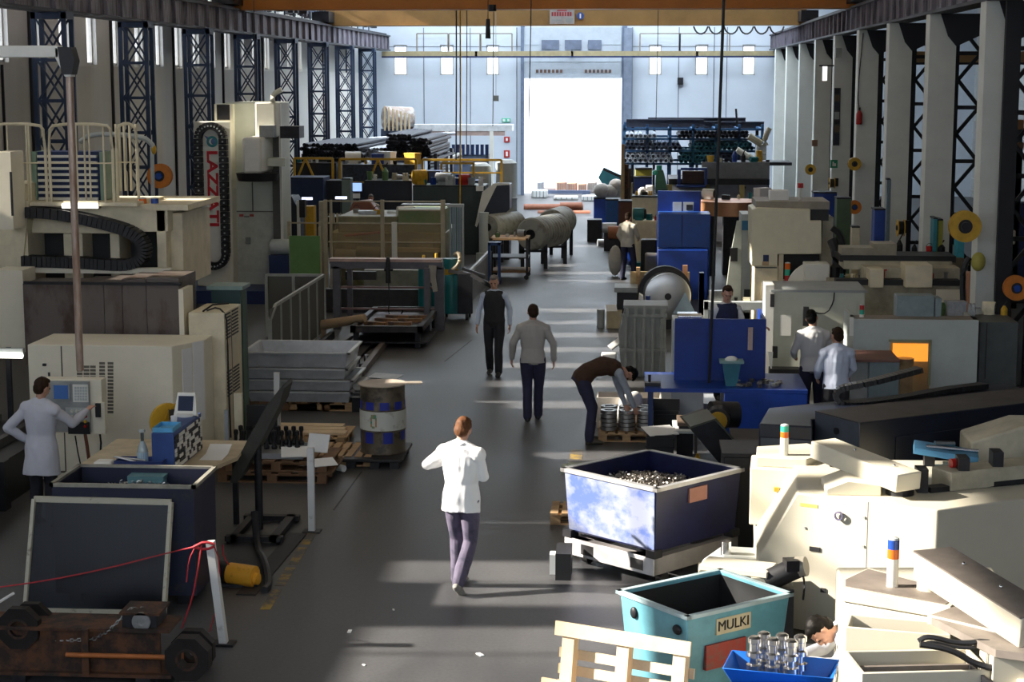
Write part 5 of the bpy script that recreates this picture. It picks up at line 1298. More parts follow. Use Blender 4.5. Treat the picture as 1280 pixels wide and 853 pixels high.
for i in range(2600):
    u, v = rr.uniform(.05, .95), rr.uniform(.05, .95)
    p = Vector((SW_ * u, SD_ * v, hgt(u, v) + rr.uniform(-.01, .05)))
    A = Matrix.Rotation(rr.uniform(0, 6.3), 3, 'Z') @ Matrix.Rotation(rr.uniform(-1.3, 1.3), 3, 'X'); R0 = rr.uniform(.010, .028); pts = []
    for k in range(6): t = k * .95; pts.append(p + A @ Vector((math.cos(t) * R0, math.sin(t) * R0, t * R0 * .3)))
    d = A @ Vector((0, 0, R0 * .6))
    for k in range(5):
        b = len(sw.v); sw.v += [pts[k], pts[k + 1], pts[k + 1] + d, pts[k] + d]; sw.f.append((b, b + 1, b + 2, b + 3))
thing('metal_turnings', 'heap of curled bright metal turnings inside the blue skip', 'metal turnings', P('pile', fill.xf(M), mat('dark turnings', (.10, .085, .07), .6, .5, var=.3, scale=20)), own=(sw.xf(M), mat('bright turnings', (.34, .31, .27), .4, .75, var=.3, scale=10)), kind='stuff', smooth=0)
thing('black_hopper', 'black hopper box standing behind the right corner of the blue skip', 'hopper', P('lip', MB().box(.93, 1.62, 18.78, 19.52, 1.06, 1.1), DKM), own=(MB().box(.95, 1.6, 18.8, 19.5, 0, 1.06), BLACK), bevel=.02)
# --- pale blue skip with lettered plate
M = FR(.41, 13.2, 39)
LW, LD = 1.08, .84
tub = MB().tub(0, LW, 0, LD, 0.1, 1.0, .025, .07, floor=.2).xf(M)
rim = MB()
for u in ((-.025, LW + .025, -.025, .02), (-.025, LW + .025, LD - .02, LD + .025), (-.025, .02, -.025, LD + .025), (LW - .02, LW + .025, -.025, LD + .025)): rim.box(*u, .975, 1.005)
# the lettered face is the local y=0 side
pl = MB().box(.30, .66, -.002, .05, .79, .92).xf(M)
rp = MB().box(.20, .62, .0, .05, .52, .72).xf(M)
tx = textmb('MULKI', .115, M @ Matrix.Translation((.475, -.006, .855)) @ UPR @ Matrix.Scale(1.0, 4), .003)
thing('small_skip', 'pale blue open skip with a lettered cream plate and a red plate', 'skip', P('tub', tub, LBLUE, bevel=.008), P('rim', rim.xf(M), mat('worn light rim', (.42, .55, .58), .45)), P('cream_plate', pl, mat('cream plate', (.62, .55, .36), .6), subs=[P('lettering', tx, BLACK)]), P('red_plate', rp, mat('worn red plate', (.36, .05, .035), .6, rgb2=(.2, .1, .08), scale=14, amt=.42)),
      P('liner', MB().tub(.027, LW - .027, .027, LD - .027, .22, .972, .004, .066).xf(M), mat('oily black liner', (.012, .013, .014), .45)), P('lug', MB().sph((.0, .12, .86), (.03, .05, .04)).sph((0, .66, .86), (.02, .04, .05)).xf(M), DKM), P('foot', MB().box(.1, .25, .1, LD - .1, 0, .1).box(LW - .25, LW - .1, .1, LD - .1, 0, .1).xf(M), DKM))
# --- pale pallet leaning up on its side in front of it
Mp = Matrix.Translation((-.66, 12.95, 0)) @ Matrix.Rotation(math.radians(-24), 4, 'Z') @ Matrix.Rotation(math.radians(-9), 4, 'X') @ Matrix.Scale(.9, 4, (0, 0, 1))
tb_, po = MB(), MB()
tb_.box(0, 1.12, -.02, .0, .98, 1.10)
for z in (.86, .72, .58, .44, .30, .1): tb_.box(.0, 1.12, .09, .11, z - .085, z)
for x in (.06, .52, .98): po.box(x, x + .1, .0, .09, .05, 1.0)
po.box(-.07, 1.1, -.03, .0, .38, .48) if False else None
tb_.box(-.08, .5, -.03, -.005, .52, .60)
thing('upended_pallet', 'pale new wood pallet stood on edge in front of the pale blue skip', 'pallet', P('board', tb_.xf(Mp), PALEW), P('stringer', po.xf(Mp), PALEW))
g = G(690, 658)
x0, y0 = g.x, g.y
pal((x0 + .35, y0 + .35, 0), .75, .6, WOOD, 'small orange-brown pallet sticking out left of the blue skip')
# --- bright blue tray with machined fittings
M = FR(.62, 12.0, -12)
tr_ = MB().tub(0, .78, 0, .42, .82, 1.0, .012, .09).xf(M)
tr2 = MB().tub(-.06, .6, -.2, .0, .72, .86, .012, .04).xf(M)
st = MB().box(.05, .75, .05, .4, 0, .80).xf(M)
thing('workshop_stand', 'dark stand under the bright blue plastic tray at the bottom edge', 'stand', own=(MB().box(-.05, .78, -.2, .44, .68, .72).box(0, .06, -.15, -.09, 0, .68).box(.66, .72, -.15, -.09, 0, .68).box(0, .06, .34, .4, 0, .68).box(.66, .72, .34, .4, 0, .68).xf(M), DKM))
BB = mat('bright blue plastic', (.01, .13, .55), .35, var=.04)
thing('blue_tray', 'bright blue plastic tray at the bottom edge below the shiny fittings', 'tray', P('front_tray', tr2, BB), P('spacer', MB().box(.1, .68, .1, .32, .72, .82).xf(M), BB), own=(tr_, BB), bevel=.006)
ft = None
for k, (u, v) in enumerate(((.20, .17), (.33, .17), (.46, .17), (.25, .29), (.38, .29), (.51, .29))):
    p = M @ Vector((u, v, .835))
    if ft is None:
        prof = [(a * 1.35, c * 1.3) for a, c in [(.036, 0), (.036, .05), (.024, .055), (.024, .08), (.04, .085), (.04, .12), (.022, .125), (.022, .16), (.038, .165), (.038, .19), (.028, .2), (.028, .24), (.034, .245), (.034, .27), (.02, .28)]]
        ft = thing('machined_fitting', 'shiny turned steel fitting standing in the bright blue tray', 'fitting', own=(MB().lathe(p, prof, 20), BRIGHT), group='shiny turned fittings in the blue tray'); fl_ = ft.location.copy()
    else: dup(ft, loc=(p.x, p.y, fl_.z))
# --- front cream machine at the bottom right
Yb = 12.4
A = W(1054, 735, Yb); z1 = A.z
x0 = A.x; x1 = W(1186, 770, 12.0).x
body = MB().prism([(x0, Yb), (x1, 12.0), (2.75, 12.6), (2.75, 13.4), (x0 + .05, 13.3)], 'z', .0, z1 - .1)
topp = MB().prism([(x0 - .01, Yb - .01), (x1 + .01, 11.99), (x1 + .18, 12.3), (x0 + .25, 12.95), (x0 + .0, 12.6)], 'z', z1 - .1, z1)
tops = MB().prism([(x0 + .02, Yb + .03), (x1 - .02, 12.03), (x1 + .14, 12.3), (x0 + .24, 12.9), (x0 + .04, 12.6)], 'z', z1, z1 + .004)
bx2 = MB().prism([(x0 + .12, Yb - .12), (x0 + .72, 12.05), (x0 + .78, 12.2), (x0 + .12, Yb + .02)], 'z', .65, z1 - .17)
vent = MB().box(x0 + .2, x0 + .5, 12.2, 12.22, .3, .5)
badge = MB(); c = W(1104, 813, 11.95)
hs = MB().ring((c.x, 11.9, c.z), (c.x, 11.93, c.z), .035, .022, 16)
thing('turning_centre', 'ivory machine body with a grey top and orange-blue beacon at the bottom right', 'machine', P('top_slab', topp, IVORY, bevel=.008, subs=[P('grey_mat', tops, GTOP)]), P('service_box', bx2, IVORY, bevel=.01), P('handle', hs, mat('dark blue ring', (.05, .06, .2), .5)), own=(body, IVORY), bevel=.02)
beacon(1115, 742, 12.45, [('orange', LO), ('blue', LB)], 'white stack light with orange and blue bands on the ivory machine at the bottom right', .042, .07, .26)
c = W(1163, 745, 12.35)
thing('tape_roll', 'cream roll lying on the grey top of the ivory machine', 'roll', P('core', MB().cyl((c.x, 12.4, z1 + .05), (c.x, 12.4, z1 + .11), .045, .06, n=16), mat('tan core', (.45, .32, .16), .6)), own=(MB().cyl((c.x, 12.4, z1 + .004), (c.x, 12.4, z1 + .06), .09, n=20), CREAM))
# long arm over it
a, b2 = W(1165, 705, 12.3), W(1300, 790, 11.1)
arm = MB().bar(a, b2, .3, .2)
at_ = MB().bar(a + Vector((0, 0, .104)), b2 + Vector((0, 0, .104)), .31, .012)
bolt = MB()
for t in (.25, .6): p = a.lerp(b2, t) + Vector((.04, 0, .112)); bolt.sph(p, .014)
thing('boxed_jib', 'long ivory boxed arm with a grey top at the right edge', 'arm', P('top_cover', at_, GTOP), P('bolt', bolt, BRIGHT), P('pivot', MB().cyl((b2.x + .1, 11.5, .0), (b2.x + .1, 11.5, b2.z - .05), .09), DKM), P('lug', MB().bar(a + Vector((.05, .0, -.13)), a + Vector((.15, -.05, -.2)), .12), mat('tan lug', (.4, .3, .14), .6)), own=(arm, IVORY), bevel=.01)
# dark table and open cream boxes in front
za = W(1160, 770, 11.7).z
tbm = MB().prism([(W(1160, 772, 11.7).x, 11.7), (W(1225, 757, 12.1).x, 12.15), (3.3, 11.5), (3.3, 10.6), (2.3, 11.0)], 'z', za - .05, za)
thing('machine_table', 'dark grey flat table plate beneath the ivory arm', 'table', P('edge', MB().bar((W(1160, 772, 11.7).x, 11.69, za - .02), (3.3, 10.59, za - .02), .02, .06), IVORY), P('pedestal', MB().box(2.3, 3.1, 11.05, 11.5, 0, za - .05), IVORY), own=(tbm, GTOP))
M = FR(1.44, 11.75, -12)
ob1 = MB().tub(0, .7, 0, .3, 1.0, 1.40, .02, .0).xf(M); 
c0 = W(1052, 838, 10.9)
M2 = FR(1.46, 11.0, 8)
ob2 = MB().tub(0, .85, .0, .45, .95, 1.33, .025, .0).xf(M2)
thing('open_chute', 'ivory open-topped box with a brown inside below the service box, back one', 'box', P('leg', MB().box(.1, .5, .05, .25, 0, 1.0).xf(M), DKM), P('inner_plate', MB().box(.03, .67, .14, .16, 1.05, 1.34).xf(M), GTOP), own=(ob1, IVORY), bevel=.006)
thing('open_chute', 'ivory open-topped box at the bottom edge, front one', 'box', P('leg', MB().box(.1, .7, .1, .35, 0, .95).xf(M2), DKM), P('inner_plate', MB().box(.04, .8, .2, .23, 1.0, 1.3).xf(M2), GTOP), own=(ob2, IVORY), bevel=.006)
M3 = FR(2.28, 10.9, 12)
thing('open_chute', 'dark open box with machined guides at the right bottom corner', 'box', P('leg', MB().box(.1, .7, .05, .3, 0, .98).xf(M3), DKM), P('rib', MB().box(.2, .25, 0.02, .4, 1.0, 1.3).box(.45, .5, 0.02, .4, 1.0, 1.3).xf(M3), CREAM), own=(MB().tub(0, .9, 0, .42, .98, 1.3, .02).xf(M3), DKM))
pts = [W(x, y, 11.2) for x, y in ((1148, 802), (1160, 795), (1200, 806), (1240, 800), (1290, 830))]
cm = MB().tube(pts, .018, 7, 2); cm.tube([p + Vector((.03, .05, -.05)) for p in pts], .012, 7, 2); cm.tube([W(x, y, 11.1) for x, y in ((1150, 806), (1190, 812), (1225, 835), (1280, 838))], .022, 7, 2)
thing('cable_bundle', 'black cables and hoses sprawled over the dark table plate at the lower right', 'cables', own=(cm, BLACK))

# --- second ivory machine, middle right
zt = W(1180, 638, 15.5).z
A_, B_, C_, D_, E_ = Vector((1.16, 16.25)), Vector((2.68, 15.5)), Vector((3.7, 16.1)), Vector((3.7, 17.6)), Vector((1.5, 17.6))
mb = MB()
def pt3(v, z): return Vector((v[0], v[1], z))
A2 = A_.lerp(B_, .22)
zl = W(962, 700, 16.2).z
low = [pt3(A_, .0), pt3(B_, .0), pt3(C_, .0), pt3(D_, .0), pt3(E_ + Vector((-.3, 0)), .0)]
mid = [pt3(A_, zl), pt3(B_, zl), pt3(C_, zl), pt3(D_, zl), pt3(E_ + Vector((-.3, 0)), zl)]
upp = [pt3(A2, zt), pt3(B_, zt), pt3(C_, zt), pt3(D_, zt), pt3(E_ + Vector((.1, 0)), zt)]
fs = [tuple(range(5))[::-1], tuple(range(10, 15))]
for k in (0, 5):
    for i in range(5): j = (i + 1) % 5; fs.append((k + i, k + j, k + 5 + j, k + 5 + i))
mb.add(low + mid + upp, fs)
dirn = (B_ - A_).normalized(); nn2 = Vector((dirn.y, -dirn.x))
def onface(t0, t1, z0, z1, th=.012):
    L_ = (B_ - A_).length; a = A_ + dirn * L_ * t0; b_ = A_ + dirn * L_ * t1
    return MB().add([pt3(a + nn2 * th, z0), pt3(b_ + nn2 * th, z0), pt3(b_ + nn2 * th, z1), pt3(a + nn2 * th, z1), pt3(a, z0), pt3(b_, z0), pt3(b_, z1), pt3(a, z1)], BF)
gaps = onface(.62, .623, .1, zt, .003)
hnd = onface(.30, .36, .78, .82); hnd.join(onface(.80, .86, .68, .72)); hnd.join(onface(.37, .40, .40, .44))
mk_ = onface(.24, .34, 1.19, 1.22, .004); mk2 = onface(.265, .275, .98, 1.0); mk2.join(onface(.60, .61, .88, .9)); mk2.join(onface(.60, .61, 1.15, 1.17))
c = A_ + dirn * 1.7 * .46
rg = MB().ring((c.x, c.y - .02, 1.15), (c.x - .01, c.y - .04, 1.15), .042, .03, 16)
cp = MB().prism([(C_.x - .02, C_.y), (C_.x, C_.y), (C_.x, C_.y), ], 'z', 0, .01)
thing('machining_cell', 'broad ivory machine with a sloping left edge and black door handles, in the middle right', 'machine', P('door_gap', gaps, mat('fine gap', (.3, .28, .24), .7)), P('handle', hnd, BLACK), P('yellow_mark', mk_, mat('pale yellow mark', (.75, .62, .12), .6)), P('screw', mk2, GREYP), P('badge_ring', rg, mat('purple grey ring', (.12, .11, .2), .5)), own=(mb, IVORY), bevel=.015)
# side box with little screen label and stack light
Ys = 17.3
q = FB(937, 585, 1004, 657, Ys); 
b1 = MB().prism([(q[0], Ys), (q[1], Ys - .12), (q[1] + .35, Ys + .35), (q[1] + .1, Ys + .8), (q[0] + .05, Ys + .6)], 'z', q[2], q[3])
b2 = MB().prism([(q[0] + .06, Ys + .05), (q[1] + .02, Ys - .05), (q[1] + .33, Ys + .38), (q[1] + .1, Ys + .75), (q[0] + .1, Ys + .55)], 'z', q[3], q[3] + .1)
lb = MB().add([(q[1] + .08, Ys - .02, q[3] - .2), (q[1] + .3, Ys + .26, q[3] - .2), (q[1] + .3, Ys + .26, q[3] - .02), (q[1] + .08, Ys - .02, q[3] - .02)], [(0, 1, 2, 3)]).mv((.012, -.012, 0))
yt_ = MB(); c = W(970, 612, Ys - .07); yt_.box(c.x - .02, c.x + .03, Ys - .09, Ys - .04, c.z - .02, c.z + .02)
thing('control_box', 'ivory control box with a blue-green label, left end of the broad ivory machine', 'control box', P('lid', b2, IVORY, bevel=.01), P('label_plate', lb, mat('pale blue green label', (.35, .5, .5), .4)), P('warning_mark', yt_, YEL), P('support', MB().box(q[0] + .3, q[0] + .6, Ys + .15, Ys + .45, 0, q[2]), DKM), own=(b1, IVORY), bevel=.015)
beacon(980, 574, Ys + .15, [('orange', LO), ('green', LG)], 'white stack light with orange and green lenses on the ivory control box', .042, .06, .22)
# cream boxed arm
a, b3 = W(1028, 560, 16.9), W(1136, 603, 15.9)
arm = MB().bar(a, b3, .3, .17)
thing('boxed_jib', 'cream boxed arm slanting down above the broad ivory machine', 'arm', P('bolt', MB().sph(a.lerp(b3, .35) + Vector((.03, 0, .09)), .014).sph(a.lerp(b3, .8) + Vector((.03, 0, .09)), .014), BRIGHT), P('pivot', MB().cyl((b3.x - .05, 16.1, zt - .02), (b3.x - .05, 16.1, b3.z - .08), .13, n=20), DKM), P('elbow', MB().cyl((a.x + .12, 16.8, a.z - .16), (a.x + .12, 16.8, a.z - .07), .06), DKM), own=(arm, CREAM), bevel=.012)
thing('arm_block', 'low cream block with a sloped end on top of the broad ivory machine', 'block', own=(MB().prism([(1.75, zt), (2.25, zt), (2.25, zt + .1), (1.95, zt + .14), (1.75, zt + .06)], 'y', 16.0, 16.5), CREAM), bevel=.01)
# small cream bench frame and black motor in front of it
Yl = 15.9
q = FB(874, 706, 973, 757, Yl)
q = (W(874, 706, Yl).x, W(973, 706, Yl).x, 0, W(900, 706, Yl).z)
sb = MB().prism([(q[0], Yl), (q[1] - .12, Yl - .25), (q[1], Yl + .1), (q[0] + .1, Yl + .3)], 'z', q[3] - .06, q[3])
thing('machine_bracket', 'cream bridge-shaped bracket beside the black motor, left of the broad ivory machine', 'bracket', P('leg', MB().prism([(q[0], 0), (q[0] + .14, 0), (q[0] + .09, q[3] - .06), (q[0], q[3] - .06)], 'y', Yl, Yl + .28), IVORY), P('leg', MB().prism([(q[1] - .2, 0), (q[1] - .1, 0), (q[1] - .1, q[3] - .06), (q[1] - .26, q[3] - .06)], 'y', Yl - .22, Yl + .1), IVORY), own=(sb, IVORY), bevel=.01)
p = W(985, 720, 15.75)
thing('drive_motor', 'black drive motor with a curved cable between the cream bracket and the ivory machine', 'motor', P('fan_cover', MB().cyl((p.x + .08, 15.75, p.z + .08), (p.x + .16, 15.72, p.z + .1), .1, .09, n=16), mat('tan grey cover', (.35, .32, .26), .5)), P('terminal_box', MB().ob((p.x + .02, 15.7, p.z + .12), (.12, .14, .1), .2), DKM), P('cable', MB().tube([W(1002, 712, 15.7), W(1006, 730, 15.65), W(1004, 750, 15.7)], .01, 6, 1), BLACK), P('foot', MB().box(p.x - .15, p.x + .05, 15.65, 15.85, 0, p.z - .1), DKM),
      own=(MB().cyl((p.x - .2, 15.75, p.z - .06), (p.x + .08, 15.75, p.z + .08), .1, n=18), BLACK))
p = W(918, 690, 16.8)
thing('machine_casting', 'grey curved machine casting with a bright cylinder, behind the cream bracket', 'casting', P('cylinder', MB().cyl((W(908, 655, 16.9).x, 16.9, .45), (W(908, 655, 16.9).x, 16.9, .62), .05, n=16), BRIGHT), own=(MB().prism([(p.x - .35, 0), (p.x + .4, 0), (p.x + .4, .48), (p.x - .1, .5), (p.x - .3, .35)], 'y', 16.6, 17.2), GREYP), bevel=.03)
# --- dark navy long machine covers
M = FR(2.36, 18.55, 33)
c1 = MB().box(0, 3.9, 0, .75, 0, 1.5).xf(M)
c1b = MB().box(.5, 3.2, -.012, 0, .35, 1.3).xf(M)
c2 = MB().prism([(1.33, 18.95), (1.9, 18.82), (1.93, 19.24), (4.85, 21.15), (4.5, 21.75), (1.5, 19.9)], 'z', 0, 1.40)
thing('machine_cover', 'long near-black navy machine cover running back to the right edge', 'machine', P('top_skin', MB().box(0, 3.9, 0, .75, 1.5, 1.506).xf(M), mat('dusty dark top', (.075, .065, .06), .5, var=.2)), P('end_skin', MB().box(-.006, 0, .02, .73, .05, 1.49).xf(M), mat('slate end', (.055, .068, .09), .45)), P('side_panel', c1b, DKN), P('knob', MB().cyl((-.02, .36, 1.35), (-.006, .36, 1.35), .04).xf(M), DKM), own=(c1, DKN), bevel=.01)
thing('machine_cover', 'second dark cover, lower and behind the near-black navy one', 'machine', P('panel', MB().bar((1.35, 18.925, .8), (1.9, 18.79, .8), .01, .9), mat('slate end', (.055, .068, .09), .45)), own=(c2, DKN), bevel=.02)
ct = MB(); Y_ = 20.2
pts = [W(x, y, Y_ + dy) for x, y, dy in ((1150, 462, .2), (1120, 470, .1), (1085, 479, 0), (1058, 484, 0), (1048, 487, 0), (1044, 494, 0), (1047, 502, 0), (1056, 506, 0), (1080, 505, .1), (1130, 498, .4), (1180, 488, .8), (1230, 482, 1.2))]
for _ in range(1):
    qq = [pts[0]]
    for a, c in zip(pts, pts[1:]): qq += [a * .75 + c * .25, a * .25 + c * .75]
    pts = qq + [pts[-1]]
for a, c in zip(pts, pts[1:]):
    n_ = max(1, round((c - a).length / .05))
    for i in range(n_): ct.bar(a.lerp(c, i / n_ + .04 / n_), a.lerp(c, (i + .92) / n_), .16, .06)
thing('cable_chain', 'black cable chain looping over the dark covers towards the right edge', 'cable chain', own=(ct, mat('black chain links', (.022, .022, .022), .4)))
cl = MB()
for k in range(16): cl.ob((3.3 + k * .1 + R.uniform(-.03, .03), 20.0 + k * .05 + R.uniform(-.1, .1), 1.56), (R.uniform(.05, .16), R.uniform(.05, .14), R.uniform(.03, .1)), R.uniform(0, 3))
# blue board with small tools, red cap, long guide bed
q = W(1182, 565, 17.3)
z_ = q.z
thing('tool_board', 'light blue slanted board carrying small bright tools over the guide bed', 'board', P('tools', MB().cyl((q.x - .2, 17.25, z_ + .06), (q.x + .3, 17.2, z_ + .03), .02, n=8).cyl((q.x - .1, 17.35, z_ + .07), (q.x + .1, 17.4, z_ + .06), .03, n=8), BRIGHT), P('bracket', MB().box(q.x - .2, q.x - .1, 17.3, 17.4, zt, z_ - .02), DKM), own=(MB().ob((q.x, 17.3, z_), (.62, .4, .06), -.15, 0, .12), mat('faded sky blue', (.10, .32, .55), .45)))
gb_ = MB().bar((2.85, 16.35, zt + .09), (4.4, 17.15, zt + .09), .3, .18)
thing('guide_bed', 'cream and black linear guide bed leading to the right edge over the ivory machine', 'guide', P('rail', MB().bar((2.7, 16.2, zt + .02), (4.4, 17.0, zt + .02), .12, .06), BLACK), P('clamp', MB().box(2.6, 2.7, 16.15, 16.35, zt, zt + .22).box(3.0, 3.1, 16.3, 16.5, zt + .18, zt + .3).box(3.35, 3.45, 16.5, 16.7, zt + .18, zt + .32), DKM), P('red_cap', MB().cyl((2.95, 16.45, zt + .22), (3.12, 16.5, zt + .22), .045), RED), own=(gb_, CREAMD), bevel=.01)
thing('end_housing', 'dull beige housing at the right edge beyond the guide bed', 'housing', own=(MB().prism([(3.4, 0), (5.0, 0), (5.0, 1.62), (3.9, 1.62), (3.4, 1.45)], 'y', 17.85, 18.5), CREAMD), bevel=.02)
# ================================================================ RIGHT SIDE, MIDDLE
# --- big blue machine screen with base table
Yb = 24.8
q = FB(843, 399, 957, 492, Yb)
pan = MB().box(q[0], q[1], Yb, Yb + .05, .86, q[3])
sidep = MB().box(q[1] - .05, q[1], Yb + .05, Yb + 1.2, .86, q[3])
hd = bx(935, 410, 941, 438, Yb - .05, .05)
x0, x1 = W(806, 480, 24.1).x, W(982, 500, 24.1).x
base = MB().box(W(905, 500, 24.1).x, x1 + .3, 24.1, 25.3, 0, .82)
tabl = MB().box(x0, x1 + .3, 24.1, 25.5, .82, .87)
thing('blue_machine', 'large blue machine screen on a blue base table, with a pale handle strip', 'machine', P('screen', pan, BLUEP, bevel=.006, subs=[P('handle_strip', hd, mat('pinkish strip', (.55, .40, .36), .5)), P('fold_line', bx(886, 400, 887, 480, Yb - .006, .01), DBLUE)]), P('side_screen', sidep, BLUEP), P('table', tabl, BLUEP), P('base', base, BLUEP, bevel=.01),
      P('table_leg', MB().box(x0 + .05, x0 + .12, 24.15, 24.22, 0, .82).box(x0 + .05, x0 + .12, 25.3, 25.37, 0, .82), DBLUE))
q = FB(903, 452, 926, 486, 24.35)
thing('coolant_bin', 'teal flared bin standing on the blue table in front of the big screen', 'bin', P('rim', MB().box(q[0] - .04, q[1] + .04, 24.32, 24.62, q[3] - .03, q[3]), mat('pale teal rim', (.25, .42, .42), .5)), P('foam', MB().sph(((q[0] + q[1]) / 2, 24.45, q[3] + .01), (.09, .09, .05)), PAPER), own=(MB().prism([(q[0] + .05, .87), (q[1] - .05, .87), (q[1], q[3] - .03), (q[0], q[3] - .03)], 'y', 24.36, 24.58), mat('mid teal paint', (.02, .16, .22), .45)))
sw2 = MB()
for k in range(26): sw2.ob((W(945, 490, 24.4).x + R.uniform(-.25, .35), 24.4 + R.uniform(-.15, .25), .89 + R.uniform(0, .03)), (R.uniform(.03, .09), R.uniform(.03, .08), R.uniform(.02, .05)), R.uniform(0, 3))
thing('metal_offcuts', 'small metal offcuts strewn on the blue table beside the teal bin', 'offcuts', own=(sw2, mat('dark bright bits', (.3, .28, .25), .4, .7, var=.4, scale=20)), kind='stuff')
thing('black_clamp', 'small black clamp tool on the left end of the blue table', 'tool', P('handle', MB().cyl((W(812, 470, 24.3).x, 24.3, .93), (W(812, 470, 24.3).x, 24.3, 1.03), .02, n=8), BLACK), own=(MB().box(W(806, 470, 24.3).x, W(826, 470, 24.3).x, 24.25, 24.4, .87, .92), BLACK))
thing('step_platform', 'low steel step platform behind the big blue machine screen', 'platform', own=(MB().box(1.0, 2.0, 26.75, 27.6, 0, .18), GALV))
tool = MB().box(.95, 1.6, 25.9, 26.6, .86, 1.62)
thing('machine_top_tray', 'pale top tray with bright parts behind the big blue screen', 'tray', P('parts', MB().box(.6, .9, 26.3, 26.6, 1.56, 1.62).cyl((.6, 26.1, 1.61), (.95, 26.1, 1.61), .05), BRIGHT), own=(MB().box(.52, 1.0, 26.05, 26.7, 0, 1.56), LGREY), bevel=.01)
# --- conveyor with yellow motor (dark)
a = W(884, 548, 22.6); 
M = FR(.85, 21.2, 8)
cv = MB().prism([(-.25, .95), (.05, 1.05), (.62, .42), (.62, 0), (.3, 0), (.3, .3)], 'y', -.3, .5).xf(M)
mo = W(899, 524, 22.0)
thing('chip_conveyor', 'dark slanting chip conveyor with a round yellow motor end, behind the blue skip', 'conveyor', P('belt_cover', MB().prism([(-.25, .955), (.05, 1.055), (.62, .425), (.62, .44), (.06, 1.08), (-.25, .98)], 'y', -.32, .3).xf(M), mat('olive cover', (.07, .075, .05), .5)),
      P('motor', MB().cyl((mo.x, 22.2, mo.z), (mo.x - .02, 21.9, mo.z), .15, n=20).cyl((mo.x + .25, 22.4, mo.z - .02), (mo.x - .1, 22.3, mo.z), .17, n=18), BLACK, subs=[P('motor_end', MB().cyl((mo.x - .02, 21.88, mo.z), (mo.x - .02, 21.85, mo.z), .115, n=20), YEL, 'round yellow motor end')]), own=(cv, DKM))
# lower dark mass right of it
thing('oil_tank', 'black oil tank standing between the blue table and the ivory control box', 'tank', P('lid', MB().box(1.15, 1.95, 20.3, 21.6, .78, .82), DKM), own=(MB().box(1.2, 1.9, 20.35, 21.55, 0, .78), BLACK), bevel=.03)
# --- pallet with stacked rings
Yr = 24.6
q = FB(748, 548, 818, 562, Yr); cx = (q[0] + q[1]) / 2
pal((cx, Yr + .45, 0), q[1] - q[0], .9, WOOD, 'orange-brown pallet carrying the stacked metal rings')
rg0 = None
for i in range(3):
    for jj in range(2):
        for k in range(5):
            x = q[0] + .14 + i * .26; y = Yr + .2 + jj * .32; z = .145 + k * .06
            if rg0 is None:
                rg0 = thing('steel_ring', 'flat machined steel ring stacked on the pallet by the bending man', 'ring', own=(MB().ring((x, y, z), (x, y, z + .048), .118, .07, 24), STEEL), group='stacked machined rings'); r0 = (x, y, z)
            else: dup(rg0, off=(x - r0[0], y - r0[1], z - r0[2]))
ty = Yr + 1.0
thing('white_crate', 'pale plastic crate with handles behind the ring stacks', 'crate', P('slot', MB().box(cx - .35, cx + .3, ty - .006, ty, .3, .36), DKM), own=(MB().tub(cx - .45, cx + .5, ty, ty + .5, 0, .46, .02), mat('pale dusty plastic', (.52, .48, .42), .6)))
for k, (px, py, w, d, h, m_, lb, nm) in enumerate((
    (787, 515, .42, .4, .52, mat('white foil', (.70, .69, .66), .4), 'upright white foil bag behind the ring stacks, left one', 'foil_bag'),
    (752, 505, .3, .3, .3, mat('cream bag', (.6, .56, .48), .6), 'crumpled cream bag low behind the bending man', 'foil_bag'))):
    g = G(px, py + 22)
    mb = MB().prism([(-w / 2, 0), (w / 2, 0), (w / 2 * .8, h), (w / 4, h * 1.08), (-w / 3, h * .95), (-w / 2 * .9, h * .5)], 'y', -d / 4, d / 4).xf(FR(g.x, g.y, 10))
    thing(nm, lb, 'bag', own=(remesh(mb, .03, 2, .02, k, 6), m_), smooth=60)
q = FB(821, 484, 846, 510, 26.6)
thing('white_board', 'white board leaning behind the open black cases', 'board', P('foot', MB().box(q[0], q[1], 26.6, 26.8, 0, .04), DKM), own=(MB().ob(((q[0] + q[1]) / 2, 26.7, q[3] / 2), (q[1] - q[0], .03, q[3] - .02), 0, -.08), PAPER))
Yc = 25.2
q = FB(813, 508, 850, 532, Yc)
thing('black_case', 'open black case standing by the white board', 'case', P('lid', MB().box(q[0], q[1], Yc + .3, Yc + .33, q[2], q[3] + .05), BLACK), P('latch', MB().box(q[1], q[1] + .1, Yc, Yc + .05, q[2] + .1, q[2] + .13), STEEL), P('stand', MB().box(q[0] + .05, q[1] - .05, Yc + .05, Yc + .25, 0, q[2]), DKM), own=(MB().tub(q[0], q[1], Yc, Yc + .3, q[2], q[2] + .16, .015), BLACK))
Yd = 23.0
q = FB(808, 545, 842, 580, Yd)
thing('plastic_crate', 'black ribbed plastic crate with white paper in it, behind the blue skip', 'crate', P('paper', MB().ob(((q[0] + q[1]) / 2, Yd + .2, q[3] + .03), (.42, .32, .012), .4, .2), PAPER), P('rib', MB().box(q[0] - .01, q[1] + .01, Yd - .015, Yd, q[3] - .06, q[3] - .03).box(q[0] - .01, q[1] + .01, Yd - .015, Yd, q[3] - .16, q[3] - .14), BLACK), own=(MB().tub(q[0], q[1], Yd, Yd + .45, 0, q[3], .02), BLACK))
q = FB(846, 540, 870, 572, 23.2)
thing('parts_table', 'low grey table with papers on it behind the blue skip', 'table', P('top', MB().box(q[0] - .05, q[1] + .1, 23.2, 24.0, .42, .45), LGREY), P('leg', MB().box(q[0], q[0] + .04, 23.25, 23.3, 0, .42), DKM), P('leg', MB().box(q[1], q[1] + .04, 23.9, 23.95, 0, .42), DKM))
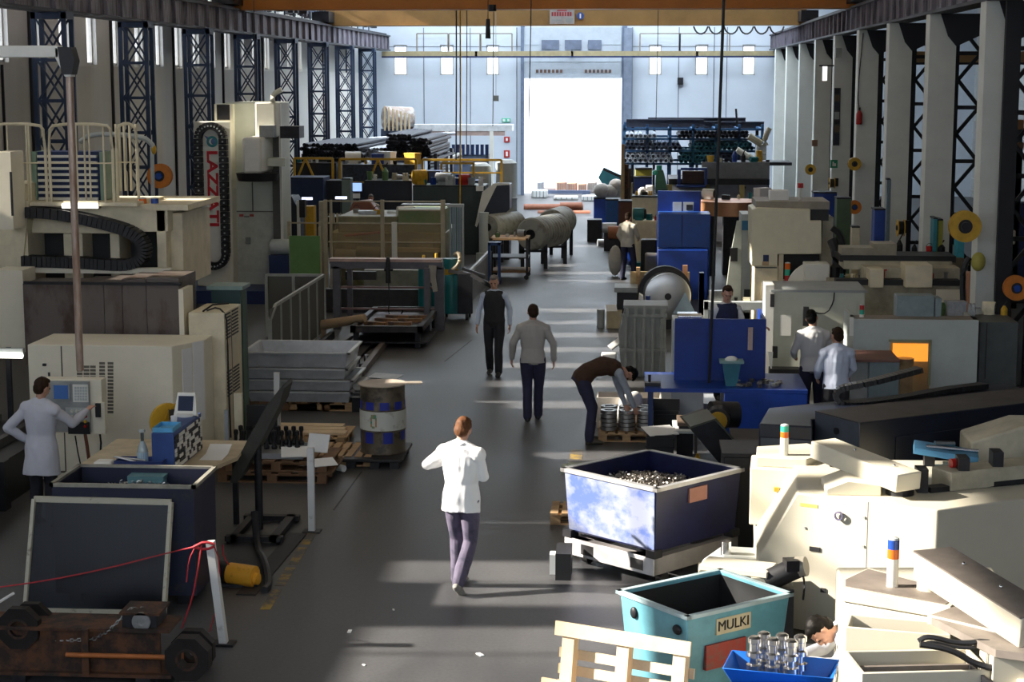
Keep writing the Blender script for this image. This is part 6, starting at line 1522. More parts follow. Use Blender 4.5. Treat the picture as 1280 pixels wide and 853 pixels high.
for k, (dx, dy, rz) in enumerate(((.12, .15, .2), (.2, .5, -.2))):
    thing('paper_sheet', ['white paper on the front of the low grey table', 'white paper on the back of the low grey table'][k], 'paper', own=(MB().ob((q[0] + dx, 23.2 + dy, .455), (.3, .22, .006), rz), PAPER))
q = W(872, 572, 22.4)
thing('yellow_stand', 'small yellow folding stand between the conveyor and the blue skip', 'stand', own=(MB().bar((q.x - .1, 22.4, 0), (q.x, 22.4, .32), .03).bar((q.x + .1, 22.4, 0), (q.x, 22.4, .32), .03).bar((q.x - .06, 22.4, .12), (q.x + .06, 22.4, .12), .02), YEL))
q = FB(855, 490, 895, 500, 25.5)
thing('brown_cover', 'dark brown box on the floor under the blue table edge', 'box', P('lid', MB().box(.6, 1.15, 25.55, 26.0, .58, .62) if False else MB().box(.55, .78, 23.3, 23.9, .5, .54), mat('dark brown lid', (.12, .085, .06), .6)), own=(MB().box(.57, .76, 23.32, 23.88, 0, .5), DKM))
g = G(722, 588)
thing('floor_board', 'pale green board lying on the floor left of the blue skip', 'board', own=(MB().box(-.98, -.35, g.y - .25, g.y + .25, .0, .03).box(-.9, -.5, g.y, g.y + .2, .03, .06), mat('pale green board', (.42, .45, .33), .6)))
# --- grey ribbed casing
Yk = 30.2
q = FB(773, 384, 832, 470, Yk)
GC = mat('grey ribbed casting', (.26, .27, .25), .5, .2, var=.12)
w_ = q[1] - q[0]
bd = MB().prism([(q[0] + .06, 0), (q[1], 0), (q[1], q[3]), (q[0] + .12, q[3]), (q[0], q[3] * .6)], 'y', Yk, Yk + .7)
rb = MB()
for k in range(5): rb.box(q[0] + .1 + k * .155, q[0] + .15 + k * .155, Yk - .05, Yk, .05, q[3] - .18)
rb.box(q[0] + .04, q[1] + .02, Yk - .06, Yk, q[3] - .17, q[3] - .12).box(q[0] + .02, q[1] + .02, Yk - .06, Yk, .45, .5)
tp = MB().box(q[0] + .08, q[1] + .03, Yk - .04, Yk + .74, q[3] - .02, q[3] + .03)
for k in range(5): tp.box(q[0] + .12 + k * .15, q[0] + .18 + k * .15, Yk - .06, Yk - .03, q[3] - .12, q[3] - .02)
thing('ribbed_casing', 'large grey ribbed metal casing standing by the aisle beyond the bending man', 'casing', P('rib', rb, GC), P('flange', tp, GC), own=(bd, GC), bevel=.01)
g = G(762, 460)
mb = MB().box(g.x - .15, g.x + .12, g.y, g.y + .25, 0, .25)
thing('white_canister', 'white canister with a tilted lid beside the grey ribbed casing', 'canister', P('lid', MB().ob((g.x + .1, g.y + .1, .42), (.25, .2, .03), .3, .2, -.6), PAPER), P('opening', MB().box(g.x - .06, g.x + .05, g.y - .006, g.y, .06, .16), DKM), own=(mb, PAPER), bevel=.02)
g = G(764, 411)
thing('carton', 'beige carton with a white sheet on top at the edge of the aisle', 'carton', P('sheet', MB().ob((g.x + .0, g.y + .1, .42), (.22, .2, .01), .2, .6), PAPER), own=(MB().box(g.x - .1, g.x + .22, g.y, g.y + .35, 0, .36), mat('beige carton', (.42, .36, .24), .8)), bevel=.01)
thing('carton', 'small grey green tin just left of the beige carton', 'tin', own=(MB().cyl((g.x - .22, g.y + .15, 0), (g.x - .22, g.y + .15, .38), .08), GREYP))
# --- turned disc on a stand with boards behind
Ye = 36.0
c = W(835, 371, Ye); r = .48
dk = MB().lathe((c.x, Ye, c.z), [(.06, 0), (r * .5, .0), (r - .03, .02), (r, .03), (r, .12), (r * .97, .14), (r * .97, .7)], 40, (-.12, 1, .0))
thing('turned_disc', 'large shiny turned steel disc with a dark centre hole, mounted on edge', 'disc', P('hub_hole', MB().cyl((c.x, Ye - .012, c.z), (c.x, Ye + .0, c.z), .07, n=20), BLACK), P('outer_ring', MB().ring((c.x - .05, Ye + .45, c.z + .03), (c.x - .06, Ye + .65, c.z + .03), r + .07, r - .05, 40), BLACK), P('cradle', MB().box(c.x - .5, c.x + .5, Ye + .1, Ye + .7, 0, c.z - r * .8), DKM), P('reflector', MB().prism([(c.x + .1, c.z - .35), (c.x + .6, c.z - .4), (c.x + .35, c.z + .1)], 'y', Ye - .04, Ye - .02), mat('pale blue sheet', (.30, .42, .55), .4)), own=(dk, mat('satin steel', (.55, .56, .56), .3, .9, var=.05)))
q = FB(788, 340, 862, 366, 37.2)
thing('plywood_board', 'yellowish plywood board behind the turned disc', 'board', P('post', MB().box(q[0] + .12, q[0] + .2, 37.1, 37.2, 0, q[3] + .1), WOOD), P('post', MB().box(q[1] - .15, q[1] - .05, 37.1, 37.2, 0, q[3] + .15), COPP), own=(MB().box(q[0], q[1], 37.2, 37.25, q[2], q[3]), mat('plywood', (.55, .44, .24), .7)))
q = FB(768, 360, 797, 373, 36.4)
thing('machine_block', 'dark steel block with a grey top at the edge of the aisle', 'block', P('top', MB().box(q[0], q[1], 36.4, 37.2, q[3] - .1, q[3]), GREYP), own=(MB().box(q[0] + .05, q[1], 36.45, 37.2, 0, q[3] - .1), DKM))
th1('blue_bottle', 'small blue canister in front of the turned disc', 'canister', MB().cyl((W(810, 378, 35.2).x, 35.2, 0), (W(810, 378, 35.2).x, 35.2, W(810, 370, 35.2).z), .05), BLUEP)
th1('white_cover', 'pale paper bundle at the left foot of the turned disc', 'bundle', MB().prism([(W(794, 383, 35).x, 0), (W(807, 383, 35).x, 0), (W(804, 371, 35).x, W(804, 371, 35).z), (W(799, 368, 35).x, W(799, 368, 35).z)], 'y', 35, 35.3), PAPER)
for k, (x0_, y0_, x1_, y1_, Y_, m_, nm, lb) in enumerate(((880, 378, 958, 392, 33.5, LGREY, 'pale_shelf', 'pale steel shelf with tools beyond the blue machine screen'), (874, 342, 880, 386, 34.5, BLUEP, 'blue_strut', 'narrow blue upright beyond the blue machine screen'))):
    q = FB(x0_, y0_, x1_, y1_, Y_); th1(nm, lb, 'shelf', MB().box(q[0], q[1], Y_, Y_ + .3, q[3] - .15 if k != 1 else 0, q[3]).box(q[0], q[0] + .08, Y_, Y_ + .08, 0, q[3]).box(q[1] - .08, q[1], Y_, Y_ + .08, 0, q[3]), m_)

# --- tall blue panels
Yp = 42.0
q = FB(822, 239, 876, 268, Yp + 1.0); up = MB().box(q[0], q[1], Yp + 1, Yp + 1.1, 0, q[3])
q1 = FB(823, 268, 888, 314, Yp); mn = MB().box(q1[0], q1[1], Yp, Yp + 1.0, .0, q1[3])
q2_ = FB(822, 313, 885, 344, Yp - .8); lw = MB().box(q2_[0], q2_[1], Yp - .8, Yp, 0, q2_[3])
wn = bx(841, 253, 852, 266, Yp + .97, .04); wn.join(bx(854, 253, 867, 266, Yp + .97, .04)); sc2 = bx(858, 256, 866, 263, Yp + .95, .03)
thing('blue_enclosure', 'tall bright blue machine enclosure with two small pale panels, beyond the disc', 'enclosure', P('upper_panel', up, BLUEP, subs=[P('pale_panel', wn, LGREY), P('dark_screen', sc2, BLACK)]), P('main_door', mn, mat('mid blue paint', (.012, .075, .34), .4, var=.08), subs=[P('door_seam', bx(852, 269, 853, 313, Yp - .006, .01), DBLUE)], bevel=.01), P('lower_skirt', lw, BLUEP, bevel=.01))
# --- copper clad drum table
Yo = 46.0
p = W(918, 262, Yo)
thing('copper_drum', 'wide copper-brown drum on dark legs beyond the blue enclosure', 'drum', P('deck', MB().cyl((p.x, Yo + .95, p.z + .13), (p.x, Yo + .95, p.z + .17), .88, n=36), COPP), P('leg', MB().box(p.x - .6, p.x - .45, Yo + .3, Yo + .45, 0, p.z - .2), DKM), P('leg', MB().box(p.x + .45, p.x + .6, Yo + .3, Yo + .45, 0, p.z - .2), DKM), P('gearbox', MB().box(p.x - .25, p.x + .3, Yo + .5, Yo + 1.1, 0, p.z - .2), DKM), own=(MB().cyl((p.x, Yo + .95, p.z - .2), (p.x, Yo + .95, p.z + .13), .85, n=40), COPP))
# --- pale tapered machine door + beige column machine
Yq = 37.0
GG = mat('pale green grey paint', (.50, .54, .48), .5, var=.05)
dr = MB().prism([(W(903, 400, Yq).x, W(903, 400, Yq).z), (W(926, 400, Yq).x, W(926, 400, Yq).z), (W(928, 276, Yq).x, W(928, 276, Yq).z), (W(921, 276, Yq).x, W(921, 276, Yq).z), (W(912, 325, Yq).x, W(912, 325, Yq).z)], 'y', Yq, Yq + .06)
bk = bx(926, 268, 942, 400, Yq + .02, 1.0, None, 0)
thing('tapered_machine', 'pale tapered machine door with black latches, behind the man in the navy vest', 'machine', P('back_panel', bk, LGREY, subs=[P('blue_band', bx(927, 276, 941, 288, Yq, .03), mat('cyan blue paint', (.03, .17, .33), .45))]), P('latch', bx(913, 310, 922, 327, Yq - .04, .04).join(bx(930, 362, 938, 372, Yq - .0, .03)), BLACK), P('plinth', MB().box(W(903, 400, Yq).x, W(942, 400, Yq).x, Yq + .02, Yq + .9, 0, .25), DKM), own=(dr, GG), bevel=.01)
Yz = 35.0
q = FB(940, 254, 1028, 318, Yz)
pa = [(940, 262), (948, 260), (1013, 262), (1013, 276), (1027, 276), (1027, 318), (972, 318), (972, 333), (940, 333)]
hdm = MB().prism([(W(x, y, Yz).x, W(x, y, Yz).z) for x, y in pa], 'y', Yz, Yz + 1.3)
ls = bx(942, 332, 972, 420, Yz + .05, 1.1, None, 0)
tpm = bx(945, 252, 1037, 262, Yz + .2, 1.4)
sdm = bx(1027, 272, 1041, 345, Yz + .4, .9)
thing('column_machine', 'beige machine with a large overhanging head and dark throat on the right', 'machine', P('lower_column', ls, CREAM2, bevel=.02, subs=[P('panel_line', bx(944, 334, 971, 335.5, Yz + .03, .03), SEAM2)]), P('top_deck', tpm, mat('grey beige top', (.32, .29, .24), .6)), P('side_cheek', sdm, CREAMD), P('throat', bx(978, 318, 1037, 362, Yz + .75, .1), BLACK), P('inner_post', bx(973, 318, 979, 362, Yz + .1, .4), CREAM2),
      P('switch', bx(954, 319, 961, 327, Yz - .03, .04), DBLUE, subs=[P('switch_plate', bx(953, 327, 961, 332, Yz - .03, .04), CARD)]), P('dark_step', bx(1013, 262, 1036, 276, Yz + .1, .8), BLACK), P('bed', bx(955, 358, 1080, 372, Yz - .6, 1.2, None, 0), CREAM2), own=(hdm, mat('warm beige paint', (.74, .69, .51), .5, var=.04)), bevel=.015)
q = FB(962, 246, 986, 259, Yz + .6)
th1('white_box', 'white box on top of the beige overhanging machine', 'box', MB().box(q[0], q[1], Yz + .6, Yz + 1.0, W(975, 252, Yz + .5).z, q[3] + .12), PAPER, bevel=.01)
p = W(1000, 255, Yz + .8)
thing('lamp_pole', 'thin white pole with a red and black top on the beige overhanging machine', 'pole', P('red_top', MB().cyl((p.x, Yz + .8, W(1000, 238, Yz).z), (p.x, Yz + .8, W(1000, 232, Yz).z), .06, n=10), RED), own=(MB().cyl((p.x, Yz + .8, p.z - .02), (p.x, Yz + .8, W(1000, 238, Yz).z), .03, n=8), WHITEP))
# fan-shaped guard + white box + beacon in the throat
pa = [(984, 360)] + [(984 + 40 * (1 - math.cos(t * PI / 16)), 360 - 33 * math.sin(t * PI / 16)) for t in range(1, 9)] + [(1028, 360)]
fg = MB().prism([(W(x, y, Yz - .5).x, W(x, y, Yz - .5).z) for x, y in pa], 'y', Yz - .5, Yz - .4)
bxx = bx(1006, 330, 1037, 352, Yz - .75, .5)
thing('fan_guard', 'white quarter-round guard with a white box in front, below the beige machine head', 'guard', P('cover_box', bxx, WHITEP, bevel=.02), P('yellow_bed', bx(1030, 345, 1070, 362, Yz - .4, .4), mat('dull yellow', (.42, .36, .12), .6)), own=(fg, WHITEP))
beacon(984, 357, Yz - .3, [('red', LR), ('green', LG), ('orange', LO)], 'three-colour stack light below the beige machine head', .055, .12, .08)
# --- pale green machine with black hose
Yw2 = 29.5
q = FB(966, 364, 1080, 470, Yw2)
bd = MB().prism([(q[0], Yw2), (q[1], Yw2), (q[1], Yw2 + 1.3), (q[0] - .1, Yw2 + 1.3)], 'z', 0, q[3])
lp = bx(955, 356, 967, 480, Yw2 - .02, .6, None, 0)
thing('pale_green_machine', 'pale green-grey machine box with a black cable hanging down its front', 'machine', P('end_door', lp, WHITEP, bevel=.01, subs=[P('latch', bx(963, 368, 968, 384, Yw2 - .06, .05), BLACK)]), P('door_recess', bx(975, 394, 989, 420, Yw2 - .012, .02), WHITEP), P('top_lip', MB().box(q[0] - .05, q[1] + .03, Yw2 - .03, Yw2 + 1.3, q[3] - .02, q[3] + .02), GREYP),
      P('plug', bx(1004, 384, 1011, 408, Yw2 - .08, .07), BLACK), P('cable', MB().tube([W(1008, 385, Yw2 - .05), W(1020, 392, Yw2 - .05), W(1034, 392, Yw2 - .05), W(1042, 378, Yw2 - .05), W(1043, 366, Yw2 - .02)], .012, 6, 1), BLACK), own=(bd, mat('pale green grey box', (.60, .61, .50), .5, var=.05)), bevel=.012)
q = W(978, 448, 29.0)
thing('pneumatic_unit', 'black air unit with white cloth hanging on the pale green machine', 'air unit', P('cloth', MB().prism([(W(960, 440, 28.9).x, W(960, 440, 28.9).z), (W(966, 440, 28.9).x, W(966, 440, 28.9).z), (W(964, 468, 28.9).x, W(964, 468, 28.9).z)], 'y', 28.85, 28.9), PAPER), P('stand', MB().box(W(975, 470, 29).x, W(985, 470, 29).x, 29.0, 29.1, 0, W(978, 470, 29).z), DKM), own=(bx(962, 462, 1000, 482, 28.8, .3).join(bx(966, 434, 972, 448, 28.95, .1)), BLACK))
th1('blue_bin', 'dark blue bin below the black air unit', 'bin', bx(948, 494, 984, 530, 26.4, .6, None, 0), BLUEP, bevel=.03)
# --- grey machine with orange lit window
Yx = 26.6
q = FB(1066, 400, 1222, 480, Yx); wq = FB(1112, 427, 1163, 482, Yx); z_ = wq[3]
GX = mat('grey green machine paint', (.50, .54, .51), .5, var=.04)
bd = MB().box(q[0], wq[0], Yx, Yx + .05, 0, q[3]).box(wq[1], q[1], Yx, Yx + .05, 0, q[3]).box(wq[0], wq[1], Yx, Yx + .05, z_, q[3]).box(wq[0], wq[1], Yx, Yx + .05, 0, .15)
bd.box(q[0], q[0] + .05, Yx + .05, Yx + 1.3, 0, q[3]).box(q[1] - .05, q[1], Yx + .05, Yx + 1.3, 0, q[3]).box(q[0], q[1], Yx + 1.25, Yx + 1.3, 0, q[3] * .75)
glow = bx(1116, 430, 1160, 452, Yx + .95, .03)
pane = MB().box(wq[0], wq[1], Yx + .02, Yx + .03, .15, z_)
thing('lathe_enclosure', 'grey-green machine enclosure with an orange-lit window opening', 'machine', P('inner_light', glow, mat('orange glow screen', (1, .42, .06), .5, emit=1.1)), P('window_pane', pane, mat_glass('amber clear pane', (1, .9, .75), .06, .08)), P('inner_chuck', MB().cyl((W(1131, 452, Yx + .5).x, Yx + .5, W(1131, 456, Yx + .5).z), (W(1131, 452, Yx + .5).x, Yx + .5, W(1131, 448, Yx + .5).z), .14, n=20).box(W(1124, 460, Yx + .5).x, W(1140, 460, Yx + .5).x, Yx + .4, Yx + .7, 0, W(1131, 456, Yx + .5).z), STEEL), P('window_frame', bx(1161, 425, 1164, 482, Yx - .03, .05).join(bx(1111, 425, 1164, 428, Yx - .03, .05)), mat('dull yellow green trim', (.32, .34, .2), .5)),
      P('roof', MB().box(q[0], q[1], Yx + .05, Yx + .5, q[3] - .03, q[3]), mat('dusty grey brown top', (.22, .19, .16), .6)), P('top_box', bx(1121, 370, 1168, 398, Yx + .4, .35).join(bx(1169, 373, 1177, 398, Yx + .4, .35)), mat('blue grey box', (.25, .31, .32), .5), bevel=.01), P('end_strip', bx(1062, 397, 1067, 420, Yx - .03, .05), WHITEP), own=(bd, GX))
beacon(1077, 398, Yx + .25, [('green', LG), ('red', LR)], 'small red and green beacon on the grey-green enclosure', .035, .07, .06)
thing('side_cabinet', 'dark grey cabinet at the right end of the grey-green enclosure', 'cabinet', P('door_line', bx(1232, 404, 1233, 474, Yx + .28, .02), BLACK), own=(bx(1224, 403, 1272, 476, Yx + .3, .9, None, 0), mat('dark grey green', (.085, .095, .095), .5)), bevel=.01)
Yy = 24.9
thing('blue_grey_cabinet', 'blue-grey cabinet behind the dark covers, right of the two men', 'cabinet', P('red_edge', bx(1058, 440, 1062, 500, Yy - .1, .05, None, 0), mat('red post paint', (.4, .05, .03), .5)), P('side_box', bx(1063, 453, 1086, 500, Yy + .1, .6, None, 0), GREYP), P('lid', bx(1063, 450, 1125, 453, Yy - .03, .9), mat('red brown edge', (.18, .08, .06), .6)), own=(bx(1086, 453, 1124, 502, Yy, .8, None, 0), mat('blue grey paint', (.17, .22, .24), .5)), bevel=.01)
# --- beige lathe bed with boxes behind
Yl = 32.5
bd = bx(1040, 356, 1212, 396, Yl, 1.1, None, 0)
rb = bx(1080, 335, 1200, 357, Yl + .3, .6)
thing('long_lathe', 'long beige lathe with box covers and dark slideways below the white columns', 'lathe', P('slideway', bx(1045, 350, 1200, 357, Yl - .03, .3), BLACK), P('cover_bar', rb, CREAMD, bevel=.01), P('headstock', bx(1132, 332, 1166, 360, Yl - .3, .7), CREAM2, bevel=.015), P('tailstock', bx(1087, 337, 1105, 360, Yl - .2, .5), CREAM2, bevel=.015), P('upper_box', bx(1092, 305, 1121, 320, Yl + 1.0, .6).join(bx(1052, 310, 1094, 321, Yl + 1.0, .6)), mat('dull beige box', (.36, .33, .25), .55), bevel=.01), P('upper_rail', bx(1050, 320, 1195, 328, Yl + .9, .9), BLACK), P('upper_bed', bx(1055, 327, 1190, 337, Yl + .8, .9), CREAMD),
      P('wedge', MB().prism([(W(1150, 320, Yl + 1.2).x, W(1150, 320, Yl + 1.2).z), (W(1205, 323, Yl + 1.2).x, W(1205, 323, Yl + 1.2).z), (W(1205, 346, Yl + 1.2).x, W(1205, 346, Yl + 1.2).z)], 'y', Yl + 1.2, Yl + 1.3), mat('brown beige wedge', (.25, .21, .15), .6)), P('white_panel', bx(1170, 362, 1201, 386, Yl - .02, .04), CREAM), own=(bd, mat('worn lathe bed', (.34, .31, .22), .55, var=.2)))
th1('black_hose_loop', 'thick black hoses looping beside the beige machine head', 'hose', MB().tube([W(1040, 285, 34.6), W(1050, 292, 34.6), W(1055, 310, 34.6), W(1054, 340, 34.6), W(1050, 352, 34.6)], .06, 8, 2).tube([W(1040, 300, 34.6), W(1046, 315, 34.5), W(1044, 340, 34.5), W(1044, 356, 34.5)], .1, 8, 1), BLACK)
# rusty and copper things at the far right
for k, (x0_, y0_, x1_, y1_, Y_, d_, m_, nm, lb, cat) in enumerate((
    (1216, 375, 1230, 384, 31, .3, DKM, 'dark_shelf', 'dark shelf bracket right of the long lathe', 'shelf'),
    (1211, 342, 1228, 380, 31.5, .4, mat('terracotta paint', (.36, .16, .08), .6), 'terracotta_screen', 'terracotta coloured upright panel right of the long lathe', 'panel'),
    (1233, 330, 1266, 372, 32.2, .8, mat('brown machine paint', (.14, .075, .035), .5), 'brown_machine', 'brown machine block with drums at the far right', 'machine'),
    (1236, 305, 1258, 329, 32.3, .5, mat('grey green dome', (.16, .17, .13), .5), 'dome_cover', 'grey-green rounded cover on the brown machine block', 'cover'),
    (1250, 288, 1270, 306, 32.4, .3, mat('pale cream bundle', (.55, .5, .36), .6), 'cream_bundle', 'cream crumpled bundle on the brown machine block', 'bundle'))):
    th1(nm, lb, cat, bx(x0_, y0_, x1_, y1_, Y_, d_, None, 0 if k in (1, 2) else None), m_, bevel=.03)
th1('machine_drum', 'row of rusty drums lying at the far right behind the brown block', 'drum', MB().cyl((W(1250, 345, 30.6).x - .3, 30.7, W(1250, 345, 30.6).z), (W(1250, 345, 30.6).x + .1, 30.7, W(1250, 345, 30.6).z), .26, n=18).box(W(1250, 345, 30.6).x - .25, W(1250, 345, 30.6).x + .05, 30.6, 30.8, 0, W(1250, 345, 30.6).z - .2), RUST)
reel(1206, 283, 29.35, .26, 'large yellow hose reel on the first white column, nearest the camera', YEL)
reel(1270, 360, 28.5, .2, 'orange hose reel at the right edge of the picture above the dark cabinet', ORG)
reel(1126, 285, 40.0, .19, 'yellow hose reel seen edge-on between the second and third white columns', YEL, face='x')
reel(1068, 259, 44, .17, 'orange hose reel on a green cabinet below the fourth white column', ORG)
reel(1068, 205, 46.4, .17, 'yellow hose reel high on the fourth white column under the extinguisher', YEL)
reel(1013, 212, 57, .17, 'yellow hose reel beyond the fifth white column', YEL)
reel(1040, 229, 52.0, .16, 'yellow hose reel at the foot of the fifth white column with the picture boards', YEL, face='x')
# ================================================================ THE WORKERS
def at(px, py, z=0): g = G(px, py, z); return (g.x, g.y, 0)
# white-shirted man walking away in the aisle
person('man in bright white shirt and violet trousers walking away, right elbow hidden, one heel raised', at(577, 737), -.34, h=1.02,
       J=dict(anL=(-.09, .10, .085), knL=(-.09, .10, .50), anR=(.07, -.22, .13), knR=(.09, .02, .50), footR=(0, .75, -.65), footL=(0, 1, .05),
              elL=(-.40, .06, 1.22), wrL=(-.20, .24, 1.25), elR=(.215, .06, 1.15), wrR=(.06, .22, 1.28), head=(.015, .03, 1.615)),
       top=CWHITE, legs=mat('dusky violet work trousers', (.10, .085, .13), .85, rgb2=(.05, .045, .075), scale=7, amt=.45), shoe=SHG, hair=HAIRC, hem=.80, flare=.01, vox=.009, palmL=(0, -.5, -1), palmR=(-.5, 0, -1), seed=2, collar=CWHITE)
# man walking toward the camera, black vest
person('man in black vest over pale blue shirt walking towards the camera in the aisle', at(618, 469), PI - .05, h=1.01,
       J=dict(anL=(-.09, .12, .085), knL=(-.09, .12, .50), anR=(.09, -.12, .10), knR=(.09, .05, .50), elL=(-.26, -.06, 1.14), wrL=(-.27, .02, .89), elR=(.26, .02, 1.14), wrR=(.28, .12, .90)),
       vest=mat('black vest cloth', (.018, .018, .02), .85), sleeve=CBLUE, legs=TBLK, shoe=SHB, hair=HAIRG, look=(.05, 1, -.05), collar=CBLUE, belt=TBLK, seed=4)
# grey-shirted man walking away
person('man in light grey sweatshirt and navy trousers walking away beside the blue skip', at(666, 526), .08, h=1.02,
       J=dict(anL=(-.08, -.10, .09), knL=(-.08, .03, .50), anR=(.08, .12, .085), knR=(.09, .11, .50), elL=(-.30, -.02, 1.16), wrL=(-.31, .10, .92), elR=(.30, -.04, 1.16), wrR=(.31, .06, .90)),
       top=mat('light grey sweatshirt', (.40, .38, .35), .9, var=.05), legs=TNAVY, shoe=SHB, hair=HAIRB, hem=.88, seed=6, look=(-.12, 1, 0))
# bending man in brown vest, seen from his left side
g = G(742, 554)
person('man in brown vest bending down over the pallet of metal rings', (g.x - .02, g.y, 0), -PI / 2 + .25, h=1.0,
       J=dict(pel=(0, -.16, .93), waist=(0, -.04, 1.05), chest=(0, .17, 1.11), top=(0, .36, 1.06), neck=(0, .40, 1.05), head=(0, .53, .985), shL=(-.17, .34, 1.02), shR=(.17, .34, 1.02),
              elL=(-.17, .42, .77), elR=(.16, .47, .76), wrL=(-.10, .50, .52), wrR=(.10, .58, .52), hipL=(-.1, -.15, .90), hipR=(.1, -.15, .90), knL=(-.11, .03, .50), knR=(.11, -.03, .50), anL=(-.11, -.02, .085), anR=(.11, -.07, .085)),
       vest=mat('brown vest cloth', (.05, .02, .008), .85, var=.1), sleeve=mat('grey blue shirt', (.36, .40, .46), .85), legs=TNAVY, shoe=mat('brown grey boots', (.09, .075, .055), .7), hair=HAIRK, look=(0, .35, -1), seated=True, curlL=.9, curlR=.9, seed=8)
# far man in cream coat standing at the right of the aisle
person('man in cream jacket and navy trousers standing with his back turned by the stacked parts', at(784, 350), -.5,
       J=dict(elL=(-.27, .0, 1.15), wrL=(-.25, .16, .95), elR=(.24, .1, 1.15), wrR=(.15, .30, 1.05), anL=(-.10, -.1, .085), anR=(.12, .12, .085), knR=(.12, .12, .5)), top=mat('cream jacket', (.62, .58, .48), .85, var=.04), legs=TNAVY, shoe=SHB, hair=HAIRB, hem=.85, seed=9, look=(-.1, 1, -.2))
# man at the control panel on the left
p = W(52, 560, 19.35)
person('man in long grey work coat standing at the machine control panel', (p.x, 19.35, 0), -.25, h=1.0,
       J=dict(elL=(-.36, -.12, 1.16), wrL=(-.20, .02, 1.0), elR=(.32, .16, 1.2), wrR=(.34, .42, 1.3), head=(.02, .03, 1.62)), top=mat('grey work coat', (.55, .55, .60), .85, var=.05), legs=TBLK, shoe=SHB, hair=HAIRB, hem=.62, flare=.035, palmR=(0, 0, -1), palmL=(1, .2, .3), seed=11, look=(.3, 1, -.1))
# two men with backs to camera by the grey machines on the right
p = W(1016, 450, 25.6)
person('taller of two men in pale shirts standing with backs turned by the grey machines', (p.x, 25.6, 0), .15, h=1.03,
       J=dict(elL=(-.26, .06, 1.15), wrL=(-.20, .26, 1.05), elR=(.26, .06, 1.15), wrR=(.18, .28, 1.1), head=(-.02, .03, 1.62)), top=mat('pale grey shirt', (.62, .62, .62), .85, var=.03), legs=TNAVY, shoe=SHB, hair=HAIRK, hem=.9, seed=13, look=(.5, 1, -.1))
p = W(1045, 480, 24.3)
person('shorter man in pale blue shirt beside the taller one by the grey machines', (p.x, 24.3, 0), .1, h=.99,
       J=dict(elL=(-.25, .03, 1.15), wrL=(-.22, .22, 1.0), elR=(.25, .05, 1.15), wrR=(.2, .26, 1.0)), top=mat('pale blue shirt', (.58, .64, .78), .85, var=.03), legs=TBLK, shoe=SHB, hair=HAIRB, hem=.9, seed=14, look=(-.4, 1, -.05))
# man behind the blue machine, arm resting on it
p = W(908, 370, 27.1)
person('man in navy vest standing behind the big blue machine with one arm resting on it', (p.x, 27.1, .18), PI + .35, h=1.03,
       J=dict(elL=(-.24, .10, 1.16), wrL=(-.42, .30, 1.14), elR=(.25, .0, 1.14), wrR=(.28, .12, .92), head=(.0, .04, 1.615)), vest=mat('navy vest cloth', (.02, .025, .07), .85), sleeve=mat('white shirt cloth', (.66, .66, .66), .85), legs=TBLK, shoe=SHB, hair=HAIRB, look=(.25, 1, -.02), sleeves_to='half', seed=15, palmL=(0, 0, -1))
# man bent over at lower right
p = W(1032, 780, 13.0)
person('dark-haired man in grey pullover bent over between pale blue skip and ivory machine', (p.x + .50, 12.95, 0), PI / 2 + .12, h=1.0,
       J=dict(pel=(0, -.10, .86), waist=(0, .02, .93), chest=(0, .22, .99), top=(0, .38, .98), neck=(0, .42, .98), head=(0, .55, 1.01), shL=(-.17, .36, .95), shR=(.17, .36, .95),
              elL=(-.2, .48, .80), elR=(.2, .48, .80), wrL=(-.10, .66, .80), wrR=(.12, .66, .78), hipL=(-.1, -.1, .85), hipR=(.1, -.1, .85), knL=(-.11, .05, .47), knR=(.11, .05, .47), anL=(-.12, -.05, .085), anR=(.12, -.05, .085)),
       top=mat('grey pullover', (.48, .50, .55), .9, var=.05), legs=TNAVY, shoe=SHB, hair=HAIRK, look=(-.25, .55, -1), seated=True, vox=.009, seed=17)
# far man behind the mesh fence
p = W(464, 262, 52)
person('grey-haired man in pale jacket with a red collar behind the mesh guard', (p.x, 52, 0), PI, J=dict(elR=(.25, .1, 1.15), wrR=(.12, .28, 1.1)), top=mat('pale beige jacket', (.5, .46, .38), .85), legs=TNAVY, shoe=SHB, hair=HAIRG, hem=.85, seed=19, vox=.014, collar=RED)
# ================================================================ FAR END, CRANES, CABLES, COLUMN FITTINGS
def pipes(n, rows, x0, z0, y0, L, r, m, label, group, name='steel_pipe', dx=None, ang=0., hollow=True, seed=1, jit=.5):
    """a stack of pipes lying along the hall, each pipe an object of its own"""
    rq = random.Random(seed); first = None; dx = dx or 2.1 * r; k = 0
    for rw in range(rows):
        for i in range(n - (rw % 2)):
            x = x0 + i * dx + (rw % 2) * dx / 2; z = z0 + r + rw * r * 1.8; y = y0 + rq.uniform(-jit, jit) * .8
            if first is None:
                c, s = math.cos(ang), math.sin(ang)
                mb = MB().ring((x, y, z), (x + s * L, y + c * L, z), r, r * .72, 10) if hollow else MB().cyl((x, y, z), (x + s * L, y + c * L, z), r, n=10)
                first = thing(name, label, 'pipe', own=(mb, m), group=group, loc=Vector((x, y, z)))
            else: dup(first, loc=(x, y, z))
PIPED = mat('dark tube steel', (.030, .032, .045), .5, .5, var=.3); PIPEW = mat('bright tube steel', (.62, .64, .68), .4, .4, var=.08); PIPEB = mat('blue grey tube steel', (.10, .13, .20), .5, .4, var=.2)
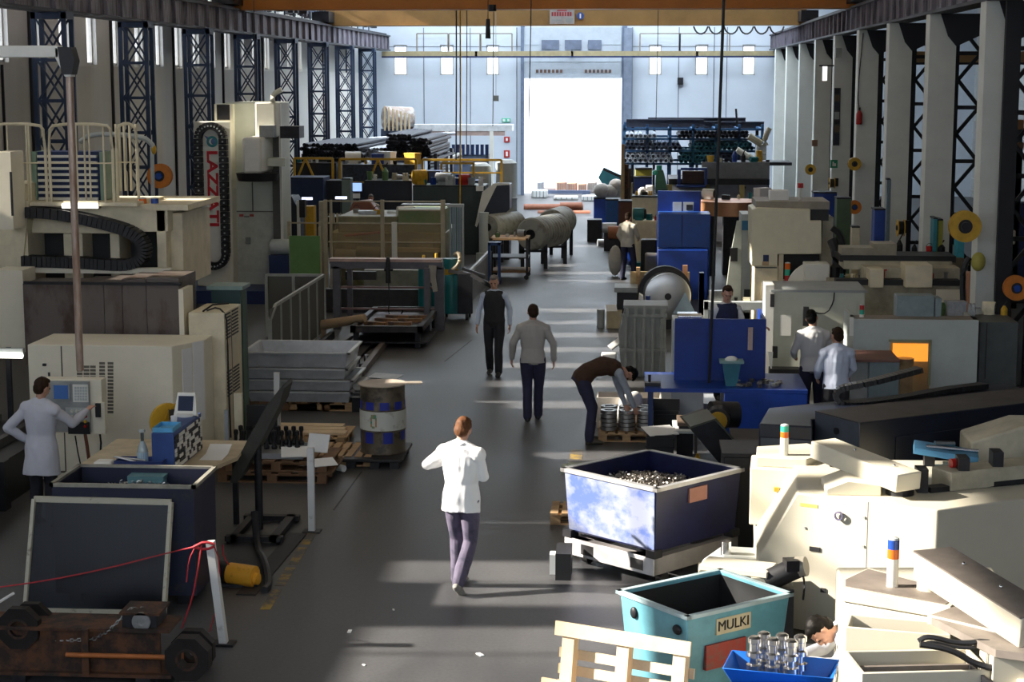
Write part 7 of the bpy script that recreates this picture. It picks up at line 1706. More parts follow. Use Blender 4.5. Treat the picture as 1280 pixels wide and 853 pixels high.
def rack(x0, x1, y, d, levels, m, label, name='pipe_rack', nup=4):
    up = []; sh = MB()
    for i in range(nup):
        x = x0 + (x1 - x0 - .1) * i / (nup - 1)
        up.append(P('upright', MB().box(x, x + .1, y, y + .1, 0, levels[-1] + .15).box(x, x + .1, y + d - .1, y + d, 0, levels[-1] + .15), m))
        for z in levels: sh.box(x, x + .1, y, y + d, z - .08, z)
    for z in levels: sh.box(x0, x1, y, y + .06, z - .08, z).box(x0, x1, y + d - .06, y + d, z - .08, z)
    return thing(name, label, 'rack', P('shelf_beam', sh, m), *up)
# --- left: pipe racks
zA = lambda py, Y: W(640, py, Y).z
xa = lambda px, Y: W(px, 150, Y).x
Y_ = 57.0
rack(xa(376, Y_), xa(445, Y_), Y_, 5.0, [.6, 1.5, zA(199, Y_)], DKM, 'dark rack of dark steel tubes beside the last navy columns on the left', nup=3)
pipes(14, 4, xa(378, Y_), zA(199, Y_) + .02, Y_ - .3, 5.6, .065, PIPED, 'dark steel tube in the left-hand tube rack', 'dark tubes in the left tube rack', ang=.03, seed=2)
pipes(12, 3, xa(378, Y_) + .1, 1.5, Y_ - .1, 5.4, .065, PIPEB, 'blue-grey tube on the middle level of the left-hand tube rack', 'blue-grey tubes in the left tube rack', seed=3)
Y_ = 58.5
rack(xa(452, Y_), xa(546, Y_), Y_, 5.0, [.6, 1.5, zA(198, Y_)], mat('dark blue rack paint', (.02, .03, .06), .5), 'dark blue rack carrying black and bright tubes, left of the roller doorway', nup=4)
pipes(7, 7, xa(484, Y_) + .05, zA(198, Y_) + .02, Y_ - .5, 6, .062, PIPED, 'black tube with an open end in the stack on the dark blue rack', 'black tubes on the dark blue rack', seed=4, jit=.6)
pipes(5, 6, xa(524, Y_) - .1, zA(198, Y_) + .02, Y_ - .7, 6, .062, PIPED, 'black tube in the right-hand stack on the dark blue rack', 'black tubes right on the dark blue rack', seed=5, jit=.6)
pipes(9, 3, xa(452, Y_), zA(198, Y_) + .02, Y_ + .2, 6, .055, PIPEW, 'bright tube at the left of the dark blue rack', 'bright tubes on the dark blue rack', seed=6)
Y_ = 63.5
rack(xa(545, Y_), xa(560, Y_), Y_, 5, [.8, zA(198, Y_)], SM, 'narrow grey rack carrying bright tubes', nup=2)
for k in range(10):
    z = 1.75 + k * .12
    mb = MB().cyl((xa(538, Y_), Y_ - .1 - k * .02, z), (xa(560, Y_) - .02 * k, Y_ + .4, z + .05), .05, n=10)
    thing('steel_pipe', None or 'bright tube laid crosswise on the narrow grey rack', 'pipe', own=(mb, PIPEW), group='bright crosswise tubes')
for k in range(11):
    a = Vector((xa(430 + k * 3, 66), 66, zA(186 - k * 1.2, 66))); b_ = a + Vector((2.9, 3.5, .12))
    thing('steel_pipe', 'long pale tube in the slanting stack behind the black tubes', 'pipe', own=(MB().cyl(a, b_, .055, n=8), PIPEW), group='slanting pale tubes')
q0, q1 = xa(425, 66), xa(520, 66)
thing('tube_cradle', 'low dark cradle under the slanting pale tubes', 'cradle', own=(MB().box(q0, q0 + .15, 65.9, 66.1, 0, 2.6).box(q1, q1 + .15, 66.9, 67.1, 0, 2.65).box(q0, q1, 65.95, 66.05, 2.35, 2.45), DKM))
# long white gantry shelf near the back wall
Y_ = 72.0
q = FB(482, 156, 640, 164, Y_)
lgs = []
for px in (486, 556, 612): x = xa(px, Y_); lgs.append(P('leg', MB().box(x, x + .15, Y_, Y_ + .15, 0, q[2]), WHITEP))
thing('long_shelf', 'long whitish shelf frame standing along the back wall left of the door', 'shelf', P('underbeam', MB().box(q[0], q[1] - .3, Y_ + .02, Y_ + .2, q[2] - .18, q[2]), mat('pinkish beam', (.45, .33, .30), .6)), *lgs, own=(MB().box(q[0], q[1], Y_, Y_ + 1.2, q[2], q[3]), mat('pale grey white', (.66, .68, .70), .5)))
rb_ = MB()
for k in range(9): x = xa(566 + k * 6, Y_); rb_.cyl((x, Y_ + .2, zA(194, Y_)), (x, Y_ + .2, zA(181, Y_)), .07, n=8)
thing('dark_machine', 'dark blue-grey machine with small upright cylinders under the long shelf', 'machine', P('cylinder', rb_, DBLUE), own=(MB().box(xa(563, Y_), xa(610, Y_), Y_ + .22, Y_ + 1, 0, zA(194, Y_)), mat('dim blue grey', (.10, .13, .19), .5)))
p = W(498, 147, 69)
wb = MB().cyl((p.x - .55, 69, p.z), (p.x + .45, 69.5, p.z - .05), .45, n=16)
rq = random.Random(4); st_ = MB()
for k in range(7): st_.box(p.x - .5 + k * .16, p.x - .44 + k * .16, 68.5, 68.56, p.z - .5, p.z + .45 - .05 * k)
thing('wrapped_roll', 'wrapped brown and white roll high on the rack by the back wall', 'roll', P('upright_slats', st_, PALEW), P('stand', MB().box(p.x - .7, p.x + .7, 69.0, 69.6, 0, p.z - .44), PIPEB), own=(wb, mat('brown wrapped roll', (.34, .26, .22), .6, rgb2=(.6, .6, .6), scale=4, amt=.45)))
# yellow barriers
def barrier(x0, x1, y0, y1, Y, label, tri=None):
    q = FB(x0, y0, x1, y1, Y); f = MB()
    f.bar((q[0], Y, 0), (q[0], Y, q[3]), .07).bar((q[1], Y, 0), (q[1], Y, q[3]), .07).bar((q[0], Y, q[3]), (q[1], Y, q[3]), .07).bar((q[0], Y, q[2]), (q[1], Y, q[2]), .05)
    if tri: c = xa(tri, Y); f.bar((c, Y, q[3]), (c - .3, Y, q[2]), .06).bar((c, Y, q[3]), (c + .3, Y, q[2]), .06)
    return thing('yellow_barrier', label, 'barrier', P('foot', MB().box(q[0] - .05, q[0] + .1, Y - .15, Y + .15, 0, .03).box(q[1] - .1, q[1] + .05, Y - .15, Y + .15, 0, .03), DKM), own=(f, YEL))
barrier(368, 416, 198, 226, 55.2, 'yellow frame barrier in front of the left tube rack, the leftmost', 381)
barrier(425, 520, 199, 228, 55.2, 'long yellow frame barrier with a triangle brace below the black tubes', 472)
barrier(528, 627, 200, 216, 56, 'long yellow barrier right of the black tubes, the upper one')
barrier(552, 592, 204, 228, 55, 'short yellow frame barrier in front of the blue machines')
# dark blue machine block zone
for k, (x0, y0, x1, y1, Y_, d, m_, nm, lb) in enumerate((
    (371, 204, 420, 222, 55.5, 1.5, DKN, 'dark_container', 'near-black container behind the leftmost yellow barrier'),
    (428, 206, 520, 226, 55.5, 1.5, mat('dark louvred blue', (.03, .045, .08), .5, var=.5, scale=12), 'dark_container', 'dark ribbed container behind the long yellow barrier'),
    (360, 222, 404, 246, 53, 1.2, mat('deep blue block', (.012, .03, .09), .5), 'blue_cabinet', 'deep blue cabinet right of the tall milling machine'),
    (400, 226, 428, 262, 53.5, 1, DKN, 'black_cabinet', 'black cabinet left of the monitor'),
    (427, 223, 438, 250, 51, .5, mat('sage cabinet', (.16, .21, .19), .5), 'sage_cabinet', 'narrow sage green cabinet beside the monitor'),
    (455, 226, 515, 262, 53.6, 1.2, DKN, 'black_cabinet', 'wide black cabinet right of the monitor'),
    (516, 232, 606, 262, 51.5, 1.2, mat('dark green bench', (.035, .055, .05), .5), 'machine_bench', 'long dark green machine bench behind the mesh guard'),
    (527, 214, 550, 233, 53, .8, mat('mid blue cover', (.02, .06, .25), .5), 'blue_cover', 'blue cover on the dark bench, left one'),
    (545, 218, 558, 236, 52.5, .8, DKN, 'black_box', 'black box beside the left blue cover'),
    (567, 226, 602, 240, 53, .8, mat('mid blue cover', (.02, .06, .25), .5), 'blue_cover', 'blue cover on the dark bench, right one'),
    (500, 256, 560, 264, 47.5, .6, mat('grey green rail box', (.22, .24, .2), .5), 'machine_table', 'grey-green table edge above the green hood'))):
    g_ = bx(x0, y0, x1, y1, Y_, d, None, 0)
    thing(nm, lb, 'machine' if 'machine' in nm or 'cover' in nm else 'cabinet', P('kick_plate', bx(x0, y0, x1, y0 + 1.5, Y_ - .02, .02), DKM), own=(g_, m_), bevel=.02)
q = FB(440, 228, 453, 240, 50.5)
thing('computer_monitor', 'glowing pale blue computer monitor beside the sage cabinet', 'monitor', P('screen', MB().box(q[0] + .02, q[1] - .02, 50.49, 50.5, q[2] + .02, q[3] - .02), mat('lit screen', (.35, .55, .9), .3, emit=.9)), P('stand', MB().box((q[0] + q[1]) / 2 - .05, (q[0] + q[1]) / 2 + .05, 50.52, 50.6, 0, q[2]), DKM), own=(MB().box(q[0], q[1], 50.5, 50.56, q[2], q[3]), DKM))
thing('paper_sheet', 'white sheet hanging under the glowing monitor', 'paper', own=(bx(441, 242, 450, 248, 50.4, .02), PAPER))
for k, (x0, x1, y) in enumerate(((377, 390, 247), (419, 433, 246))):
    q = FB(x0, y, x1, y + 3, 49.5)
    thing('work_lamp', ['lit white lamp strip beyond the yellow box', 'lit white lamp strip left of the monitor'][k], 'lamp', P('arm', MB().box(q[0] + .1, q[0] + .14, 49.55, 49.6, 0, q[2]), DKM), own=(MB().box(q[0], q[1], 49.5, 49.6, q[2], q[3]), mat('lit strip', (.75, .78, 1), .5, emit=1.6)))
# chip chute with white edges
Y_ = 50.0
f = lambda x, y: (W(x, y, Y_).x, W(x, y, Y_).z)
thing('chip_chute', 'black slanting chute with a white edge at the left of the aisle', 'chute', P('white_edge', MB().prism([f(603, 240), f(618, 229), f(637, 229), f(637, 231), f(621, 232), f(600, 275), f(596, 284), f(594, 282)], 'y', Y_ - .06, Y_ - .005), WHITEP), P('lamp', bx(595, 233, 604, 239, Y_ - .1, .1), PAPER), P('base', MB().box(f(600, 300)[0], f(636, 300)[0], Y_ + .1, Y_ + .9, 0, f(600, 280)[1]), DKM), own=(MB().prism([f(603, 241), f(619, 231), f(637, 231), f(637, 262), f(610, 285), f(596, 285)], 'y', Y_, Y_ + 1.0), DKN))
thing('green_bin_stack', 'stack of grey-white pails beside the chute', 'pail', own=(MB().cyl((f(608, 270)[0], 49.2, 0), (f(608, 270)[0], 49.2, f(608, 263)[1]), .14).cyl((f(605, 270)[0], 49.0, 0), (f(605, 270)[0], 49.0, .3), .14), LGREY))
# grey wavy drum cover near (605,205)
p = W(616, 215, 58)
thing('corrugated_drums', 'pair of pale corrugated drums behind the chute', 'drum', P('drum', MB().lathe((p.x + .45, 58, 0), [(.35, 0), (.35, 1.2), (.38, 1.25), (.35, 1.3), (.35, 2.4), (.2, 2.5)], 18), LGREY), own=(MB().lathe((p.x - .4, 58, 0), [(.35, 0), (.35, 1.2), (.38, 1.25), (.35, 1.3), (.35, 2.3), (.2, 2.4)], 18), LGREY))
# big rolls
RL = mat('greenish grey roll', (.34, .34, .29), .55, rgb2=(.18, .17, .14), scale=4, amt=.42)
def roll(px, py, Y, r, L, label, rz):
    c = W(px, py, Y); d = Vector((math.sin(rz), math.cos(rz), 0))
    pr = [(r * .35, -.04), (r * .9, -.03), (r, .03)]
    n_ = int(L / .18)
    for i in range(n_): pr += [(r, .03 + L * (i + .2) / n_), (r * .965, .03 + L * (i + .5) / n_), (r, .03 + L * (i + .8) / n_)]
    pr += [(r * .9, L + .05), (r * .35, L + .06)]
    bd = MB().lathe(c, pr, 28, tuple(d))
    st_ = MB(); e = c + d * L
    for p in (c + d * .2, e - d * .2):
        for s in (-1, 1): st_.box(p.x + s * r * .7 - .05, p.x + s * r * .7 + .05, p.y - .05, p.y + .05, 0, c.z - r * .62)
        st_.box(p.x - r * .8, p.x + r * .8, p.y - .05, p.y + .05, c.z - r * 1.12, c.z - r * .98)
    return thing('banded_roll', label, 'roll', P('core', MB().cyl(c - d * .07, c + d * .02, r * .3, n=14), DKM), P('stand', st_, DKM), own=(bd, RL))
roll(611, 284, 49.2, .36, 1.4, 'banded grey roll on a stand, left one of three beside the aisle', .5)
roll(664, 293, 47.6, .45, 1.8, 'large banded grey roll with an open end on a dark stand beside the aisle', .35)
roll(689, 280, 50.5, .42, 1.4, 'banded grey roll on a dark stand, the one nearest the aisle', .2)
x0, x1 = W(613, 340, 45).x, W(660, 340, 45).x
z1 = W(636, 298, 45).z
thing('parts_trolley', 'dark two-shelf trolley with a wooden lower shelf in front of the banded rolls', 'trolley', P('top_shelf', MB().box(x0, x1, 45, 46, z1 - .05, z1), WOOD), P('lower_shelf', MB().box(x0, x1, 45, 46, .18, .23), mat('brown shelf', (.26, .14, .06), .7)), P('mid_shelf', MB().box(x0, x1, 45, 46, .55, .58), DKM), *[P('leg', MB().box(x, x + .06, y, y + .06, .08, z1), DKM) for x in (x0, x1 - .06) for y in (45, 45.94)], *[P('wheel', MB().cyl((x, y - .03, .06), (x, y + .03, .06), .06, n=12), BLACK) for x in (x0 + .05, x1 - .05) for y in (45.05, 45.9)])
q = W(618, 330, 44.2)
thing('blue_stand', 'narrow blue stand with two posts behind the man in the black vest', 'stand', own=(MB().box(q.x - .15, q.x - .08, 44, 44.1, 0, 1.05).box(q.x + .1, q.x + .17, 44, 44.1, 0, 1.05).box(q.x - .15, q.x + .17, 44, 44.4, .98, 1.05), mat('blue stand paint', (.03, .08, .25), .5)))
# signs on the back wall
q = FB(627, 148, 638, 153, YFAR - .05)
thing('exit_sign', 'small green emergency exit sign on the back wall left of the door', 'sign', P('figure', MB().box(q[0] + .05, q[0] + .16, YFAR - .07, YFAR - .05, q[2] + .03, q[3] - .03).box(q[1] - .14, q[1] - .04, YFAR - .07, YFAR - .05, q[2] + .03, q[3] - .03), PAPER), own=(MB().box(q[0], q[1], YFAR - .05, YFAR, q[2], q[3]), mat('exit sign green', (.05, .55, .35), .5)))
for k, (y0, y1) in enumerate(((171, 178), (188, 197))):
    q = FB(630, y0, 637, y1, YFAR - .05)
    thing('fire_sign', ['upper red and white fire sign on the back wall', 'lower red and white fire sign on the back wall'][k], 'sign', P('symbol', MB().box(q[0] + .08, q[1] - .08, YFAR - .07, YFAR - .05, q[2] + .06, q[3] - .06), PAPER), own=(MB().box(q[0], q[1], YFAR - .05, YFAR, q[2], q[3]), RED))
# --- beyond the door: pipes, vans, buildings
Y_ = 76
for k, (x0, x1, y, r) in enumerate(((655, 729, 260, .16), (700, 728, 258, .16), (672, 738, 267, .12))):
    a, b_ = W(x0, y, 70 - k), W(x1, y, 70 - k)
    thing('rusty_pipe', ['thick rust-red pipe across the doorway, upper long one', 'short rust-red pipe end at the right of the doorway stack', 'lower rust-orange pipe across the doorway'][k], 'pipe', P('trestle', MB().box(a.x + .2, a.x + .3, a.y - .2, a.y + .2, 0, a.z - r).box(b_.x - .3, b_.x - .2, b_.y - .2, b_.y + .2, 0, b_.z - r), DKM), own=(MB().cyl(a, b_, r, n=16), mat('rust red primer', (.36, .13, .07), .6)))
TCR = mat('terracotta crate', (.40, .22, .16), .8, var=.15); GCR = mat('grey brown crate', (.33, .29, .27), .8, var=.15)
for k, (x0, x1, y0, y1, Y_, m_, nm, lb) in enumerate(((664, 684, 238, 251, 76.9, PAPER, 'wrapped_pack', 'white wrapped pack in the doorway, left one'), (692, 722, 246, 255, 75.5, PAPER, 'wrapped_pack', 'low white wrapped pack in the middle of the doorway'), (727, 750, 245, 256, 75.0, PAPER, 'wrapped_pack', 'white wrapped pack at the right side of the doorway'),
    (664, 694, 236, 241, 81.0, GCR, 'low_crate', 'low grey-blue crate outside, left in the doorway'), (671, 679, 228, 238, 80.8, mat('far grey box', (.22, .26, .32), .8), 'grey_box', 'small grey box on end outside, left in the doorway'),
    (695, 708, 228, 242, 80.5, TCR, 'terracotta_crate', 'terracotta crate stacked outside, first from the left'), (709, 721, 229, 242, 80.6, TCR, 'terracotta_crate', 'terracotta crate stacked outside, second from the left'), (722, 733, 230, 242, 80.4, TCR, 'terracotta_crate', 'terracotta crate stacked outside, third from the left'), (734, 746, 228, 242, 80.7, GCR, 'terracotta_crate', 'grey-brown crate stacked outside, rightmost of the row'))):
    q = FB(x0, y0, x1, y1, Y_); sl = MB()
    for i in range(4): sl.box(q[0] + (q[1] - q[0]) * (i + .35) / 4.5, q[0] + (q[1] - q[0]) * (i + .55) / 4.5, Y_ - .015, Y_, .03, q[3] - .04)
    thing(nm, lb, 'pack' if 'pack' in nm else 'crate', P('strap', sl, GREYP), own=(MB().box(q[0], q[1], Y_, Y_ + .8, 0, q[3]), m_), bevel=.04)
a, b_ = W(672, 243, 78.2), W(738, 244, 78.2)
thing('grey_beam', 'long blue-grey beam lying across the doorway on low blocks', 'beam', P('block', MB().box(a.x + .2, a.x + .35, 78, 78.3, 0, .1).box(b_.x - .35, b_.x - .2, 78, 78.3, 0, .1), DKM), own=(MB().box(a.x, b_.x, 78.05, 78.3, .1, .26), mat('blue grey beam paint', (.16, .20, .32), .6)))

# --- right: blue pipe racks at the far end
RB = mat('rack blue paint', (.015, .09, .22), .5, var=.2)
Y_ = 66.0
x0, x1 = xa(779, Y_), xa(955, Y_)
lv = [zA(203, Y_), zA(187, Y_), zA(172, Y_), zA(160, Y_)]
rack(x0, x1, Y_, 3.2, lv, RB, 'wide blue rack full of tubes and bar stock at the far right of the hall', nup=7)
rq = random.Random(12)
def stack_on(px0, px1, z, Y, r, m, label, group, rows=2, seed=1):
    n_ = max(2, int((xa(px1, Y) - xa(px0, Y)) / (2.15 * r)))
    pipes(n_, rows, xa(px0, Y), z, Y - .2, 3.4, r, m, label, group, seed=seed, jit=.3)
PT = mat('teal tube', (.02, .14, .17), .5, .2, var=.3); PW2 = mat('pale tube end', (.5, .55, .62), .4, .3, var=.2)
stack_on(782, 850, lv[0], Y_, .09, PW2, 'pale tube on the lowest level of the far blue rack', 'pale tubes in the far blue rack', 2, 3)
stack_on(852, 900, lv[0], Y_, .08, PT, 'teal tube on the lowest level of the far blue rack', 'teal tubes in the far blue rack', 3, 4)
stack_on(902, 950, lv[0], Y_, .09, PIPEB, 'blue-grey tube on the lowest level of the far blue rack', 'blue-grey tubes low in the far blue rack', 2, 5)
stack_on(782, 860, lv[1], Y_, .08, PIPEB, 'blue-grey tube on the middle level of the far blue rack', 'blue-grey tubes in the middle of the far blue rack', 2, 6)
stack_on(866, 948, lv[1], Y_, .08, PT, 'teal tube on the middle level of the far blue rack', 'teal tubes in the middle of the far blue rack', 2, 7)
stack_on(784, 830, lv[2], Y_, .08, PW2, 'pale tube on the upper level of the far blue rack', 'pale tubes high in the far blue rack', 1, 8)
stack_on(850, 945, lv[2], Y_, .075, PIPED, 'dark tube on the upper level of the far blue rack', 'dark tubes high in the far blue rack', 2, 9)
BMD = mat('dark blue grey beam', (.035, .04, .065), .55)
for k, (a, b_, y0, y1, Yk, lb) in enumerate(((783, 880, 150, 158, 68.5, 'dark steel beam on top of the far blue rack, front left one'), (810, 932, 148, 156, 70, 'dark steel beam on top of the far blue rack, the long middle one'), (880, 955, 153, 162, 69.0, 'dark steel beam on top of the far blue rack, right one'))):
    q = FB(a, y0, b_, y1, Yk)
    thing('steel_beam', lb, 'beam', P('prop', MB().box(q[0] + .2, q[0] + .3, Yk, Yk + .1, 0, q[2]).box(q[1] - .3, q[1] - .2, Yk, Yk + .1, 0, q[2]), DKM), own=(MB().box(q[0], q[1], Yk, Yk + .1, q[2], q[3]).box(q[0], q[1], Yk - .1, Yk + .2, q[3], q[3] + .03).box(q[0], q[1], Yk - .1, Yk + .2, q[2] - .03, q[2]), BMD))
a = W(920, 136, 68); thing('thin_bar', 'thin dark bar sticking up above the far blue rack', 'bar', own=(MB().cyl((W(924, 150, 68).x, 68, 2.5), (a.x, 68, a.z), .04, n=8), DKM))
# rack office wall / mezzanine with yellow posts
Y_ = 56.0
q = FB(836, 224, 962, 231, Y_)
mw = MB().box(q[0], q[1], Y_ + .6, Y_ + .7, 0, q[2])
yp = []
for px in (835, 881, 926): x = xa(px, Y_); yp.append(P('post', MB().box(x, x + .16, Y_, Y_ + .16, 0, q[2]), mat('dull yellow post', (.45, .36, .14), .6)))
yp.append(P('brace', MB().bar((xa(933, Y_), Y_ + .05, zA(232, Y_)), (xa(924, Y_), Y_ + .05, zA(250, Y_)), .08), DKM))
thing('storage_platform', 'long dark platform on yellow posts with a grey back wall at the far right', 'platform', P('back_wall', mw, mat('lavender grey wall', (.30, .31, .36), .6)), P('fascia', bx(877, 203, 962, 224, Y_ + .4, .1), mat('dim grey fascia', (.20, .21, .22), .6)), *yp, own=(MB().box(q[0], q[1], Y_, Y_ + 2.5, q[2], q[3]), DKM))
thing('blue_portal', 'blue open frame on the dark platform beside the green machine', 'frame', P('contents', bx(853, 214, 880, 229, Y_ - .2, .3), mat('dark red brown goods', (.09, .05, .04), .7)), own=(bx(847, 212, 851, 231, Y_ - .5, .2, None, None).join(bx(851, 210, 884, 213, Y_ - .5, .2)).join(bx(881, 213, 884, 231, Y_ - .5, .2)).join(MB().box(xa(847, Y_ - .5), xa(884, Y_ - .5), Y_ - .5, Y_ + .02, zA(231, Y_ - .5) - .06, zA(231, Y_ - .5))), BLUEP))
g_items = (
    (792, 222, 815, 245, 54, .6, BLUEP, 'blue_board', 'blue upright board behind the white pump', 'board'),
    (794, 211, 815, 220, 54.5, .3, mat('mustard paint', (.42, .38, .05), .6), 'yellow_box', 'mustard yellow box above the blue upright board', 'box'),
    (790, 246, 822, 280, 50, .8, CREAM2, 'cream_cabinet', 'cream cabinet under the white pump, left of the blue enclosure', 'cabinet'),
    (773, 252, 790, 290, 53, .6, mat('dark rust red', (.12, .045, .03), .7), 'rusty_box', 'tall rusty red-brown box behind the man in the cream jacket', 'box'),
    (742, 248, 757, 276, 60, .8, BLUEP, 'blue_bin', 'blue bin at the far right of the aisle, left one', 'bin'),
    (757, 250, 775, 276, 58, .8, mat('bright bin blue', (.015, .10, .36), .5), 'blue_bin', 'blue bin at the far right of the aisle, right one', 'bin'),
    (734, 276, 752, 289, 56, .6, DKM, 'black_block', 'black block on the floor at the far right of the aisle', 'block'),
    (1017, 241, 1046, 275, 44, .5, BLUEP, 'blue_cabinet', 'blue cabinet behind the lamp pole on the beige machine', 'cabinet'),
    (1046, 248, 1064, 275, 41.5, .5, mat('olive green box', (.07, .12, .06), .5), 'green_cabinet', 'dark green cabinet with a beige side below the fourth white column', 'cabinet'),
    (1093, 262, 1107, 306, 37.5, .5, mat('strong blue bin', (.012, .06, .35), .5), 'blue_barrel', 'strong blue upright box between the third and fourth white columns', 'box'),
    (1108, 224, 1113, 304, 36.8, .15, mat('slate blue post', (.12, .17, .20), .5), 'slate_post', 'slim slate blue post in front of the third white column', 'post'),
    (1167, 273, 1172, 309, 34.5, .4, mat('teal board', (.03, .25, .30), .5), 'teal_board', 'teal board edge beside the second white column', 'board'),
    (1172, 275, 1179, 306, 34.6, .4, mat('yellow green board', (.45, .42, .06), .5), 'yellow_board', 'yellow-green board beside the second white column', 'board'),
    (1196, 296, 1206, 304, 34, .3, mat('cyan box', (.06, .40, .50), .5), 'cyan_box', 'small cyan box below the large yellow hose reel', 'box'),
    (1065, 284, 1075, 300, 36.5, .3, CREAM2, 'cream_post', 'short cream post behind the black hoses', 'post'))
for (x0, y0, x1, y1, Y_, d, m_, nm, lb, cat) in g_items:
    f = bx(x0, y0, x1, y1, Y_, d, None, 0)
    top_ = bx(x0, y0 - 1, x1, y0 + 1, Y_ - .03, d + .04)
    thing(nm, lb, cat, P('rim', top_, DKM), own=(f, m_), bevel=.015)
# white pump and green machine by the blue enclosure
p = W(812, 238, 51); p2 = W(824, 230, 51)
thing('white_pump', 'white pump with a round elbow on the cream cabinet', 'pump', P('elbow', MB().tube([W(800, 246, 50.5), W(799, 240, 50.5), W(803, 236, 50.5), W(808, 239, 50.5)], .07, 8, 1), PAPER), P('stand', MB().box(p.x - .3, p.x + .2, 50.85, 51.2, 0, zA(246, 51)), CREAM2), own=(bx(807, 232, 817, 246, 50.8, .4), PAPER), bevel=.04)
thing('green_machine', 'green drilling machine rising behind the white pump', 'machine', P('head', MB().cyl((p2.x, 51.5, zA(212, 51.5)), (p2.x, 51.5, zA(206, 51.5)), .08).sph((p2.x - .12, 51.4, zA(216, 51)), .08), LG), P('base', bx(819, 236, 834, 246, 51.3, .6, None, 0), DGREEN), own=(MB().prism([(W(819, 238, 51.5).x, W(819, 238, 51.5).z), (W(835, 238, 51.5).x, W(835, 238, 51.5).z), (W(832, 225, 51.5).x, W(832, 225, 51.5).z), (W(829, 213, 51.5).x, W(829, 213, 51.5).z), (W(820, 213, 51.5).x, W(820, 213, 51.5).z)], 'y', 51.4, 51.9), mat('machine green', (.05, .17, .09), .5)))
# brown upright pipes beside the racks
for k, (px, y0, y1, m_, r_) in enumerate(((779, 180, 262, mat('tan post', (.42, .30, .16), .6), .06), (783, 205, 262, RUST, .09), (786, 210, 262, mat('dark brown post', (.08, .045, .04), .6), .09), (790, 228, 275, mat('straw post', (.5, .45, .28), .6), .05))):
    Y_ = 57 + k * .3
    th1('upright_pipe', ['tan upright pipe left of the blue upright board', 'rusty upright pipe left of the blue upright board', 'dark brown upright pipe left of the blue upright board', 'thin straw-coloured upright post left of the cream cabinet'][k], 'pipe', MB().cyl((xa(px, Y_), Y_, 0), (xa(px, Y_), Y_, zA(y0, Y_)), r_, n=12), m_)
# teal tilted hopper and white sacks
Y_ = 62
f = lambda x, y, Y=Y_: (W(x, y, Y).x, W(x, y, Y).z)
thing('teal_hopper', 'teal tilted hopper above white sacks at the right of the doorway', 'hopper', P('dark_rim', MB().bar((f(754, 211)[0], Y_ - .03, f(754, 211)[1]), (f(778, 222)[0], Y_ - .03, f(778, 222)[1]), .09), DKM), P('stand', MB().box(f(752, 232)[0], f(755, 232)[0], Y_, Y_ + .2, 0, f(752, 232)[1]), RB), own=(MB().prism([f(748, 222), f(754, 211), f(778, 222), f(774, 232), f(758, 234), f(752, 229)], 'y', Y_, Y_ + 1.2), mat('cyan teal paint', (.05, .34, .42), .45)))
for k, (px, py, r_) in enumerate(((752, 238, .28), (762, 240, .28), (770, 232, .25), (757, 245, .25), (770, 243, .3))):
    c = W(px, py, 60.5); zb_ = 1.05 if False else c.z - r_
    th1('white_sack', ['white sack left below the teal hopper', 'white sack in the middle below the teal hopper', 'white sack topmost below the teal hopper', 'white sack lowest below the teal hopper', 'white sack right below the teal hopper'][k], 'sack', MB().sph((c.x, 60.5 + .1 * k, c.z), (r_, .25, r_ * .9), 10, 7), mat('dirty white sack', (.55, .52, .48), .8, var=.15), smooth=60)
x0, x1 = xa(744, 60.6), xa(777, 60.6)
thing('sack_table', 'low blue table under the white sacks', 'table', P('leg', MB().box(x0, x0 + .1, 60.4, 60.5, 0, 1.0).box(x1 - .1, x1, 60.4, 60.5, 0, 1.0), RB), own=(MB().box(x0, x1, 60.3, 61.4, 1.0, zA(249, 60.5)), RB))
# parts on the floor by the far man
for k, (x0, x1, y, Yk, r_, m_, lb) in enumerate(((753, 771, 285, 53, .16, GALV, 'grey short cylinder lying left of the man in the cream jacket'), (760, 779, 291, 51.5, .2, mat('orange brown drum', (.34, .13, .06), .6), 'orange-brown short cylinder lying left of the man in the cream jacket'))):
    a, b_ = W(x0, y, Yk), W(x1, y, Yk)
    thing('short_cylinder', lb, 'cylinder', P('cradle', MB().box(a.x + .05, b_.x - .05, Yk - .1, Yk + .1, 0, a.z - r_ * .9), DKM), own=(MB().cyl(a, b_, r_, n=18), m_))
rq = random.Random(21)
for k in range(9):
    g = G(760 + (k % 3) * 6, 296 + (k // 3) * 6); s_ = rq.uniform(.06, .13)
    th1('machine_part', 'small pale machine part on the floor by the man in the cream jacket', 'metal part', MB().box(g.x - s_, g.x + s_, g.y - s_, g.y + s_, 0, s_ * 1.6).cyl((g.x, g.y, s_ * 1.6), (g.x, g.y, s_ * 2.4), s_ * .6, n=10), CREAMD if k % 2 else GALV, group='small machine parts on the floor')
# things between far man and blue enclosure
for k, (x0, y0, x1, y1, Yk, d, m_, nm, lb) in enumerate(((794, 276, 822, 300, 48, .6, CREAM2, 'cream_rack', 'cream part boxes stacked left of the blue enclosure'), (801, 300, 822, 320, 46, .5, DKM, 'dark_rack', 'dark part rack low left of the blue enclosure'), (806, 318, 824, 338, 43, .5, mat('brown grey lump', (.14, .12, .09), .7), 'grey_box', 'brown-grey box at the foot of the blue enclosure'))):
    th1(nm, lb, 'box', bx(x0, y0, x1, y1, Yk, d, None, 0), m_, bevel=.05)
th1('rag_bag', 'cream cloth bag standing beside the man in the cream jacket', 'bag', MB().sph((W(769, 320, 46.0).x, 46.0, .42), (.18, .15, .4), 10, 8), mat('cream cloth bag', (.55, .52, .45), .85))
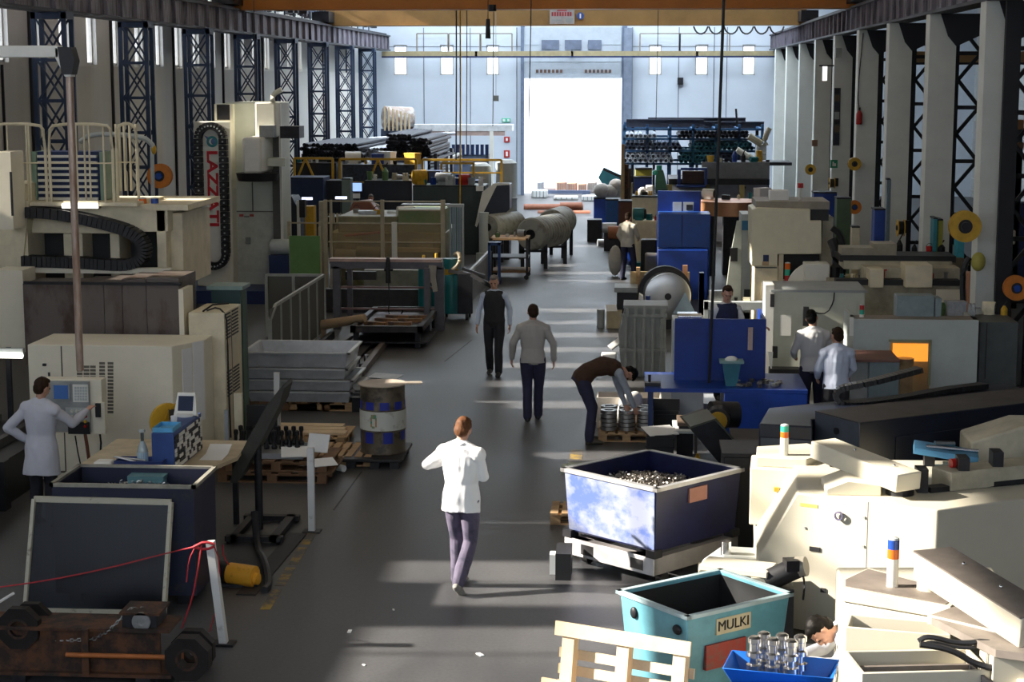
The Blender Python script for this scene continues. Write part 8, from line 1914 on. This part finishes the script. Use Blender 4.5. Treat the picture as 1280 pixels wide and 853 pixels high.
# silver ducting in upper right rack
for k in range(4):
    a, b_ = W(921 + k * 7, 187 + k * 4, 60), W(932 + k * 5, 194 + k * 3, 60)
    th1('bright_tube', 'short bright tube lying slanting on the right end of the far blue rack', 'tube', MB().cyl(a, b_, .11, n=10), WHITEP if k < 2 else CREAMD, group='short bright tubes')
q = FB(946, 181, 958, 200, 59.5)
thing('machine_tower', 'grey tower of valves at the right end of the far blue rack', 'machine', P('pipe_elbow', MB().tube([W(936, 170, 59.5), W(945, 176, 59.5), W(952, 180, 59.5)], .12, 8, 1).tube([W(962, 160, 59.5), W(956, 172, 59.5), W(957, 182, 59.5)], .09, 8, 1), CREAMD), P('platform', bx(920, 203, 990, 207, 59.4, 1.5), DKM), P('leg', MB().box(q[0], q[0] + .12, 59.6, 59.7, 0, q[2]).box(q[1], q[1] + .12, 59.6, 59.7, 0, q[2]), DKM), own=(MB().box(q[0], q[1], 59.5, 60.2, q[2], q[3]), LGREY))
thing('yellow_trestle', 'yellow-brown trestle frame under the grey valve tower', 'trestle', own=(MB().bar(W(930, 218, 58.5), W(938, 206, 58.5), .08).bar(W(947, 218, 58.5), W(938, 206, 58.5), .08).bar(W(930, 218, 58.5), W(947, 218, 58.5), .08).box(xa(938, 58.5) - .05, xa(938, 58.5) + .05, 58.45, 58.55, 0, zA(206, 58.5)), YEL))

for k, (px, py, r_) in enumerate(((437, 790, .035), (492, 763, .018), (600, 819, .04), (455, 832, .015))):
    g = G(px, py)
    th1('floor_scrap', ['small white scrap on the aisle floor at the bottom', 'tiny white scrap on the aisle floor, above the others', 'white scrap on the aisle floor in the bottom sun patch', 'tiny pale scrap on the aisle floor at the bottom edge'][k], 'scrap', MB().ob((g.x, g.y, .004), (r_, r_ * 2.2, .008), .3 * k), PAPER)
# --- overhead: travelling cranes
OC = mat('crane orange paint', (.50, .17, .012), .5, var=.1, scale=1.2); OC2 = mat('crane ochre paint', (.30, .17, .06), .5, var=.12, scale=1.2)
Y_ = 49.0
zb_ = zA(10, Y_)
gx = MB().box(XL, 5.85, Y_, Y_ + .6, zb_, zb_ + .9)
fl = MB().box(XL, 5.85, Y_ - .1, Y_ + .7, zb_ - .03, zb_)
r1 = thing('bridge_crane', 'orange travelling bridge crane spanning the hall, the nearer one', 'crane', P('lower_flange', fl, OC), P('end_carriage', MB().box(XL - .3, XL + .3, Y_ - 1.2, Y_ + 1.8, 7.14, 7.5), DKM), P('end_carriage', MB().box(5.55, 6.15, Y_ - 1.2, Y_ + 1.8, 7.14, 7.5), DKM), own=(gx, OC), kind='thing')
Y_ = 63.8; zb_ = zA(31, Y_)
gx = MB().box(XL, 5.85, Y_, Y_ + .6, zb_, zb_ + .72)
q = FB(687, 12, 718, 30, Y_ - .05)
sg = MB().box(q[0], q[1], Y_ - .05, Y_, q[2], q[3])
rd = MB(); w_ = (q[1] - q[0])
for k in range(8): rd.box(q[0] + w_ * (.08 + k * .105), q[0] + w_ * (.08 + k * .105 + .07), Y_ - .058, Y_ - .05, q[2] + .28, q[2] + .42)
rd.box(q[0] + w_ * .3, q[0] + w_ * .7, Y_ - .058, Y_ - .05, q[2] + .45, q[2] + .5)
rd2 = MB().box(q[0] + w_ * .65, q[1] - .05, Y_ - .058, Y_ - .05, q[2] + .05, q[2] + .2).box(q[0] + w_ * .1, q[0] + w_ * .5, Y_ - .058, Y_ - .05, q[2] + .1, q[2] + .16)
c = W(725.5, 20, Y_)
bs = MB().cyl((c.x, Y_ - .02, c.z), (c.x, Y_ - .05, c.z), .13, n=20); bs2 = MB().box(c.x - .025, c.x + .025, Y_ - .058, Y_ - .05, c.z - .08, c.z + .08)
thing('bridge_crane', 'ochre travelling bridge crane with a sign board, the farther one', 'crane', P('lower_flange', MB().box(XL, 5.85, Y_ - .1, Y_ + .7, zb_ - .03, zb_), OC2), P('end_carriage', MB().box(XL - .3, XL + .3, Y_ - 1.2, Y_ + 1.8, 7.14, 7.5), DKM), P('end_carriage', MB().box(5.55, 6.15, Y_ - 1.2, Y_ + 1.8, 7.14, 7.5), DKM),
      P('sign_board', sg, mat('dull sign white', (.42, .38, .36), .6), subs=[P('red_lettering', rd, mat('faded red letters', (.40, .05, .06), .6)), P('grey_lettering', rd2, GREYP)]), P('round_sign', bs, mat('blue round sign', (.04, .10, .35), .5), subs=[P('symbol', bs2, PAPER)]), own=(gx, OC2))
q = FB(470, 64, 962, 70, 77.5)
thing('wall_rail', 'thin ochre rail beam running across in front of the back wall windows', 'beam', P('lower_lip', MB().box(XL, 5.8, 77.48, 77.7, q[2] - .07, q[2]), DBLUE), P('hanger', MB().box(-7.2, -7.1, 77.5, 78.9, q[2], q[3]).box(-3, -2.9, 77.5, 79, q[2], q[3]).box(2.4, 2.5, 77.5, 79, q[2], q[3]), DKM), own=(MB().box(XL, 5.8, 77.5, 77.65, q[2], q[3]), mat('ochre rail paint', (.36, .30, .17), .6)), kind='structure')
# thin frames above the rail
mb = MB()
for (a, b_) in ((521, 560), (561, 600), (601, 640), (800, 850), (850, 912)):
    q = FB(a, 42, b_, 64, 78.5); mb.bar((q[0], 78.5, q[2]), (q[0], 78.5, q[3]), .06).bar((q[0], 78.5, q[3]), (q[1], 78.5, q[3]), .05).bar((q[1], 78.5, q[3]), (q[1], 78.5, q[2]), .06)
struct('trim_wall_frame', mb, mat('brown grey angle', (.28, .24, .2), .6))
# festoon loops under the far crane on the right
for k in range(6):
    x = 867 + k * 19; pts = [W(x, 33, 63.5), W(x + 3, 40, 63.5), W(x + 9, 43, 63.5), W(x + 15, 40, 63.5), W(x + 18, 33, 63.5)]
    th1('festoon_cable', 'black looped cable hanging under the farther crane', 'cable', MB().tube(pts, .03, 5, 1), BLACK, group='cable loops under the farther crane')
# services above the left crane beam
rq = random.Random(8)
mb = MB(); mb2 = MB(); mb3 = MB()
for k in range(60):
    y = 44 + k * .55
    if y > 76: break
    x = XL + rq.uniform(-.9, -.1); mb.box(x, x + rq.uniform(.1, .3), y, y + rq.uniform(.05, .3), 7.3, 7.3 + rq.uniform(.3, 1.1))
for z in (7.5, 7.8, 8.1): mb2.bar((XL - .25, 44, z), (XL - .25, 77, z), .06)
for k in range(22): y = 44 + k * 1.5; mb2.bar((XL - .25, y, 7.1), (XL - .25, y, 8.2), .05)
for k in range(7): y = 46 + k * 4.3; mb3.box(XL - .5, XL - .3, y, y + .8, 7.3, 7.7)
thing('service_walkway', 'cluttered service walkway with rails above the left crane beam', 'walkway', P('deck', MB().box(XL - 1.2, XL - .2, 43.5, 77, 7.06, 7.12), DKM), P('rail', mb2, PIPEB), P('pale_box', mb3, LGREY), P('cable_tray', MB().tube([(XL - .6, 44 + i * 2, 7.5 + .12 * math.sin(i * 1.7)) for i in range(16)], .05, 6, 1), LGREY), own=(mb, mat('dark plum steel', (.05, .045, .06), .6)))
# --- hanging cables, hooks and pendants
def hang(px0, px1, py1, Y, r, m, label, name='hanging_cable', z1=None):
    b_ = W(px1, py1, Y); t = Vector((b_.x + (W(px0, 60, Y).x - W(px1, 60, Y).x), Y, H - .3))
    mid = b_.lerp(t, .5) + Vector((.02, 0, 0))
    return thing(name, label, 'cable', own=(MB().tube([t, mid, b_], r, 7, 1), m), kind='thing')
hang(902, 886, 488, 24.6, .022, BLACK, 'thick black cable hanging down in front of the far racks to the blue table')
hang(576, 575, 262, 50, .02, YEL, 'yellow-brown hoist cable hanging left of the doorway')
hang(571, 570, 200, 50.2, .02, DKM, 'dark hoist cable just left of the yellow-brown one')
hang(584, 583, 190, 50.4, .012, DKM, 'thin dark cable just right of the yellow-brown one')
hang(665, 661, 150, 47, .014, BLACK, 'thin black cable hanging at the left edge of the bright doorway')
hang(617, 616, 158, 63, .014, DKM, 'thin dark cable hanging beside the small wall switch')
hang(821, 820, 150, 63, .014, DKM, 'thin dark cable hanging over the first right-hand window')
c = W(610, 36, 46)
thing('crane_pendant', 'black crane pendant control hanging under the nearer crane', 'pendant', P('cord', MB().cyl((c.x, 46, c.z + .2), (c.x + .02, 46, H - .4), .012, n=6), BLACK), P('hook_block', MB().cyl((c.x + .1, 46.2, c.z + .45), (c.x + .1, 46.2, c.z + .62), .1, n=12), DKM), own=(MB().cyl((c.x, 46, c.z - .25), (c.x, 46, c.z + .25), .07, .05, n=12), BLACK))
c = W(620, 123, 63)
th1('hanging_switch', 'small grey pendant switch hanging against the back wall left of the door', 'switch', MB().box(c.x - .1, c.x + .1, 62.95, 63.05, c.z - .1, c.z + .1).cyl((c.x, 63, c.z + .1), (c.x, 63, H - .4), .01, n=5), GREYP)
q = FB(847, 97, 854, 106, YFAR - .2)
th1('wall_speaker', 'small dark speaker on the back wall below the first right-hand window', 'speaker', MB().box(q[0], q[1], YFAR - .25, YFAR, q[2], q[3]), DKM, kind='thing')
# --- fittings on the right-hand columns
colY = lambda k: 29.8 + BAY * k
Y_ = colY(3)
q = W(1074, 146, Y_ - .1)
thing('fire_extinguisher', 'red fire extinguisher hung high on the fourth white column', 'fire extinguisher', P('cable', MB().tube([(q.x, Y_ - .02, q.z + .2), (q.x - .05, Y_ - .02, q.z + .6), (q.x + .05, Y_ - .02, 6.3)], .012, 5, 1), DKM), P('valve', MB().cyl((q.x, Y_ - .1, q.z + .16), (q.x, Y_ - .1, q.z + .24), .03), BLACK), own=(MB().lathe((q.x, Y_ - .1, q.z - .2), [(.07, 0), (.08, .02), (.08, .28), (.03, .36)], 14), RED))
Y_ = colY(4)
ys = ((111, 118), (119, 127), (128, 139), (140, 150), (151, 156), (157, 166), (167, 181))
bk_ = bx(1042, 110, 1050, 182, Y_ - .05, .04)
pics = [P('poster', bx(1043, a, 1049.4, b_ - .8, Y_ - .06, .015), [DKM, mat('poster brown', (.12, .09, .05), .7), DKN, GREYP][i % 4]) for i, (a, b_) in enumerate(ys)]
thing('notice_board', 'narrow dark notice board with small posters on the fifth white column', 'notice board', *pics, own=(bk_, mat('board dark', (.05, .05, .05), .6)))
q = FB(1038, 200, 1047, 210, Y_ - .04)
thing('safety_sign', 'green safety sign low on the fifth white column', 'sign', P('symbol', MB().box(q[0] + .06, q[0] + .1, Y_ - .055, Y_ - .04, q[2] + .05, q[3] - .05).box(q[1] - .1, q[1] - .05, Y_ - .055, Y_ - .04, q[2] + .05, q[3] - .1), PAPER), own=(MB().box(q[0], q[1], Y_ - .04, Y_, q[2], q[3]), mat('safety green', (.02, .30, .15), .5)))
th1('junction_box', 'dark junction box on the upper part of the fifth white column', 'box', bx(1045, 60, 1052, 72, Y_ - .15, .15), GREYP)
Y_ = colY(5)
th1('brown_plate', 'brown plate on the sixth white column', 'plate', bx(1015, 175, 1022, 183, Y_ - .04, .04), mat('brown plate', (.25, .14, .08), .6))
q = FB(1029, 83, 1034, 101, 49.0)
thing('wall_light', 'small pale light fitting between the fifth and sixth white columns', 'lamp', P('bracket', MB().box(q[0] - .1, q[0] + .3, 49.1, 49.15, q[3], q[3] + .04), DKM), own=(MB().box(q[0], q[1], 49.0, 49.2, q[2], q[3]), mat('lit pale fitting', (.9, .9, .85), .5, emit=1.2)))
for k, (px, py, X) in enumerate(((1180.5, 192, 9.5), (1250.5, 193, 11.0))):
    c = WX(px, py, X)
    thing('flood_lamp', ['square white flood lamp in the side hall, seen between the first and second columns', 'square white flood lamp in the side hall, seen at the right of the first column'][k], 'lamp', P('pole', MB().cyl((c.x + .1, c.y + .1, 0), (c.x + .1, c.y + .1, c.z + .3), .03), DKM), own=(MB().box(c.x - .1, c.x + .1, c.y, c.y + .06, c.z - .1, c.z + .1), mat('lit flood', (.95, .95, 1), .5, emit=6)))
# side hall: crane beam, yellow shapes, dim machines
thing('crane_beam', 'ochre beam crossing the neighbouring hall behind the right-hand columns', 'beam', P('lower_lip', MB().box(6.8, 14.5, 48.0, 48.1, 5.5, 5.56), DKM), own=(MB().box(6.8, 14.5, 48, 48.4, 5.56, 5.85), OC2), kind='structure')
for k, (x0, y0, x1, y1, Yk, m_, nm, lb) in enumerate((
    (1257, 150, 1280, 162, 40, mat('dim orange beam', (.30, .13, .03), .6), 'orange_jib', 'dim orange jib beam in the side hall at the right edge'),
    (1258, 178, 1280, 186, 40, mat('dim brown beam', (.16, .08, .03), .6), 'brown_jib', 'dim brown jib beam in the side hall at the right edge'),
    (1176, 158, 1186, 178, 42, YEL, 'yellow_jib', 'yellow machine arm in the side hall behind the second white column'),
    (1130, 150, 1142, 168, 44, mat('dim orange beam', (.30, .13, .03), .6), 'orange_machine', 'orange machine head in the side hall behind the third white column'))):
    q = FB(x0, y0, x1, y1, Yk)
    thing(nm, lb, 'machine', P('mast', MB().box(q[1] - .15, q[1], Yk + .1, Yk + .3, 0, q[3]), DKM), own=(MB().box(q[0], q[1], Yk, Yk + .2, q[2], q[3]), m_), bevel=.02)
c = WX(1258, 240, 8.6)
thing('red_emergency_box', 'red box on a white plate in the side hall near the right edge', 'box', P('back_plate', MB().box(c.x - .14, c.x + .14, c.y + .06, c.y + .08, 0, c.z + .35), LGREY), own=(MB().box(c.x - .09, c.x + .09, c.y, c.y + .06, c.z - .2, c.z + .12), mat('orange red box', (.55, .10, .03), .5)))
c = WX(1262, 270, 8.9)
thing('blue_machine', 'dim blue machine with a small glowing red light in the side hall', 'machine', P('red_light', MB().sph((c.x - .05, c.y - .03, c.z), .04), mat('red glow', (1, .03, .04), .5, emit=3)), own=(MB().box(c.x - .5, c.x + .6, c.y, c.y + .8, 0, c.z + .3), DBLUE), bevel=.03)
p = W(1212, 322, 29.9)
thing('yellow_valve', 'dull yellow valve with a bent pipe at the foot of the first white column', 'valve', P('pipe', MB().tube([W(1212, 322, 29.4), W(1206, 330, 29.4), W(1203, 350, 29.4), W(1204, 380, 29.4), (W(1204, 380, 29.4).x, 29.4, 0)], .05, 8, 1), BLACK), own=(MB().sph((p.x + .05, 29.4, p.z - .02), (.12, .1, .16)), mat('dull yellow valve', (.42, .38, .08), .6)))
# ================================================================ SMALL THINGS ON BENCHES AND FLOOR
rc = random.Random(33)
CM = [LGREY, BLUEP, CREAM2, DKM, YEL, GREENP, PAPER, STEEL, RED, TEAL, GALV, CREAMD]
CN = ['light grey', 'blue', 'cream', 'dark', 'yellow', 'green', 'white', 'bare steel', 'red', 'teal', 'galvanised', 'grimy cream']
PROT = {}
def clutter(px0, px1, py, Y, n, where, dY=.6, s0=.12, s1=.35, floor=False):
    for k in range(n):
        px = px0 + (px1 - px0) * (k + rc.random() * .8) / n
        if floor: g = G(px, py + rc.uniform(-6, 6)); x, y, z = g.x, g.y, 0.
        else: p = W(px, py, Y); x, y, z = p.x, Y + rc.uniform(.1, dY), p.z
        i = rc.randrange(len(CM)); t = rc.randrange(5)
        nm = ('parts_box', 'oil_can', 'vice', 'motor', 'pail')[t]
        if (t, i) not in PROT:
            if t == 0: a = thing(nm, '', 'box', P('lid', MB().box(-.52, .52, -.37, .37, .5, .58), CM[i]), own=(MB().box(-.5, .5, -.35, .35, 0, .5), CM[i]), loc=Vector((0, 0, 0)))
            elif t == 1: a = thing(nm, '', 'can', P('spout', MB().cyl((0, 0, .9), (.25, 0, 1.25), .06, n=8), DKM), own=(MB().lathe((0, 0, 0), [(.3, 0), (.3, .6), (.1, .9)], 14), CM[i]), loc=Vector((0, 0, 0)))
            elif t == 2: a = thing(nm, '', 'vice', P('jaw', MB().box(.05, .3, -.3, .3, .45, .85), CM[i]), P('screw', MB().cyl((.3, 0, .6), (.8, 0, .6), .05, n=8), STEEL), own=(MB().box(-.35, .35, -.25, .25, 0, .45).box(-.3, -.05, -.3, .3, .45, .85), CM[i]), loc=Vector((0, 0, 0)))
            elif t == 3: a = thing(nm, '', 'motor', P('end_cap', MB().cyl((.5, 0, .4), (.62, 0, .4), .3, n=14), DKM), own=(MB().cyl((-.5, 0, .4), (.5, 0, .4), .36, n=16).box(-.3, .3, -.3, .3, 0, .2), CM[i]), loc=Vector((0, 0, 0)))
            else: a = thing(nm, '', 'pail', P('handle', MB().tube([(-.4, 0, .8), (-.2, 0, 1.1), (.2, 0, 1.1), (.4, 0, .8)], .03, 6, 1), DKM), own=(MB().lathe((0, 0, 0), [(.3, 0), (.4, .8), (.36, .8), (.28, .05)], 14), CM[i]), loc=Vector((0, 0, 0)))
            PROT[(t, i)] = a; o = a
        else: o = dup(PROT[(t, i)])
        s = rc.uniform(s0, s1) * (1.5 if t in (0, 3) else 1)
        o.location = (x, y, z); o.scale = (s, s, s * rc.uniform(.8, 1.5)); o.rotation_euler = (0, 0, rc.uniform(-.6, .6))
        o['label'] = 'small %s %s %s' % (CN[i], nm.replace('_', ' '), where); o['group'] = 'small things ' + where
clutter(518, 604, 232, 51.5, 9, 'on the dark green machine bench')
clutter(457, 513, 226, 53.6, 6, 'on the wide black cabinet right of the monitor')
clutter(430, 518, 206, 55.6, 7, 'on the ribbed container behind the yellow barrier')
clutter(370, 418, 204, 55.6, 4, 'on the near-black container at the left')
clutter(885, 958, 203, 56.5, 6, 'on the dim grey wall of the far platform')
clutter(884, 958, 250, 47.0, 5, 'on the copper-brown drum', .5)
clutter(792, 820, 246, 50.1, 3, 'on the cream cabinet by the white pump', .3, .08, .2)
clutter(794, 822, 276, 48.0, 4, 'on the cream part boxes by the blue enclosure', .3, .1, .22)
clutter(795, 824, 335, 0, 6, 'on the floor left of the blue enclosure', s0=.15, s1=.4, floor=True)
clutter(748, 778, 304, 0, 6, 'on the floor at the far right of the aisle', s0=.12, s1=.3, floor=True)
clutter(888, 938, 378, 33.6, 4, 'on the pale shelf beyond the blue machine screen', .2, .08, .18)
clutter(1045, 1200, 350, 32.7, 7, 'on the bed of the long beige lathe', .3, .08, .2)
clutter(1085, 1195, 320, 34.2, 6, 'on the upper rail of the long beige lathe', .5, .1, .26)
clutter(1170, 1265, 398, 27.5, 6, 'on top of the grey-green enclosure', .3, .08, .2)
clutter(1235, 1262, 330, 32.3, 3, 'on the brown machine block', .3, .15, .3)
clutter(415, 550, 277, 43.5, 8, 'on the olive-brown machine bed', 1.2, .15, .35)
clutter(615, 658, 298, 45.2, 4, 'on the top shelf of the dark trolley', .5, .1, .22)
clutter(445, 520, 424, 34.5, 5, 'on the low dark platform', 1.2, .1, .25)
